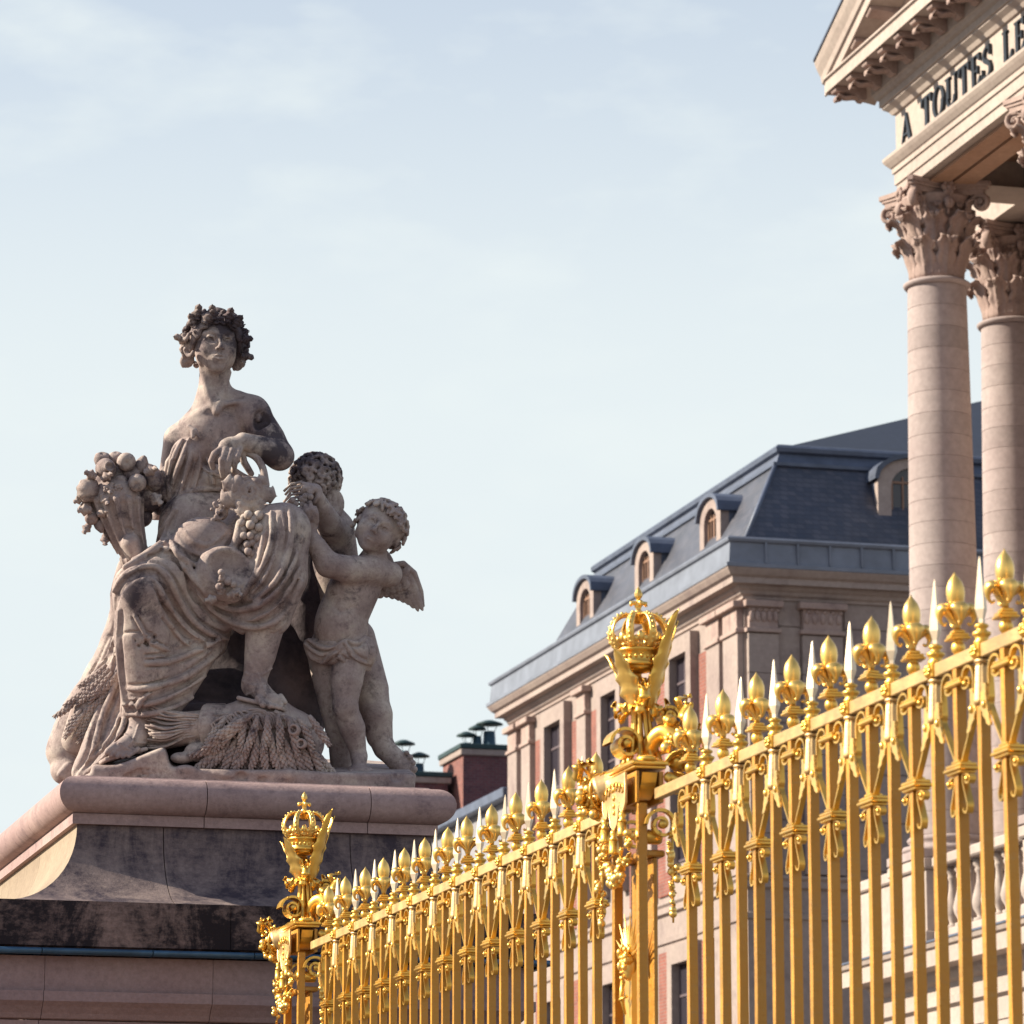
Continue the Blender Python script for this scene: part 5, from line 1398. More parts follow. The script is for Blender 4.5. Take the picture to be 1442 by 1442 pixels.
def mat_statue(name='weathered_carved_stone', k0=0.54, k1=0.70):
    m, nt, b = mat_new(name)
    v = geo_pos(nt)
    base = ramp(nt, nz(nt, 3.6, 7, 0.68, v), [(0.28, (0.22, 0.155, 0.15)), (0.5, (0.37, 0.290, 0.268)), (0.70, (0.56, 0.47, 0.405))])
    fine = ramp(nt, nz(nt, 55, 5, 0.65, v), [(0.3, 0.84), (0.75, 1.1)])
    base = mixc(nt, 1.0, base, fine, 'MULTIPLY')
    # black crust: heaviest on head, shoulder and forearm; paints shade on the face's right
    g = nt.nodes.new('ShaderNodeNewGeometry')
    def near(px, py, pz, r0, r1):
        c = st((px, py, pz))[0] + np.array(ST_ROOT)
        d = nt.nodes.new('ShaderNodeVectorMath'); d.operation = 'DISTANCE'; d.inputs[1].default_value = tuple(c)
        nt.links.new(g.outputs['Position'], d.inputs[0])
        mr = nt.nodes.new('ShaderNodeMapRange'); mr.inputs['From Min'].default_value = r0 * ST_S; mr.inputs['From Max'].default_value = r1 * ST_S
        mr.inputs['To Min'].default_value = 1.0; mr.inputs['To Max'].default_value = 0.0
        nt.links.new(d.outputs['Value'], mr.inputs['Value']); return mr.outputs[0]
    acc = None
    for q in ((318, 452, 0, 20, 75), (372, 600, 0, 6, 46), (375, 635, 40, 10, 52), (232, 640, -10, 5, 40), (440, 655, -20, 15, 60), (556, 725, 0, 5, 50), (205, 700, 0, 10, 60), (320, 470, 40, 5, 40), (410, 770, -30, 10, 80), (200, 840, 130, 5, 40)):
        o = near(*q)
        if acc is None: acc = o
        else:
            mx = nt.nodes.new('ShaderNodeMath'); mx.operation = 'MAXIMUM'; nt.links.new(acc, mx.inputs[0]); nt.links.new(o, mx.inputs[1]); acc = mx.outputs[0]
    n1 = nz(nt, 6.5, 8, 0.72, v, 0.3)
    ma = nt.nodes.new('ShaderNodeMath'); ma.operation = 'MULTIPLY_ADD'; ma.inputs[1].default_value = 0.27
    nt.links.new(acc, ma.inputs[0]); nt.links.new(n1, ma.inputs[2])
    crust_shade = ramp(nt, ma.outputs[0], [(k0, 0.0), (k1, 0.95)])
    base = mixc(nt, crust_shade, base, (0.055, 0.042, 0.052))
    spots = ramp(nt, nz(nt, 15, 8, 0.74, v), [(0.53, 0.0), (0.68, 0.6)])
    base = mixc(nt, spots, base, (0.13, 0.085, 0.09))
    nt.links.new(base, b.inputs['Base Color']); b.inputs['Roughness'].default_value = 0.85; b.inputs['Specular IOR Level'].default_value = 0.25
    vo = nt.nodes.new('ShaderNodeTexVoronoi'); vo.inputs['Scale'].default_value = 30.0; nt.links.new(v, vo.inputs['Vector'])
    pr = ramp(nt, vo.outputs['Distance'], [(0.04, 0.0), (0.14, 1.0)])
    bump(nt, b, mixc(nt, 0.25, nz(nt, 40, 6, 0.7, v), pr), 0.5, 0.010)
    return m
M_STATUE = mat_statue()
M_STATUE_DARK = mat_statue('blackened_carved_stone', 0.47, 0.66)
M_RECESS = mat_stone('recess_shade_stone', (0.075, 0.055, 0.065), (0.13, 0.10, 0.10), (0.02, 0.017, 0.025), 0.9, (0.45, 0.65), 0.9, 0.5, 0.02)  # near-black colour paints in the shade of the recess behind the figures

sculpture = empty('stone_sculpture', ST_ROOT, 'weathered stone group of a wreathed seated woman, two winged children, fruit and wheat', 'sculpture')
def carve(name, S, parent, mat=None):
    V, Fq = S.mesh()
    return put(name, mesh_np(name, st(V), Fq, mat or M_STATUE), parent)

def rotm(yaw=0, pitch=0, roll=0):
    """columns are the local x (right), y (down), z (front) axes; yaw turns the face to the right, pitch up, roll clockwise"""
    y, p, r = map(math.radians, (yaw, pitch, roll))
    Ry = np.array([[math.cos(y), 0, math.sin(y)], [0, 1, 0], [-math.sin(y), 0, math.cos(y)]])
    Rx = np.array([[1, 0, 0], [0, math.cos(p), -math.sin(p)], [0, math.sin(p), math.cos(p)]])
    Rz = np.array([[math.cos(r), -math.sin(r), 0], [math.sin(r), math.cos(r), 0], [0, 0, 1]])
    return Rz @ Ry @ Rx

def head(S, c, s, R, child=False):
    c = np.array(c, float)
    def L(p): return tuple(c + s * (R @ np.array(p, float)))
    def B(p, r, k, cut=False): S.blob(L(p), tuple(q * s for q in (r if hasattr(r, '__len__') else (r, r, r))), k * s, R, cut)
    def T(ps, r, k, cut=False): S.tube([L(p) for p in ps], [q * s for q in r] if hasattr(r, '__len__') else r * s, k * s, cut)
    w = 1.10 if child else 1.0
    B((0, -0.12, -0.12), (0.66 * w, 0.70, 0.80), 0.05)
    B((0, 0.15, 0.14), (0.53 * w, 0.70, 0.56), 0.15)
    B((0, 0.52, 0.24), (0.33 * w, 0.36, 0.37), 0.15)
    B((0, 0.78, 0.46), (0.15, 0.13, 0.14), 0.12)
    for q in (-1, 1):
        B((0.29 * q * w, 0.27, 0.42), (0.18, 0.21, 0.18) if not child else (0.25, 0.26, 0.24), 0.12)
        B((0.42 * q * w, 0.40, 0.10), (0.13, 0.26, 0.22), 0.15)
        B((0.67 * q * w, 0.10, -0.06), (0.06, 0.17, 0.11), 0.04)
        T([(0.08 * q, -0.15, 0.655), (0.24 * q, -0.215, 0.635), (0.42 * q, -0.15, 0.52)], [0.04, 0.045, 0.03], 0.08)
        B((0.255 * q, 0.02, 0.745), (0.20, 0.15, 0.21), 0.03, True)
        B((0.255 * q, 0.04, 0.485), (0.150, 0.13, 0.125), 0.008)
        T([(0.10 * q, 0.06, 0.60), (0.17 * q, -0.060, 0.645), (0.29 * q, -0.075, 0.62), (0.41 * q, 0.035, 0.52)], 0.034, 0.01)
        T([(0.11 * q, 0.07, 0.59), (0.21 * q, 0.130, 0.605), (0.32 * q, 0.125, 0.575), (0.41 * q, 0.05, 0.52)], 0.026, 0.012)
        B((0.255 * q, 0.025, 0.615), (0.050, 0.050, 0.035), 0.004, True)
    T([(0, -0.12, 0.66), (0, 0.05, 0.76), (0, 0.24, 0.885)], [0.042, 0.042, 0.06] if not child else [0.05, 0.05, 0.075], 0.06)
    B((0, 0.27, 0.87), (0.085, 0.07, 0.08), 0.05)
    for q in (-1, 1): B((0.085 * q, 0.30, 0.80), (0.055, 0.05, 0.065), 0.04); B((0.045 * q, 0.335, 0.86), (0.026, 0.03, 0.035), 0.01, True)
    B((0, 0.50, 0.57), (0.20, 0.15, 0.11), 0.12)
    T([(-0.17, 0.51, 0.65), (-0.06, 0.465, 0.715), (0, 0.475, 0.725), (0.06, 0.465, 0.715), (0.17, 0.51, 0.65)], [0.016, 0.030, 0.028, 0.030, 0.016], 0.02)
    T([(-0.16, 0.54, 0.65), (0, 0.575, 0.705), (0.16, 0.54, 0.65)], [0.02, 0.038, 0.02], 0.02)
    T([(-0.19, 0.505, 0.66), (-0.08, 0.508, 0.735), (0, 0.515, 0.755), (0.08, 0.508, 0.735), (0.19, 0.505, 0.66)], 0.016, 0.008, True)
    return L

def curls(S, c, s, R, dirs, rr=0.80, r=0.075, seed=1, size=0.17, k=0.03, turns=1.35, squash=(0.80, 0.82, 0.95)):
    """comma shaped locks on the skull in the given directions"""
    g = random.Random(seed); c = np.array(c, float)
    for d in dirs:
        d = np.array(d, float); d /= np.linalg.norm(d)
        t = np.cross(d, np.array([g.uniform(-1, 1), g.uniform(-1, 1), g.uniform(-1, 1)])); t /= np.linalg.norm(t) + 1e-9
        b = np.cross(d, t); sg = g.choice([-1, 1]); sz = size * g.uniform(0.75, 1.25)
        ctr = d * np.array(squash) * rr / 0.8; pts = []; ra = []
        n = 11
        for i in range(n):
            u = i / (n - 1); a = sg * turns * 2 * math.pi * u; q = sz * (1.0 - 0.72 * u)
            p = ctr + t * q * math.cos(a) + b * q * math.sin(a) + d * (0.02 + 0.10 * u)
            pts.append(tuple(c + s * (R @ p))); ra.append(r * s * g.uniform(0.9, 1.05) * (0.55 + 0.6 * math.sin(math.pi * (0.15 + 0.8 * u))))
        S.tube(pts, ra, k * s)

def fib(n, keep):
    out = []
    for i in range(n):
        z = 1 - 2 * (i + 0.5) / n; a = i * 2.399963; q = math.sqrt(1 - z * z)
        d = (q * math.cos(a), z, q * math.sin(a))
        if keep(d): out.append(d)
    return out

# ------------------------------------------------------------------ the seated woman
HR = rotm(11, 7, 2); HC = (299, 483, 0); HS = 50.0
S = Sculpt((200, 425, -95), (425, 735, 110), 1.15)
S.blob((296, 618, -2), (46, 46, 28), 10).blob((278, 690, -6), (40, 42, 27), 16)
S.tube([(299, 515, -6), (298, 545, -10), (296, 575, -10)], [21, 21.5, 24], 8)
S.tube([(298, 562, -12), (330, 568, -12), (352, 578, -10)], [19, 19, 21], 14)
S.tube([(294, 575, -14), (268, 600, -14), (252, 618, -16)], [18, 17, 20], 14)
S.blob((353, 583, -2), (24, 25, 23), 10)
S.tube([(250, 622, -16), (240, 660, -34), (230, 705, -50), (222, 730, -52)], [22, 17, 14, 12], 8)
S.tube([(358, 590, 2), (378, 617, 14), (391, 641, 26)], [23, 21, 19], 8)
S.blob((320, 640, 20), (20, 19, 18), 10).blob((266, 642, 16), (19, 19, 18), 10)
S.tube([(305, 573, 16), (328, 567, 12), (346, 569, 10)], [2.2, 2.4, 2], 8).tube([(293, 575, 15), (272, 588, 8), (256, 603, 2)], [2.2, 2.4, 2], 8)
S.tube([(302, 580, 20), (292, 560, 12), (280, 520, 4)], [2.2, 2, 2], 9).tube([(303, 580, 20), (312, 555, 12), (320, 525, 2)], [2.2, 2, 2], 9)
S.tube([(392, 643, 28), (366, 632, 50), (340, 623, 64)], [19.5, 17, 12], 7)
S.blob((325, 629, 69), (19, 12, 9), 5, rotm(0, 0, -8))
for f, r in (([(311, 634, 72), (301, 642, 80), (296.5, 652, 78), (299, 661, 72)], 5.0), ([(316, 636, 76), (311, 650, 84), (311, 662, 82), (313, 672, 76)], 5.0),
             ([(325, 637, 77), (320, 652, 85), (319.5, 663, 83), (320, 672, 78)], 5.0), ([(336, 634, 74), (332, 646, 82), (329, 656, 80), (328.5, 664, 75)], 4.7), ([(338, 636, 62), (342, 652, 60), (352, 668, 56)], 5.0)):
    S.tube(f, [r, r * 1.02, r * 0.9, r * 0.75][:len(f)], 1.6)
head(S, HC, HS, HR)
# broken edge of an old repair on the upper arm
S.tube([(351, 578, 30), (352, 592, 30), (358, 606, 34)], 2.0, 1.0, True)
S.blob((366, 594, 22), (12, 17, 8), 5, None, True)
for q in range(14):
    S.blob((366 + rnd.uniform(-11, 11), 594 + rnd.uniform(-15, 15), 14 + rnd.uniform(-2, 2)), rnd.uniform(2, 4.5), 2)
woman = carve('woman', S, sculpture); woman['label'] = 'seated woman with bare arm, looking out over the court'
# hair
H = Sculpt((225, 415, -75), (370, 545, 70), 1.25)
def scalp(x, y, g=1.06):
    q = 1 - (x / (0.70 * g)) ** 2 - ((y + 0.12) / (0.72 * g)) ** 2
    return -0.12 + 0.80 * g * math.sqrt(q) if q > 0 else -0.12 - 0.5 * min(0.5, -q)
for q in (-1, 1):
    for i in range(8):
        ctl = [(0.02, -0.47 - 0.045 * i), (0.22, -0.44 - 0.045 * i), (0.42, -0.33 - 0.045 * i), (0.57, -0.14 - 0.05 * i), (0.67, 0.10 - 0.055 * i), (0.70, 0.34 - 0.06 * i)]
        P_ = crom(ctl, 4); pts = []
        for j, (x, y) in enumerate(P_):
            y = y + 0.035 * math.sin(j * 1.15 + i * 2.2); x = x + 0.02 * math.sin(j * 1.4 + i)
            p = np.array((q * x, y, scalp(x, y) + 0.02 + 0.03 * math.sin(j * 0.9 + i * 1.7)))
            pts.append(tuple(np.array(HC) + HS * (HR @ p)))
        H.tube(pts, [HS * (0.030 + 0.030 * min(1, k / 5)) for k in range(len(pts))], HS * 0.008)
H.blob(tuple(np.array(HC) + HS * (HR @ np.array((0, -0.2, -0.2)))), (HS * 0.74, HS * 0.68, HS * 0.80), 3, HR)
curls(H, HC, HS, HR, fib(90, lambda d: (d[2] < 0.30 and d[1] < 0.60)), 0.83, 0.062, 4, 0.19, 0.015, 0.6)
for q in (-1, 1):
    for i in range(16):
        p = np.array((q * (0.74 + 0.13 * random.Random(i + 50 * q).uniform(-1, 1)), 0.16 + 0.045 * i * 0.8 - 0.1, -0.12 - 0.02 * i)); cc = np.array(HC) + HS * (HR @ p)
        g2 = random.Random(i * 7 + q); pts = [tuple(cc + np.array((4.5 * math.cos(a) * (1 - 0.5 * u), 4.5 * math.sin(a) * (1 - 0.5 * u), 3 * u))) for u, a in [(j / 7, g2.uniform(0, 1) * 0 + i + j * 0.9 * (1 if i % 2 else -1)) for j in range(8)]]
        H.tube(pts, [2.4, 3.2, 3.6, 3.6, 3.4, 3.2, 2.8, 2], 1.2)
carve('hair', H, woman, M_STATUE_DARK)
# wreath of leaves
wl_me = flat_leaf('wreath_leaf', M_STATUE_DARK, 19 * ST_S, 15 * ST_S, 2.4 * ST_S, 2.5, 0.3, 0.3, 0.5)
wr = put('wreath', MB().tube([st(np.array(HC) + HS * (HR @ np.array((0.74 * math.cos(a), -0.52 + 0.05 * math.sin(3 * a), 0.76 * math.sin(a) - 0.12))))[0] for a in [k * math.pi / 12 for k in range(25)]], 3.2 * ST_S, 8).mesh('wreath', M_STATUE_DARK), woman)
def frame_rot(dirx, upz):
    """rotation whose local +x is dirx and local +z is close to upz, in carving axes -> world euler"""
    z = np.array(upz, float); z /= np.linalg.norm(z); x = np.array(dirx, float); x -= z * (x @ z); x /= np.linalg.norm(x); y = np.cross(z, x)
    def W(v): return Vector([float(q) for q in (v[0] * ST_R - v[1] * ST_U + v[2] * ST_T)])
    Z, X = W(z), W(x); Yv = Z.cross(X)
    return Matrix((X, Yv, Z)).transposed().to_euler()
wg = random.Random(11)
for k in range(44):
    a = wg.uniform(-0.15, math.pi + 0.15) if k < 38 else wg.uniform(math.pi, 2 * math.pi)
    base = np.array((0.71 * math.cos(a), -0.46 + wg.uniform(-0.14, 0.20) + 0.28 * abs(math.cos(a)), 0.70 * math.sin(a) * 1 - 0.16))
    if abs(math.cos(a)) < 0.22 and k < 38: base[1] -= 0.05
    out = np.array((base[0], -0.1, base[2] + 0.1)); upv = np.array((base[0] * 0.5 + wg.uniform(-0.25, 0.25), -0.8 + wg.uniform(-0.3, 0.5) + 0.5 * abs(math.cos(a)), 0.2 * wg.uniform(-1, 1)))
    sc_ = wg.uniform(0.6, 0.85)
    pos = st(np.array(HC) + HS * (HR @ base))[0]
    put('wreath_leaf', wl_me, wr, tuple(pos), frame_rot(HR @ out, HR @ upv), (sc_, sc_, sc_))
for (x, y, z, ux, uy, sc_) in ((284, 458, 34, 0.55, -1, 1.35), (296, 452, 36, -0.1, -1, 1.15), (318, 455, 34, 0.25, -1, 1.15), (328, 462, 30, 0.6, -1, 1.1), (268, 462, 24, -0.4, -1, 1.1), (256, 482, 8, -1, -0.4, 1.1), (338, 480, 10, 0.9, -0.2, 1.0), (340, 500, -2, 0.9, 0.2, 1.0), (272, 452, 28, 0.1, -1, 1.2)):
    sc_ *= 1.0; x = 299 + (x - 299) * 0.93
    put('wreath_leaf', wl_me, wr, tuple(st((x, y, z))[0]), frame_rot((0.1, 0.25, 1), (ux, uy, 0.1)), (sc_, sc_, sc_))

# bodice: cloth over her right breast, gathered under the belt
Bd = Sculpt((215, 590, -50), (345, 735, 75), 1.35)
Bd.blob((262, 650, 12), (25, 33, 23), 8).blob((274, 690, 0), (43, 30, 30), 10).tube([(240, 655, 8), (236, 700, 6)], [9, 11], 8)
Bd.tube([(300, 672, 20), (318, 680, 20)], [18, 16], 8)
Bd.blob((330, 632, 20), (28, 26, 40), 6, None, True)
for pts, r in (([(268, 606), (258, 640), (243, 680), (236, 704)], 4.6), ([(270, 610), (266, 650), (252, 700)], 3.8), ([(272, 612), (280, 650), (272, 690)], 3.6), ([(272, 612), (294, 655), (300, 682)], 3.8), ([(262, 610), (246, 640), (232, 690)], 3.8),
               ([(274, 616), (300, 652), (316, 668)], 3.6), ([(284, 660), (300, 668), (318, 676)], 3.0), ([(240, 650), (236, 680), (240, 705)], 3.4)):
    Bd.drape(pts, r * 0.9, 1.0, 0, 0.8)
for pts in ([(266, 630), (254, 664), (244, 698)], [(276, 640), (276, 670), (264, 700)], [(286, 650), (300, 672)]): Bd.fold(pts, 2.2, 1.0, 2.5, True)
Bd.tube([(264, 603, 24), (271, 609, 28), (270, 617, 31)], [3.5, 5, 3], 1.5).tube([(273, 608, 29), (279, 618, 31)], [3.5, 2], 1.2)
for off in (0, 9): Bd.fold([(238, 708 + off), (262, 696 + off), (290, 690 + off), (318, 690 + off)], 3.6, 0.5, 2, False, 4, False)
carve('bodice', Bd, woman)

# skirts
K = Sculpt((140, 675, -75), (455, 1025, 185), 1.95)
K.blob((275, 745, 12), (52, 56, 44), 12).blob((325, 745, 5), (60, 60, 45), 14).blob((285, 790, 0), (70, 60, 40), 14)
K.tube([(285, 785, 20), (240, 805, 75), (206, 832, 108)], [47, 44, 39], 12)
K.tube([(205, 832, 108), (206, 900, 100), (214, 978, 90)], [39, 40, 38], 12).tube([(290, 880, 55), (262, 935, 70), (236, 985, 80)], [34, 34, 28], 14).tube([(215, 990, 88), (192, 1000, 90)], [26, 16], 8)
K.tube([(270, 835, 62), (262, 900, 60), (248, 965, 66)], [44, 42, 26], 16).tube([(308, 850, 40), (302, 905, 40)], [30, 20], 14)
K.tube([(325, 775, 20), (370, 752, 62), (398, 748, 86)], [48, 43, 36], 12)
K.tube([(396, 748, 88), (388, 810, 92), (376, 862, 84)], [38, 44, 36], 12)
K.tube([(330, 830, 70), (352, 868, 72)], [30, 26], 16)
K.slab((346, 992, 60), (95, 60, 160), 3, 4, rotm(0, 0, -53), True).slab((240, 1046, 60), (100, 34, 160), 3, 4, rotm(0, 0, -4), True)
K.slab((395, 940, 60), (64, 34, 160), 3, 4, rotm(0, 0, -14), True)
for pts, r, off in (([(166, 915), (160, 865), (168, 828), (190, 805), (220, 799), (240, 814), (256, 845), (280, 878), (315, 897), (355, 903), (395, 893), (422, 866), (434, 822)], 5.2, 2.5),
        ([(192, 790), (222, 775), (250, 778), (268, 800), (286, 838), (310, 864), (340, 878), (372, 880), (402, 860), (424, 818)], 5.6, 2.0),
        ([(262, 800), (285, 828), (312, 852), (346, 856), (382, 838), (410, 796), (424, 756)], 5.0, 1.5),
        ([(236, 745), (228, 768), (205, 785), (180, 800)], 6, 2), ([(245, 720), (232, 745), (222, 765)], 5, 1),
        ([(330, 870), (362, 868), (396, 842), (420, 800)], 4.0, 1.0), ([(405, 712), (408, 760), (392, 810), (360, 845)], 5.0, 1.0), ([(380, 720), (380, 765), (362, 810), (338, 838)], 4.2, 1.0),
        ([(174, 968), (212, 966), (258, 954), (296, 930), (324, 905)], 4.6, 1.5), ([(180, 990), (222, 986), (268, 966), (306, 938), (328, 908)], 4.0, 1.0), ([(186, 1004), (226, 1000), (268, 984), (300, 960)], 5.0, 1.5),
        ([(222, 812), (240, 850), (268, 884), (300, 906)], 5.0, 1.0), ([(236, 868), (262, 900), (292, 916)], 4.0, 0.5), ([(212, 932), (248, 928), (286, 912), (312, 900)], 4.5, 0.8), ([(173, 860), (172, 910), (177, 960), (184, 1000)], 4.5, 1.0),
        ([(200, 1000), (204, 985), (216, 975)], 4, 1), ([(196, 868), (216, 900), (244, 915)], 3.4, 0.3), ([(244, 765), (252, 782), (262, 800)], 4.5, 2)):
    K.drape(pts, r * 0.92, off + 0.8, 0, 0.85)
for pts, r in (([(168, 862), (176, 834), (196, 814), (218, 808), (232, 822), (250, 856), (276, 888), (314, 906), (352, 911)], 3.0), ([(212, 784), (244, 788), (260, 806), (278, 844), (304, 872)], 3.4), ([(270, 830), (296, 856), (325, 868), (350, 868), (385, 850), (410, 815)], 2.8),
               ([(186, 978), (224, 976), (268, 960), (304, 930)], 2.8), ([(190, 996), (228, 993), (270, 976)], 2.4), ([(393, 730), (394, 770), (378, 815), (352, 842)], 3.0), ([(232, 850), (256, 886), (288, 908)], 2.8), ([(250, 886), (276, 906), (306, 912)], 2.4), ([(420, 740), (418, 790), (400, 830)], 2.6), ([(210, 920), (250, 916), (284, 900)], 2.6)):
    K.fold(pts, r * 1.25, 1.0, 2.5, True)
# cloth pouches held up in the lap
K.blob((290, 764, 80), (44, 34, 26), 8, rotm(0, 0, 8)).blob((322, 764, 110), (9, 15, 14), 4, rotm(0, 0, -20), True)
K.fold([(238, 752), (250, 778), (274, 795), (300, 798), (322, 786), (336, 762), (338, 738)], 4.5, 2.0, 2.5)
for pts in ([(250, 752), (262, 772), (285, 782), (308, 775), (325, 752)], [(262, 750), (275, 764), (296, 768), (316, 752), (328, 736)]): K.fold(pts, 3.0, 1.0, 2.5)
K.blob((318, 808, 108), (42, 38, 20), 5, rotm(0, 0, 20)).blob((325, 796, 128), (32, 28, 18), 4, rotm(0, 0, 20), True)
K.fold([(268, 796), (284, 826), (308, 846), (334, 842), (354, 818), (366, 782), (370, 752)], 4.5, 1.5, 2.5)
K.tube([(338, 738, 104), (336, 758, 104), (326, 776, 102)], [6, 8, 5], 5)
# scar of a repair on the shin
K.fold([(174, 893), (192, 889), (214, 889), (222, 892)], 1.8, 0.5, 1, True, 4, False)
for q in range(26): x, y = rnd.uniform(184, 226), rnd.uniform(894, 908); K.blob((x, y, K.front(x, y) - 0.5), rnd.uniform(1.5, 3.2), 1.5, None, rnd.random() < 0.5)
K.rough(0.9, 14, 5)
carve('skirt', K, woman)

# feet in sandals
Ft = Sculpt((140, 870, 30), (420, 1075, 165), 1.25)
Ft.tube([(203, 985, 88), (202, 1018, 98), (200, 1034, 104)], [18, 15, 17], 5).tube([(200, 1036, 106), (186, 1044, 122), (170, 1053, 134)], [14, 12, 9], 6)
Ft.slab((182, 1060, 118), (32, 3, 18), 2.5, 1, rotm(20, 8, -14))
for i, (x, y) in enumerate(((160, 1054), (166, 1058), (174, 1060), (182, 1060), (190, 1059))): Ft.tube([(x + 12, y - 9, 132 - i), (x + 2, y - 2, 144 - 2 * i), (x, y, 146 - 2 * i)], [5.0 - 0.3 * i, 4.6 - 0.3 * i, 3.8 - 0.2 * i], 0.6)
Ft.tube([(374, 880, 82), (368, 920, 84), (362, 950, 86)], [27, 22, 17], 6).blob((358, 962, 84), (16, 17, 16), 6)
Ft.tube([(362, 962, 92), (376, 976, 106), (388, 984, 116)], [15, 13, 11], 6)
Ft.slab((372, 988, 108), (34, 3, 18), 2.5, 1, rotm(-20, 8, 12))
for i, (x, y) in enumerate(((372, 988), (381, 990), (389, 990), (396, 988), (402, 985))): Ft.tube([(x - 5, y - 9, 118 - 2 * i), (x + 1, y - 1, 130 - 3 * i)], [5.6 - 0.4 * i, 4.9 - 0.35 * i], 0.6)
for pts in ([(342, 940), (356, 948), (372, 946), (384, 938)], [(344, 956), (360, 962), (380, 956)], [(350, 975), (366, 968), (384, 962)], [(186, 1018), (200, 1026), (216, 1020)], [(184, 1030), (196, 1040), (212, 1042)], [(176, 1042), (190, 1050), (206, 1056)], [(202, 1018), (196, 1036), (184, 1050)], [(366, 946), (372, 962), (380, 980)]):
    Ft.fold(pts, 1.7, 0.6, 0.8, False, 4, False)
for lo_, hi_ in ((0, 290), (290, 999)):
    F2 = Sculpt((0, 0, 0), (2, 2, 2), 1); F2.lo, F2.res, F2.n, F2.ax = Ft.lo, Ft.res, Ft.n, Ft.ax
    F2.D = Ft.D.copy(); F2.D[(Ft.ax[0] < lo_) | (Ft.ax[0] > hi_)] = 5.0
    carve('foot', F2, woman)
# ------------------------------------------------------------------ winged child standing in front
C1R = rotm(-9, 5, 33); C1C = (533, 741, 40); C1S = 44.0
S = Sculpt((395, 690, -40), (595, 1105, 115), 1.6)
S.tube([(503, 822, 28), (484, 862, 30), (480, 905, 26)], [34, 36, 37], 10).blob((474, 880, 44), (30, 32, 26), 12).blob((490, 828, 40), (28, 22, 22), 12)
S.tube([(527, 778, 34), (514, 800, 30)], [17, 20], 8)
S.tube([(548, 806, 30), (520, 800, 52), (490, 800, 66), (462, 794, 74)], [18, 20.5, 19.5, 17], 8)
S.tube([(460, 793, 74), (444, 768, 74), (433, 748, 70)], [17, 14, 9.5], 6).blob((433, 738, 70), (13.5, 14, 9), 4)
for f in ([(427, 732, 76), (423, 722, 80), (422, 716, 76)], [(432, 730, 78), (430, 719, 82), (428, 712, 78)], [(438, 730, 77), (437, 718, 81), (435, 711, 77)], [(443, 734, 74), (443, 723, 79), (441, 715, 76)], [(423, 741, 76), (417, 733, 80), (418, 726, 78)]):
    S.tube(f, [4.6, 4.2, 3.4], 1.2)
S.tube([(494, 915, 38), (489, 955, 54), (487, 985, 60)], [27, 23, 18], 8).blob((487, 992, 64), (15, 16, 14), 6)
S.tube([(488, 995, 60), (498, 1022, 52), (507, 1056, 50)], [17, 18.5, 11.5], 6)
S.tube([(508, 1062, 54), (508, 1076, 66)], [12, 9], 4).blob((509, 1079, 70), (18, 7, 14), 5)
for i in range(5): S.blob((496 + 6.6 * i, 1081 + 0.3 * i, 84 - 1.0 * i), (3.9 - 0.3 * i, 4.2 - 0.2 * i, 6), 1)
S.tube([(458, 915, 22), (464, 960, 24), (474, 1005, 20), (482, 1050, 14), (484, 1078, 14)], [25, 21, 18, 16, 15], 8)
S.blob((439, 876, 60), (2.4, 2.4, 12), 1.5, None, True)
S.fold([(470, 850), (480, 858), (500, 852)], 3, 2.5, 5, True)
head(S, C1C, C1S, C1R, True)
child1 = carve('child', S, sculpture); child1['label'] = 'standing winged child in a loincloth reaching for grapes'
H = Sculpt((475, 680, -25), (595, 795, 90), 1.3)
H.blob(tuple(np.array(C1C) + C1S * (C1R @ np.array((0, -0.22, -0.20)))), (C1S * 0.77, C1S * 0.70, C1S * 0.80), 3, C1R)
curls(H, C1C, C1S, C1R, fib(130, lambda d: (d[1] < -0.42 and d[2] < 0.78) or (d[2] < 0.05 and d[1] < 0.42)), 0.80, 0.060, 9, 0.17, 0.014, 0.7)
for x0 in (-0.42, -0.24, -0.06, 0.12, 0.30, 0.46):      # locks brushed over the forehead
    pts = [tuple(np.array(C1C) + C1S * (C1R @ np.array((x0 + 0.05 * math.sin(3 * t + x0 * 9) + 0.06 * t, -0.72 + 0.30 * t, 0.42 + 0.26 * math.sin(t * 1.5))))) for t in [k / 6 for k in range(7)]]
    H.tube(pts, [C1S * w for w in (0.05, 0.07, 0.075, 0.075, 0.07, 0.055, 0.03)], C1S * 0.012)
carve('hair', H, child1)
W = Sculpt((505, 770, -50), (612, 880, 40), 1.1)
W.tube([(522, 806, -4), (545, 796, 2), (568, 791, 2), (584, 804, 0), (594, 830, -3), (597, 850, -4)], [10, 6, 4.5, 4, 3.4, 2.6], 1.5)
tips = [(596, 856), (590, 857), (583, 853), (576, 848), (569, 845), (562, 842), (554, 840), (546, 838)]; roots = [(570, 794), (564, 794), (558, 796), (552, 798), (547, 801), (542, 804), (537, 808), (532, 812)]
for i, (a, b) in enumerate(zip(roots, tips)):
    L_ = math.hypot(b[0] - a[0], b[1] - a[1]) / 2 + 2
    W.blob(((a[0] + b[0]) / 2, (a[1] + b[1]) / 2, 1.5 - 0.8 * i), (L_, 6.2, 3.0), 0.5, rotm(0, 0, math.degrees(math.atan2(b[1] - a[1], b[0] - a[0]))))
for r_ in range(3):
    for i in range(5 - r_ % 2): W.blob((571 - 8.5 * i - 3 * (r_ % 2), 803 + 9 * r_ + 3.2 * i, 6.0 - 1.0 * r_ - 0.8 * i), (6.0, 7.5, 2.6), 0.4, rotm(0, 0, 30))
carve('wing', W, child1)
W = Sculpt((520, 760, -40), (565, 815, 20), 1.6)
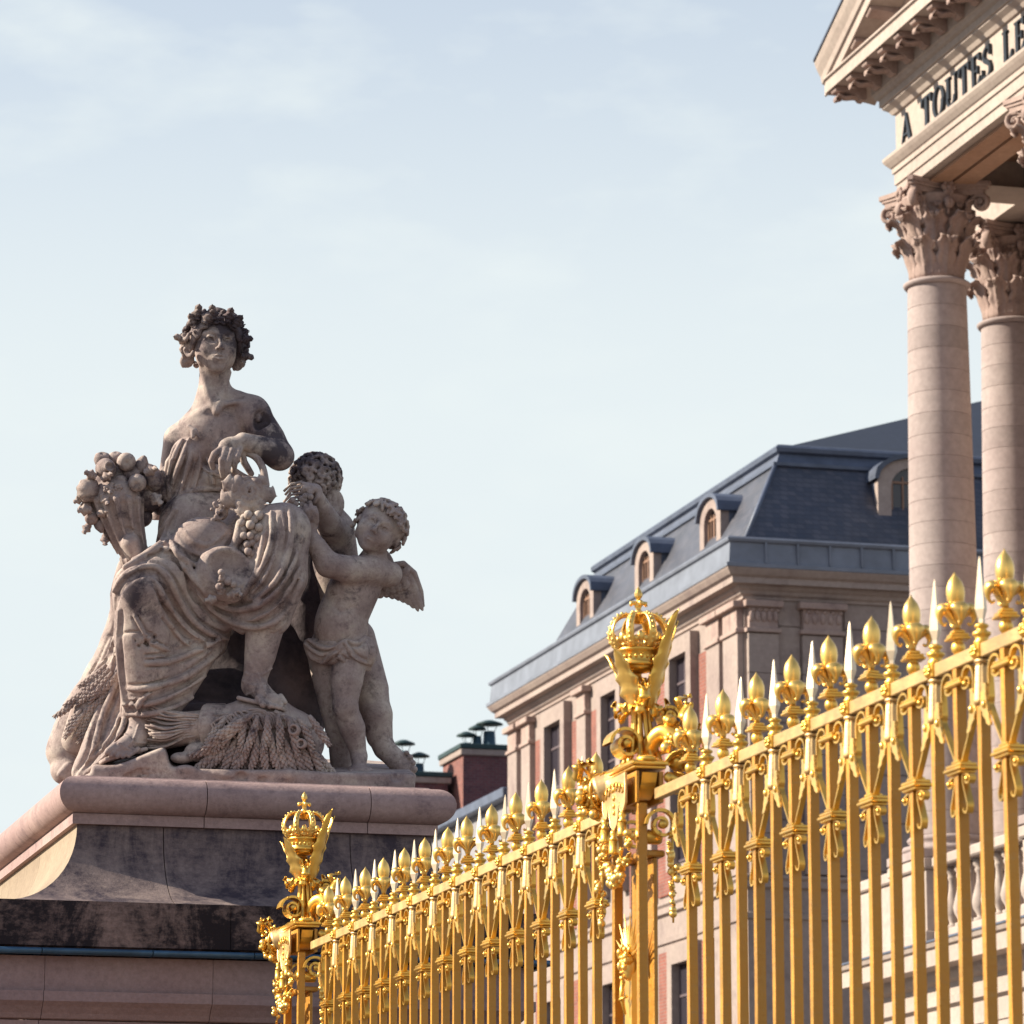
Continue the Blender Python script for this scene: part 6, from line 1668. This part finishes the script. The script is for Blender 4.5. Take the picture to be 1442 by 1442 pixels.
W.blob((540, 788, -10), (14, 24, 5), 2, rotm(0, 0, -30)); W.fold([(528, 778), (546, 798)], 1.5, 0, 1, True)
carve('wing', W, child1)
D = Sculpt((415, 868, -40), (545, 975, 105), 1.6)
D.blob((482, 914, 28), (50, 27, 47), 6).blob((508, 918, 34), (23, 26, 34), 6).tube([(440, 906, 44), (446, 928, 52), (454, 944, 52)], [12, 10, 5], 4)
D.slab((482, 868, 30), (80, 26, 90), 4, 4, rotm(0, 0, -3), True)
D.slab((455, 962, 40), (46, 26, 90), 3, 3, rotm(0, 0, 24), True).slab((510, 966, 40), (46, 26, 90), 3, 3, rotm(0, 0, 8), True)
for pts, r in (([(424, 880), (432, 896), (450, 908), (470, 910), (486, 900), (504, 902), (522, 886)], 3.6), ([(430, 905), (450, 918), (470, 916), (482, 908)], 3.4), ([(436, 925), (450, 934), (462, 924), (472, 916)], 3.2), ([(486, 902), (500, 922), (520, 932)], 3.0), ([(522, 890), (526, 915), (522, 938)], 3.6), ([(478, 922), (496, 936), (522, 940)], 3.4)):
    D.drape(pts, r, 1.2, 0, 0.8)
for pts in ([(440, 912), (458, 918), (474, 912)], [(492, 912), (508, 928)], [(440, 932), (452, 938)]): D.fold(pts, 2.0, 1, 2, True)
carve('loincloth', D, child1)

# ------------------------------------------------------------------ second child, seen from behind
S = Sculpt((385, 630, -130), (600, 1110, 85), 1.9)
S.tube([(470, 745, -30), (474, 800, -45), (480, 870, -50)], [30, 34, 36], 10)
S.tube([(474, 752, -18), (462, 735, 12), (450, 712, 38), (444, 696, 48)], [21, 18, 13, 9], 6).blob((438, 688, 52), (13, 8, 9), 4)
for f in ([(434, 684, 58), (422, 682, 62), (414, 690, 60)], [(436, 686, 60), (426, 688, 66), (420, 696, 64)], [(440, 688, 61), (434, 694, 66), (428, 702, 64)], [(446, 690, 58), (446, 700, 62), (440, 706, 62)]): S.tube(f, [4.4, 4.2, 3.4], 1.2)
S.blob((443, 674, -18), (34, 33, 34), 6).tube([(450, 700, -20), (464, 725, -25)], [18, 20], 8)
S.tube([(500, 900, -45), (524, 970, -25), (534, 1005, -10)], [32, 27, 20], 8).tube([(534, 1005, -10), (538, 1035, -8), (545, 1052, -2)], [22, 19, 14], 6)
S.tube([(545, 1052, -2), (562, 1068, 8), (574, 1080, 14)], [15, 15, 12], 6)
for i, (x, y) in enumerate(((583, 1090), (586, 1080), (584, 1071), (581, 1063), (576, 1057))): S.blob((x, y, 18 - i), (6.8 - 0.8 * i, 5.8 - 0.6 * i, 6), 1.5)
child2 = carve('child', S, sculpture); child2['label'] = 'second winged child seen from behind'
H = Sculpt((395, 622, -70), (495, 720, 45), 1.3)
H.blob((443, 672, -16), (33, 31, 32), 3)
curls(H, (443, 672, -16), 44, rotm(180, 0, 0), fib(150, lambda d: d[1] < 0.72), 0.74, 0.066, 21, 0.17, 0.010, 0.6, squash=(0.8, 0.78, 0.78))
carve('hair', H, child2)
W = Sculpt((440, 685, -40), (495, 770, 30), 1.5)
W.blob((466, 710, 2), (18, 24, 5), 2, rotm(0, 0, 8)).tube([(466, 725, 2), (462, 748, 0)], [12, 7], 4)
for x in (458, 466, 474): W.fold([(x, 694), (x - 1, 715), (462, 740)], 1.3, 0, 1, True)
carve('wing', W, child2)

# ------------------------------------------------------------------ rock, heaped cloth and the figure behind on the left
S = Sculpt((60, 760, -260), (600, 1135, 170), 3.2)
S.slab((360, 1108, -30), (222, 32, 180), 5, 4, rotm(0, 0, 1)).slab((520, 1112, 10), (60, 26, 120), 6, 4, rotm(0, 0, 6)).slab((190, 1092, 40), (60, 26, 110), 4, 6, rotm(0, 0, -20))
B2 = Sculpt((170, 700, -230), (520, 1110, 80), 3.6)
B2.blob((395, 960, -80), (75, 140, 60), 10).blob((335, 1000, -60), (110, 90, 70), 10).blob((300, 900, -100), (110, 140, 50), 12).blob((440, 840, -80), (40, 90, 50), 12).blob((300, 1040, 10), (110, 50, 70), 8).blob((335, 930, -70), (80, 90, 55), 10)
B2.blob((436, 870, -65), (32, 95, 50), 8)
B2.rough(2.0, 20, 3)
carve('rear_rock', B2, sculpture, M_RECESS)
for q in range(14): x, y = rnd.uniform(150, 560), rnd.uniform(1066, 1092); S.blob((x, y, S.front(x, y, 100) - 2), (rnd.uniform(8, 20), rnd.uniform(4, 9), rnd.uniform(4, 8)), 4, None, rnd.random() < 0.4)
S.blob((230, 1080, 156), (26, 9, 7), 2, rotm(0, 0, 8), True)
for q in range(16): S.blob((230 + rnd.uniform(-24, 24), 1080 + rnd.uniform(-8, 8), 146), rnd.uniform(2.5, 5), 2)
S.rough(1.6, 26, 3)
carve('rock_base', S, sculpture)
S = Sculpt((65, 780, -150), (245, 1125, 150), 2.3)
S.tube([(180, 820, -20), (176, 860, -20), (165, 915, -15), (150, 960, -5)], [14, 18, 24, 26], 8).tube([(175, 930, 20), (170, 985, 40), (150, 1040, 70), (128, 1085, 80)], [22, 24, 24, 18], 8)
S.tube([(150, 960, -5), (122, 1010, 0), (100, 1060, 10)], [28, 34, 30], 10).tube([(190, 1010, 80), (165, 1050, 95), (130, 1090, 90)], [18, 17, 11], 6).blob((104, 1086, 20), (26, 22, 30), 6)
S.tube([(178, 800, -10), (170, 840, -10), (170, 870, -12)], [12, 14, 12], 5)
for pts, r in (([(178, 900), (168, 960), (150, 1010), (138, 1060), (118, 1092)], 5), ([(190, 985), (176, 1030), (150, 1066), (122, 1094)], 5), ([(198, 1010), (182, 1046), (150, 1080)], 4.5), ([(170, 880), (158, 920), (140, 950)], 4), ([(160, 900), (146, 935), (134, 955)], 3.5), ([(178, 1000), (160, 1040), (140, 1066)], 3.5)): S.drape(pts, r, 2.0, 0)
for pts in ([(184, 960), (170, 1010), (150, 1050)], [(192, 1004), (176, 1040), (146, 1076)], [(168, 900), (156, 935)]): S.fold(pts, 3, 1.5, 3, True)
S.fold([(134, 950), (150, 956), (168, 955)], 2.5, 1, 2)
for i in range(4): S.tube([(104 + 3 * i, 1078 + 2 * i, 48), (92 + 4 * i, 1090 + 2 * i, 52)], [5, 4], 1.5)
S.rough(1.0, 14, 8)
carve('fallen_cloth', S, sculpture)

# ------------------------------------------------------------------ horn of plenty
S = Sculpt((110, 645, -25), (250, 880, 85), 1.5)
S.blob((162, 682, 18), (32, 26, 22), 6).blob((203, 684, 8), (28, 30, 24), 6).blob((134, 712, 24), (14, 22, 16), 6)
cl = crom([(166, 706, 30), (172, 735, 32), (182, 765, 32), (192, 795, 30), (190, 835, 20)], 4)
rr_ = [33 - 20 * (i / (len(cl) - 1)) ** 0.9 for i in range(len(cl))]
S.tube(cl, rr_, 4)
for k in range(12):
    a = k * 2 * math.pi / 12
    S.tube([(c_[0] + r_ * math.cos(a), c_[1], c_[2] + r_ * math.sin(a)) for c_, r_ in zip(cl[:13], rr_[:13])], [5.4 - 0.22 * i for i in range(13)], 0.6)
for k in range(12):
    a = (k + 0.5) * 2 * math.pi / 12
    S.tube([(c_[0] + (r_ + 2.5) * math.cos(a), c_[1], c_[2] + (r_ + 2.5) * math.sin(a)) for c_, r_ in zip(cl[1:12], rr_[1:12])], 5.0, 1.0, True)
S.fold([(172, 752), (182, 746), (196, 756), (200, 768)], 2.4, 0.5, 1.5, True); S.tube([(186, 768, 54), (192, 782, 54)], [14, 12], 4)
for k in range(10): S.tube([(c_[0] + 11 * math.cos(k * 0.628 + j * 0.35), c_[1], c_[2] + 11 * math.sin(k * 0.628 + j * 0.35)) for j, c_ in enumerate(cl[9:])], 3.0, 1.0)
horn = carve('cornucopia', S, sculpture)
def stone_fruit(kind, r):
    mb = MB()
    if kind == 'pomegranate':
        mb.lathe([(0.02, -1), (0.55, -0.85), (0.95, -0.35), (1.0, 0.1), (0.75, 0.6), (0.42, 0.82), (0.36, 1.02), (0.48, 1.2), (0.36, 1.18), (0.25, 0.95), (0.02, 0.85)], 20)
    elif kind == 'melon': mb.lathe([(0.02, -0.8), (0.6, -0.72), (0.95, -0.35), (1.05, 0.0), (0.95, 0.35), (0.6, 0.72), (0.1, 0.78)], 36, flute=0.06, nf=9)
    elif kind == 'pear': mb.lathe([(0.02, -1), (0.6, -0.9), (0.92, -0.4), (0.85, 0.1), (0.55, 0.6), (0.3, 1.0), (0.05, 1.15)], 18)
    elif kind == 'apple': mb.lathe([(0.02, -0.75), (0.3, -0.88), (0.8, -0.6), (1.0, 0.0), (0.85, 0.6), (0.4, 0.85), (0.12, 0.70), (0.02, 0.66)], 18)
    me = mb.mesh(kind, M_STATUE_DARK); return me
sfr = {k: stone_fruit(k, 1) for k in ('pomegranate', 'melon', 'pear', 'apple')}
def place(kind, x, y, z, r, parent, ax=(0, 0, 1), up=(0, -1, 0)):
    put(kind, sfr[kind], parent, tuple(st((x, y, z))[0]), frame_rot(up, ax), (r * ST_S,) * 3)
for kind, x, y, z, r, ax in (('pomegranate', 150, 664, 44, 15, (0.35, -0.2, 1)), ('apple', 178, 654, 40, 13.5, (0.1, 0.1, 1)), ('apple', 194, 683, 52, 13, (-0.1, 0.2, 1)), ('melon', 126, 694, 44, 16.5, (0.5, 0.1, 1)), ('pear', 199, 658, 28, 13, (0.3, -1, 0.3)),
        ('melon', 217, 678, 28, 16, (1, -0.3, 0.4)), ('apple', 144, 651, 24, 12, (0, -1, 0.5)), ('apple', 163, 649, 22, 11, (0, -1, 0.4)), ('apple', 131, 733, 40, 10, (0, 0.3, 1)), ('pear', 143, 744, 38, 9.5, (0.3, 1, 0.5)), ('apple', 155, 752, 30, 9, (0, 0, 1)),
        ('melon', 208, 704, 16, 20, (0.3, 0.2, 1)), ('apple', 230, 694, 4, 15, (1, 0, 0.5)), ('pear', 226, 716, 0, 14, (0.2, 0.4, 1)), ('apple', 170, 684, 38, 13, (0, 0, 1)), ('apple', 185, 670, 30, 14, (0, -0.5, 1)), ('pear', 122, 716, 36, 9, (-1, 0.4, 0.4)), ('apple', 200, 730, 10, 15, (0, 0, 1)), ('apple', 236, 668, 0, 12, (0, 0, 1)), ('apple', 150, 700, 30, 15, (0, 0, 1))):
    place(kind, x, y, z, r, horn, ax)
hl = flat_leaf('leaf', M_STATUE, 20 * ST_S, 16 * ST_S, 2.2 * ST_S, 2.0, 0.3, 0.3, 0.5)
for x, y, z, dx, dy, s_ in ((146, 680, 56, 0.9, -0.7, 1.0), (160, 684, 56, -0.3, 1, 0.9), (136, 676, 50, -1, -0.5, 1.0), (130, 722, 50, -1, 0, 1.1), (140, 728, 52, 1, -0.4, 0.9), (146, 700, 58, 0.5, 0.8, 1.0), (205, 670, 50, 0.9, -0.5, 1.1), (128, 742, 40, -0.6, 0.9, 0.9), (176, 690, 52, 0.3, 1, 0.9), (214, 700, 44, 0.7, 0.6, 1.2), (150, 756, 36, 0, 1, 0.9), (118, 706, 40, -1, 0.4, 0.8)):
    put('leaf', hl, horn, tuple(st((x, y, z))[0]), frame_rot((0.1, 0.1, 1), (dx, dy, 0.3)), (s_,) * 3)
for x, y in ((160, 697), (168, 690), (153, 692)):
    mb = MB()
    for k in range(5): a = k * 1.2566; mb.ball((0.5 * math.cos(a), 0.5 * math.sin(a), 0), 0.42, 8, 6, (1, 1, 0.6))
    mb.ball((0, 0, 0.2), 0.25, 8, 6)
    put('flower', mb.mesh('flower', M_STATUE), horn, tuple(st((x, y, 60))[0]), frame_rot((1, 0, 0), (0, 0, 1)), (7 * ST_S,) * 3)

# ------------------------------------------------------------------ vine: leaf, looped stem and grapes
S = Sculpt((285, 625, 20), (400, 800, 140), 1.3)
S.tube(crom([(344, 638, 58), (358, 645, 62), (368, 660, 66), (373, 684, 74)], 4), 5.2, 1).tube(crom([(328, 664, 62), (345, 674, 58), (362, 678, 62), (373, 684, 72)], 4), 4.6, 1)
S.blob((348, 698, 84), (18, 16, 8), 4).blob((312, 722, 80), (9, 12, 8), 3)
for q in range(22): x, y = rnd.uniform(297, 316), rnd.uniform(706, 738); S.blob((x, y, 90), rnd.uniform(1.6, 3.4), 0.8)
S.tube([(352, 734, 90), (346, 760, 92), (352, 785, 96)], [5, 5, 3], 2).blob((345, 775, 100), (12, 9, 4), 2, rotm(0, 0, 30)).blob((338, 790, 102), (10, 8, 4), 2, rotm(0, 0, -30))
vine = carve('grape_vine', S, sculpture)
lobe = flat_leaf('leaf_lobe', M_STATUE, 38 * ST_S, 38 * ST_S, 2.2 * ST_S, 1.5, -0.12, 0.22, 0.9)
vleaf = empty('vine_leaf', tuple(st((350, 694, 98))[0]), parent=vine)
for (dx, dy, s_, tz) in ((-1, -0.35, 1.05, 0.0), (-1, 0.35, 1.15, -0.1), (-0.35, 1, 0.95, 0.1), (0.45, 0.9, 0.95, 0.0), (1, 0.15, 1.0, -0.1), (0.65, -0.55, 0.8, 0.0), (-0.35, -0.8, 0.6, 0.0)):
    put('leaf_lobe', lobe, vleaf, tuple((np.array(st((350 + 2 * dx, 694 + 2 * dy, 99))[0]) - np.array(st((350, 694, 98))[0]))), frame_rot((0.1 * dx, 0.1, 1), (dx, dy, tz)), (s_,) * 3)
grape_me = MB().ball((0, 0, 0), 1.0, 14, 10).mesh('grape', M_STATUE)
for px_, py_, z, r in ((495, 980, 100, 6.4), (600, 985, 100, 7), (430, 1060, 98, 6.2), (520, 1080, 104, 6.6), (605, 1105, 104, 6.2), (685, 1085, 98, 6), (455, 1190, 100, 6), (520, 1190, 102, 6), (595, 1210, 102, 6), (490, 1275, 100, 6), (545, 1255, 100, 5.8), (595, 1300, 102, 6), (500, 1345, 102, 6), (545, 1365, 100, 5.4),
        (450, 1125, 96, 6), (560, 1150, 98, 6.2), (645, 1150, 96, 5.6), (640, 1020, 94, 6), (455, 1010, 94, 5.6), (555, 1030, 100, 6.2), (470, 1330, 96, 5), (520, 1400, 98, 4.6)):
    put('grape', grape_me, vine, tuple(st((280 + px_ / 7.21, 590 + py_ / 7.21, z + 10))[0]), (0, 0, 0), (r * ST_S,) * 3)
for px_, py_ in ((1025, 812), (1065, 785), (1115, 790), (1040, 865), (1105, 855), (970, 860), (1010, 920), (940, 830), (1060, 830)):
    put('grape', grape_me, vine, tuple(st((280 + px_ / 7.21, 590 + py_ / 7.21, 72))[0]), (0, 0, 0), (4.8 * ST_S,) * 3)
mb = MB()
for k in range(7):
    y0_ = 680 + 5 * k; mb.tube([tuple(st((398 + 2 * (k % 3), y0_ + 12, 62))[0]), tuple(st((408, y0_ + 2, 68))[0]), tuple(st((422, y0_ - 1, 68))[0])], 1.8 * ST_S, 6)
put('stalks', mb.mesh('stalks', M_STATUE), vine)
for x, y, dx, dy in ((312, 836, 0.1, -1), (322, 838, 1, -0.3), (330, 828, 0.6, 0.5), (306, 842, -1, 0.2), (316, 824, -0.2, -1)):
    put('leaf', hl, vine, tuple(st((x, y, 128))[0]), frame_rot((0, 0, 1), (dx, dy, 0.2)), (0.9,) * 3)
for x, y, r in ((313, 806, 5), (314, 814, 5.5), (322, 818, 6), (310, 826, 6), (330, 822, 5)): put('grape', grape_me, vine, tuple(st((x, y, 130))[0]), (0, 0, 0), (r * ST_S,) * 3)

# ------------------------------------------------------------------ wheat
S = Sculpt((205, 960, 30), (475, 1112, 150), 2.0)
S.blob((385, 1040, 84), (74, 52, 46), 8).tube([(300, 1018, 100), (345, 1012, 96), (385, 1012, 90)], [22, 30, 34], 8).tube([(216, 1030, 84), (300, 1018, 98)], [26, 22], 6).blob((285, 1054, 112), (20, 14, 14), 5).blob((262, 1062, 118), (16, 8, 12), 4)
for k in range(7): S.tube(crom([(296 + 4 * k, 990, 78), (290 + 4 * k, 994, 106), (286 + 4 * k, 1015, 123), (291 + 4 * k, 1042, 114), (297 + 4 * k, 1056, 90)], 3), 2.6, 0.6)
sheaf = carve('wheat_sheaf', S, sculpture)
wg = random.Random(5); mb = MB()
for k in range(80):
    y0_ = 986 + wg.uniform(0, 66); zz = 104 + wg.uniform(-12, 14) + 8 * math.sin((y0_ - 990) / 60 * math.pi)
    mb.tube([tuple(q) for q in st(crom([(214 + wg.uniform(-3, 8), y0_, zz), (240, 1000 + (y0_ - 990) * 0.75 + wg.uniform(-3, 3), zz + 3), (268, 1004 + (y0_ - 990) * 0.5 + wg.uniform(-2, 2), 112 + wg.uniform(-3, 5)), (300, 1006 + (y0_ - 990) * 0.4, 108 + wg.uniform(-3, 5))], 3))], 1.7 * ST_S, 6)
for k in range(40):
    u = k / 39; e = (322 + 110 * u, 1030 - 18 * math.sin(u * 3.1) + wg.uniform(-5, 5))
    mb.tube([tuple(q) for q in st(crom([(304, 1002 + 30 * wg.random(), 118), (325 + 30 * u, 1000 + wg.uniform(-3, 12), 126), (e[0] - 20 * (1 - u), e[1] - 12, 130), (e[0], e[1] + 6, 132)], 3))], 1.9 * ST_S, 6)
st_o = put('stalks', mb.mesh('stalks', M_STATUE), sheaf); st_o['kind'] = 'stuff'
def ear_mesh(bend, L=54, seed=0):
    g3 = random.Random(seed); mb = MB(); n = 11
    for i in range(n):
        t = i / (n - 1); x = bend * t * t * L * 0.5; y = -t * L
        w = 6.0 * math.sin(math.pi * (0.16 + 0.72 * t)) ** 0.7
        for q in range(4):
            a = q * math.pi / 2 + (i % 2) * math.pi / 4
            R = Matrix.Rotation(-bend * t * 0.9, 3, 'Z') @ Matrix.Rotation(0.45 * math.cos(a), 3, 'Z') @ Matrix.Rotation(-0.45 * math.sin(a), 3, 'X')
            mb.ball((x + w * 0.62 * math.cos(a), y, w * 0.62 * math.sin(a)), 1.0, 7, 5, (w * 0.55, 5.4, w * 0.5), R=R)
    mb.tube([(0, 8, 0), (0, 0, 0), (bend * L * 0.12, -L * 0.5, 0), (bend * L * 0.5, -L, 0)], [3.0, 4.4, 4.4, 2.0], 6)
    return mb.mesh('wheat_ear', M_STATUE)
ears = [ear_mesh(b, 46, i) for i, b in enumerate((-0.35, 0.0, 0.35, -0.15, 0.2))]
def ear(x, y, z, dx, dy, dz, sc_, parent, spin=None):
    """ear pointing along (dx,dy,dz) from (x,y,z)"""
    d = np.array((dx, dy, dz), float); d /= np.linalg.norm(d)
    f = np.array((0, 0, 1.0)) - d * d[2]; f /= np.linalg.norm(f); s_ = np.cross(d, f)
    # mesh axes: -y along d, +z to the front
    def W(v): return Vector([float(q) for q in (v[0] * ST_R - v[1] * ST_U + v[2] * ST_T)])
    Yv, Z = W(-d), W(f); X = Yv.cross(Z)
    e = Matrix((X, Yv, Z)).transposed().to_euler()
    put('wheat_ear', wg.choice(ears), parent, tuple(st((x, y, z))[0]), e, (sc_ * ST_S,) * 3)
for lay, (n, x0_, x1_, ys, z0_, sc_) in enumerate(((12, 300, 452, 1052, 128, 0.95), (13, 296, 458, 1036, 138, 1.0), (9, 318, 440, 1010, 142, 0.95))):
    for i in range(n):
        u = i / (n - 1); x = x0_ + (x1_ - x0_) * u; ang_ = (0.5 - u) * 1.9
        y = ys + 8 * (abs(u - 0.5) * 2) ** 2 * (1 if lay < 2 else 0) + wg.uniform(-4, 4)
        if lay == 1: x = x0_ + 18 + (x1_ - x0_ - 40) * u
        ear(x, y, z0_ - 22 * abs(u - 0.55), -math.sin(ang_) * 0.75 + wg.uniform(-0.08, 0.08), math.cos(ang_ * 0.55), 0.10, sc_ * wg.uniform(0.88, 1.05), sheaf)
for (x, y, dx, dy, z) in ((352, 1004, -1, 0.75, 140), (340, 1010, -1, 0.8, 142), (330, 1022, -1, 0.7, 138), (395, 1000, 1, 0.7, 130), (410, 1010, 1, 0.85, 128), (425, 1026, 0.8, 1, 124), (440, 1050, 0.5, 1, 118), (318, 1040, -1, 0.6, 130)): ear(x, y, z, dx, dy, 0, 1.0, sheaf)
tb = MB().lathe([(0.8, -1), (1.0, 0.0), (1.0, 1.0), (0.62, 1.0), (0.6, 0.0), (0.01, -0.1)], 18).mesh('poppy_head', M_STATUE)
for x, y, r in ((417, 1021, 8), (427, 1040, 7)): put('poppy_head', tb, sheaf, tuple(st((x, y, 142))[0]), frame_rot((1, 0, 0), (-0.35, -0.2, 1)), (r * ST_S,) * 3)
# wheat held by the figure behind, left
S = Sculpt((80, 940, -40), (190, 1070, 90), 2.4); S.tube([(160, 960, 30), (130, 1000, 34), (112, 1045, 30)], [16, 24, 20], 6)
bunch = carve('wheat_bunch', S, sculpture)
for k in range(26):
    u = wg.random(); v_ = wg.uniform(-1, 1)
    x = 166 - 50 * u + 14 * v_; y = 950 + 62 * u + 12 * v_
    ear(x, y, 52 + 8 * (1 - abs(v_)), -0.75 + 0.15 * v_, 0.85 + 0.2 * wg.uniform(-1, 1), 0.0, 0.8 * wg.uniform(0.85, 1.05), bunch)
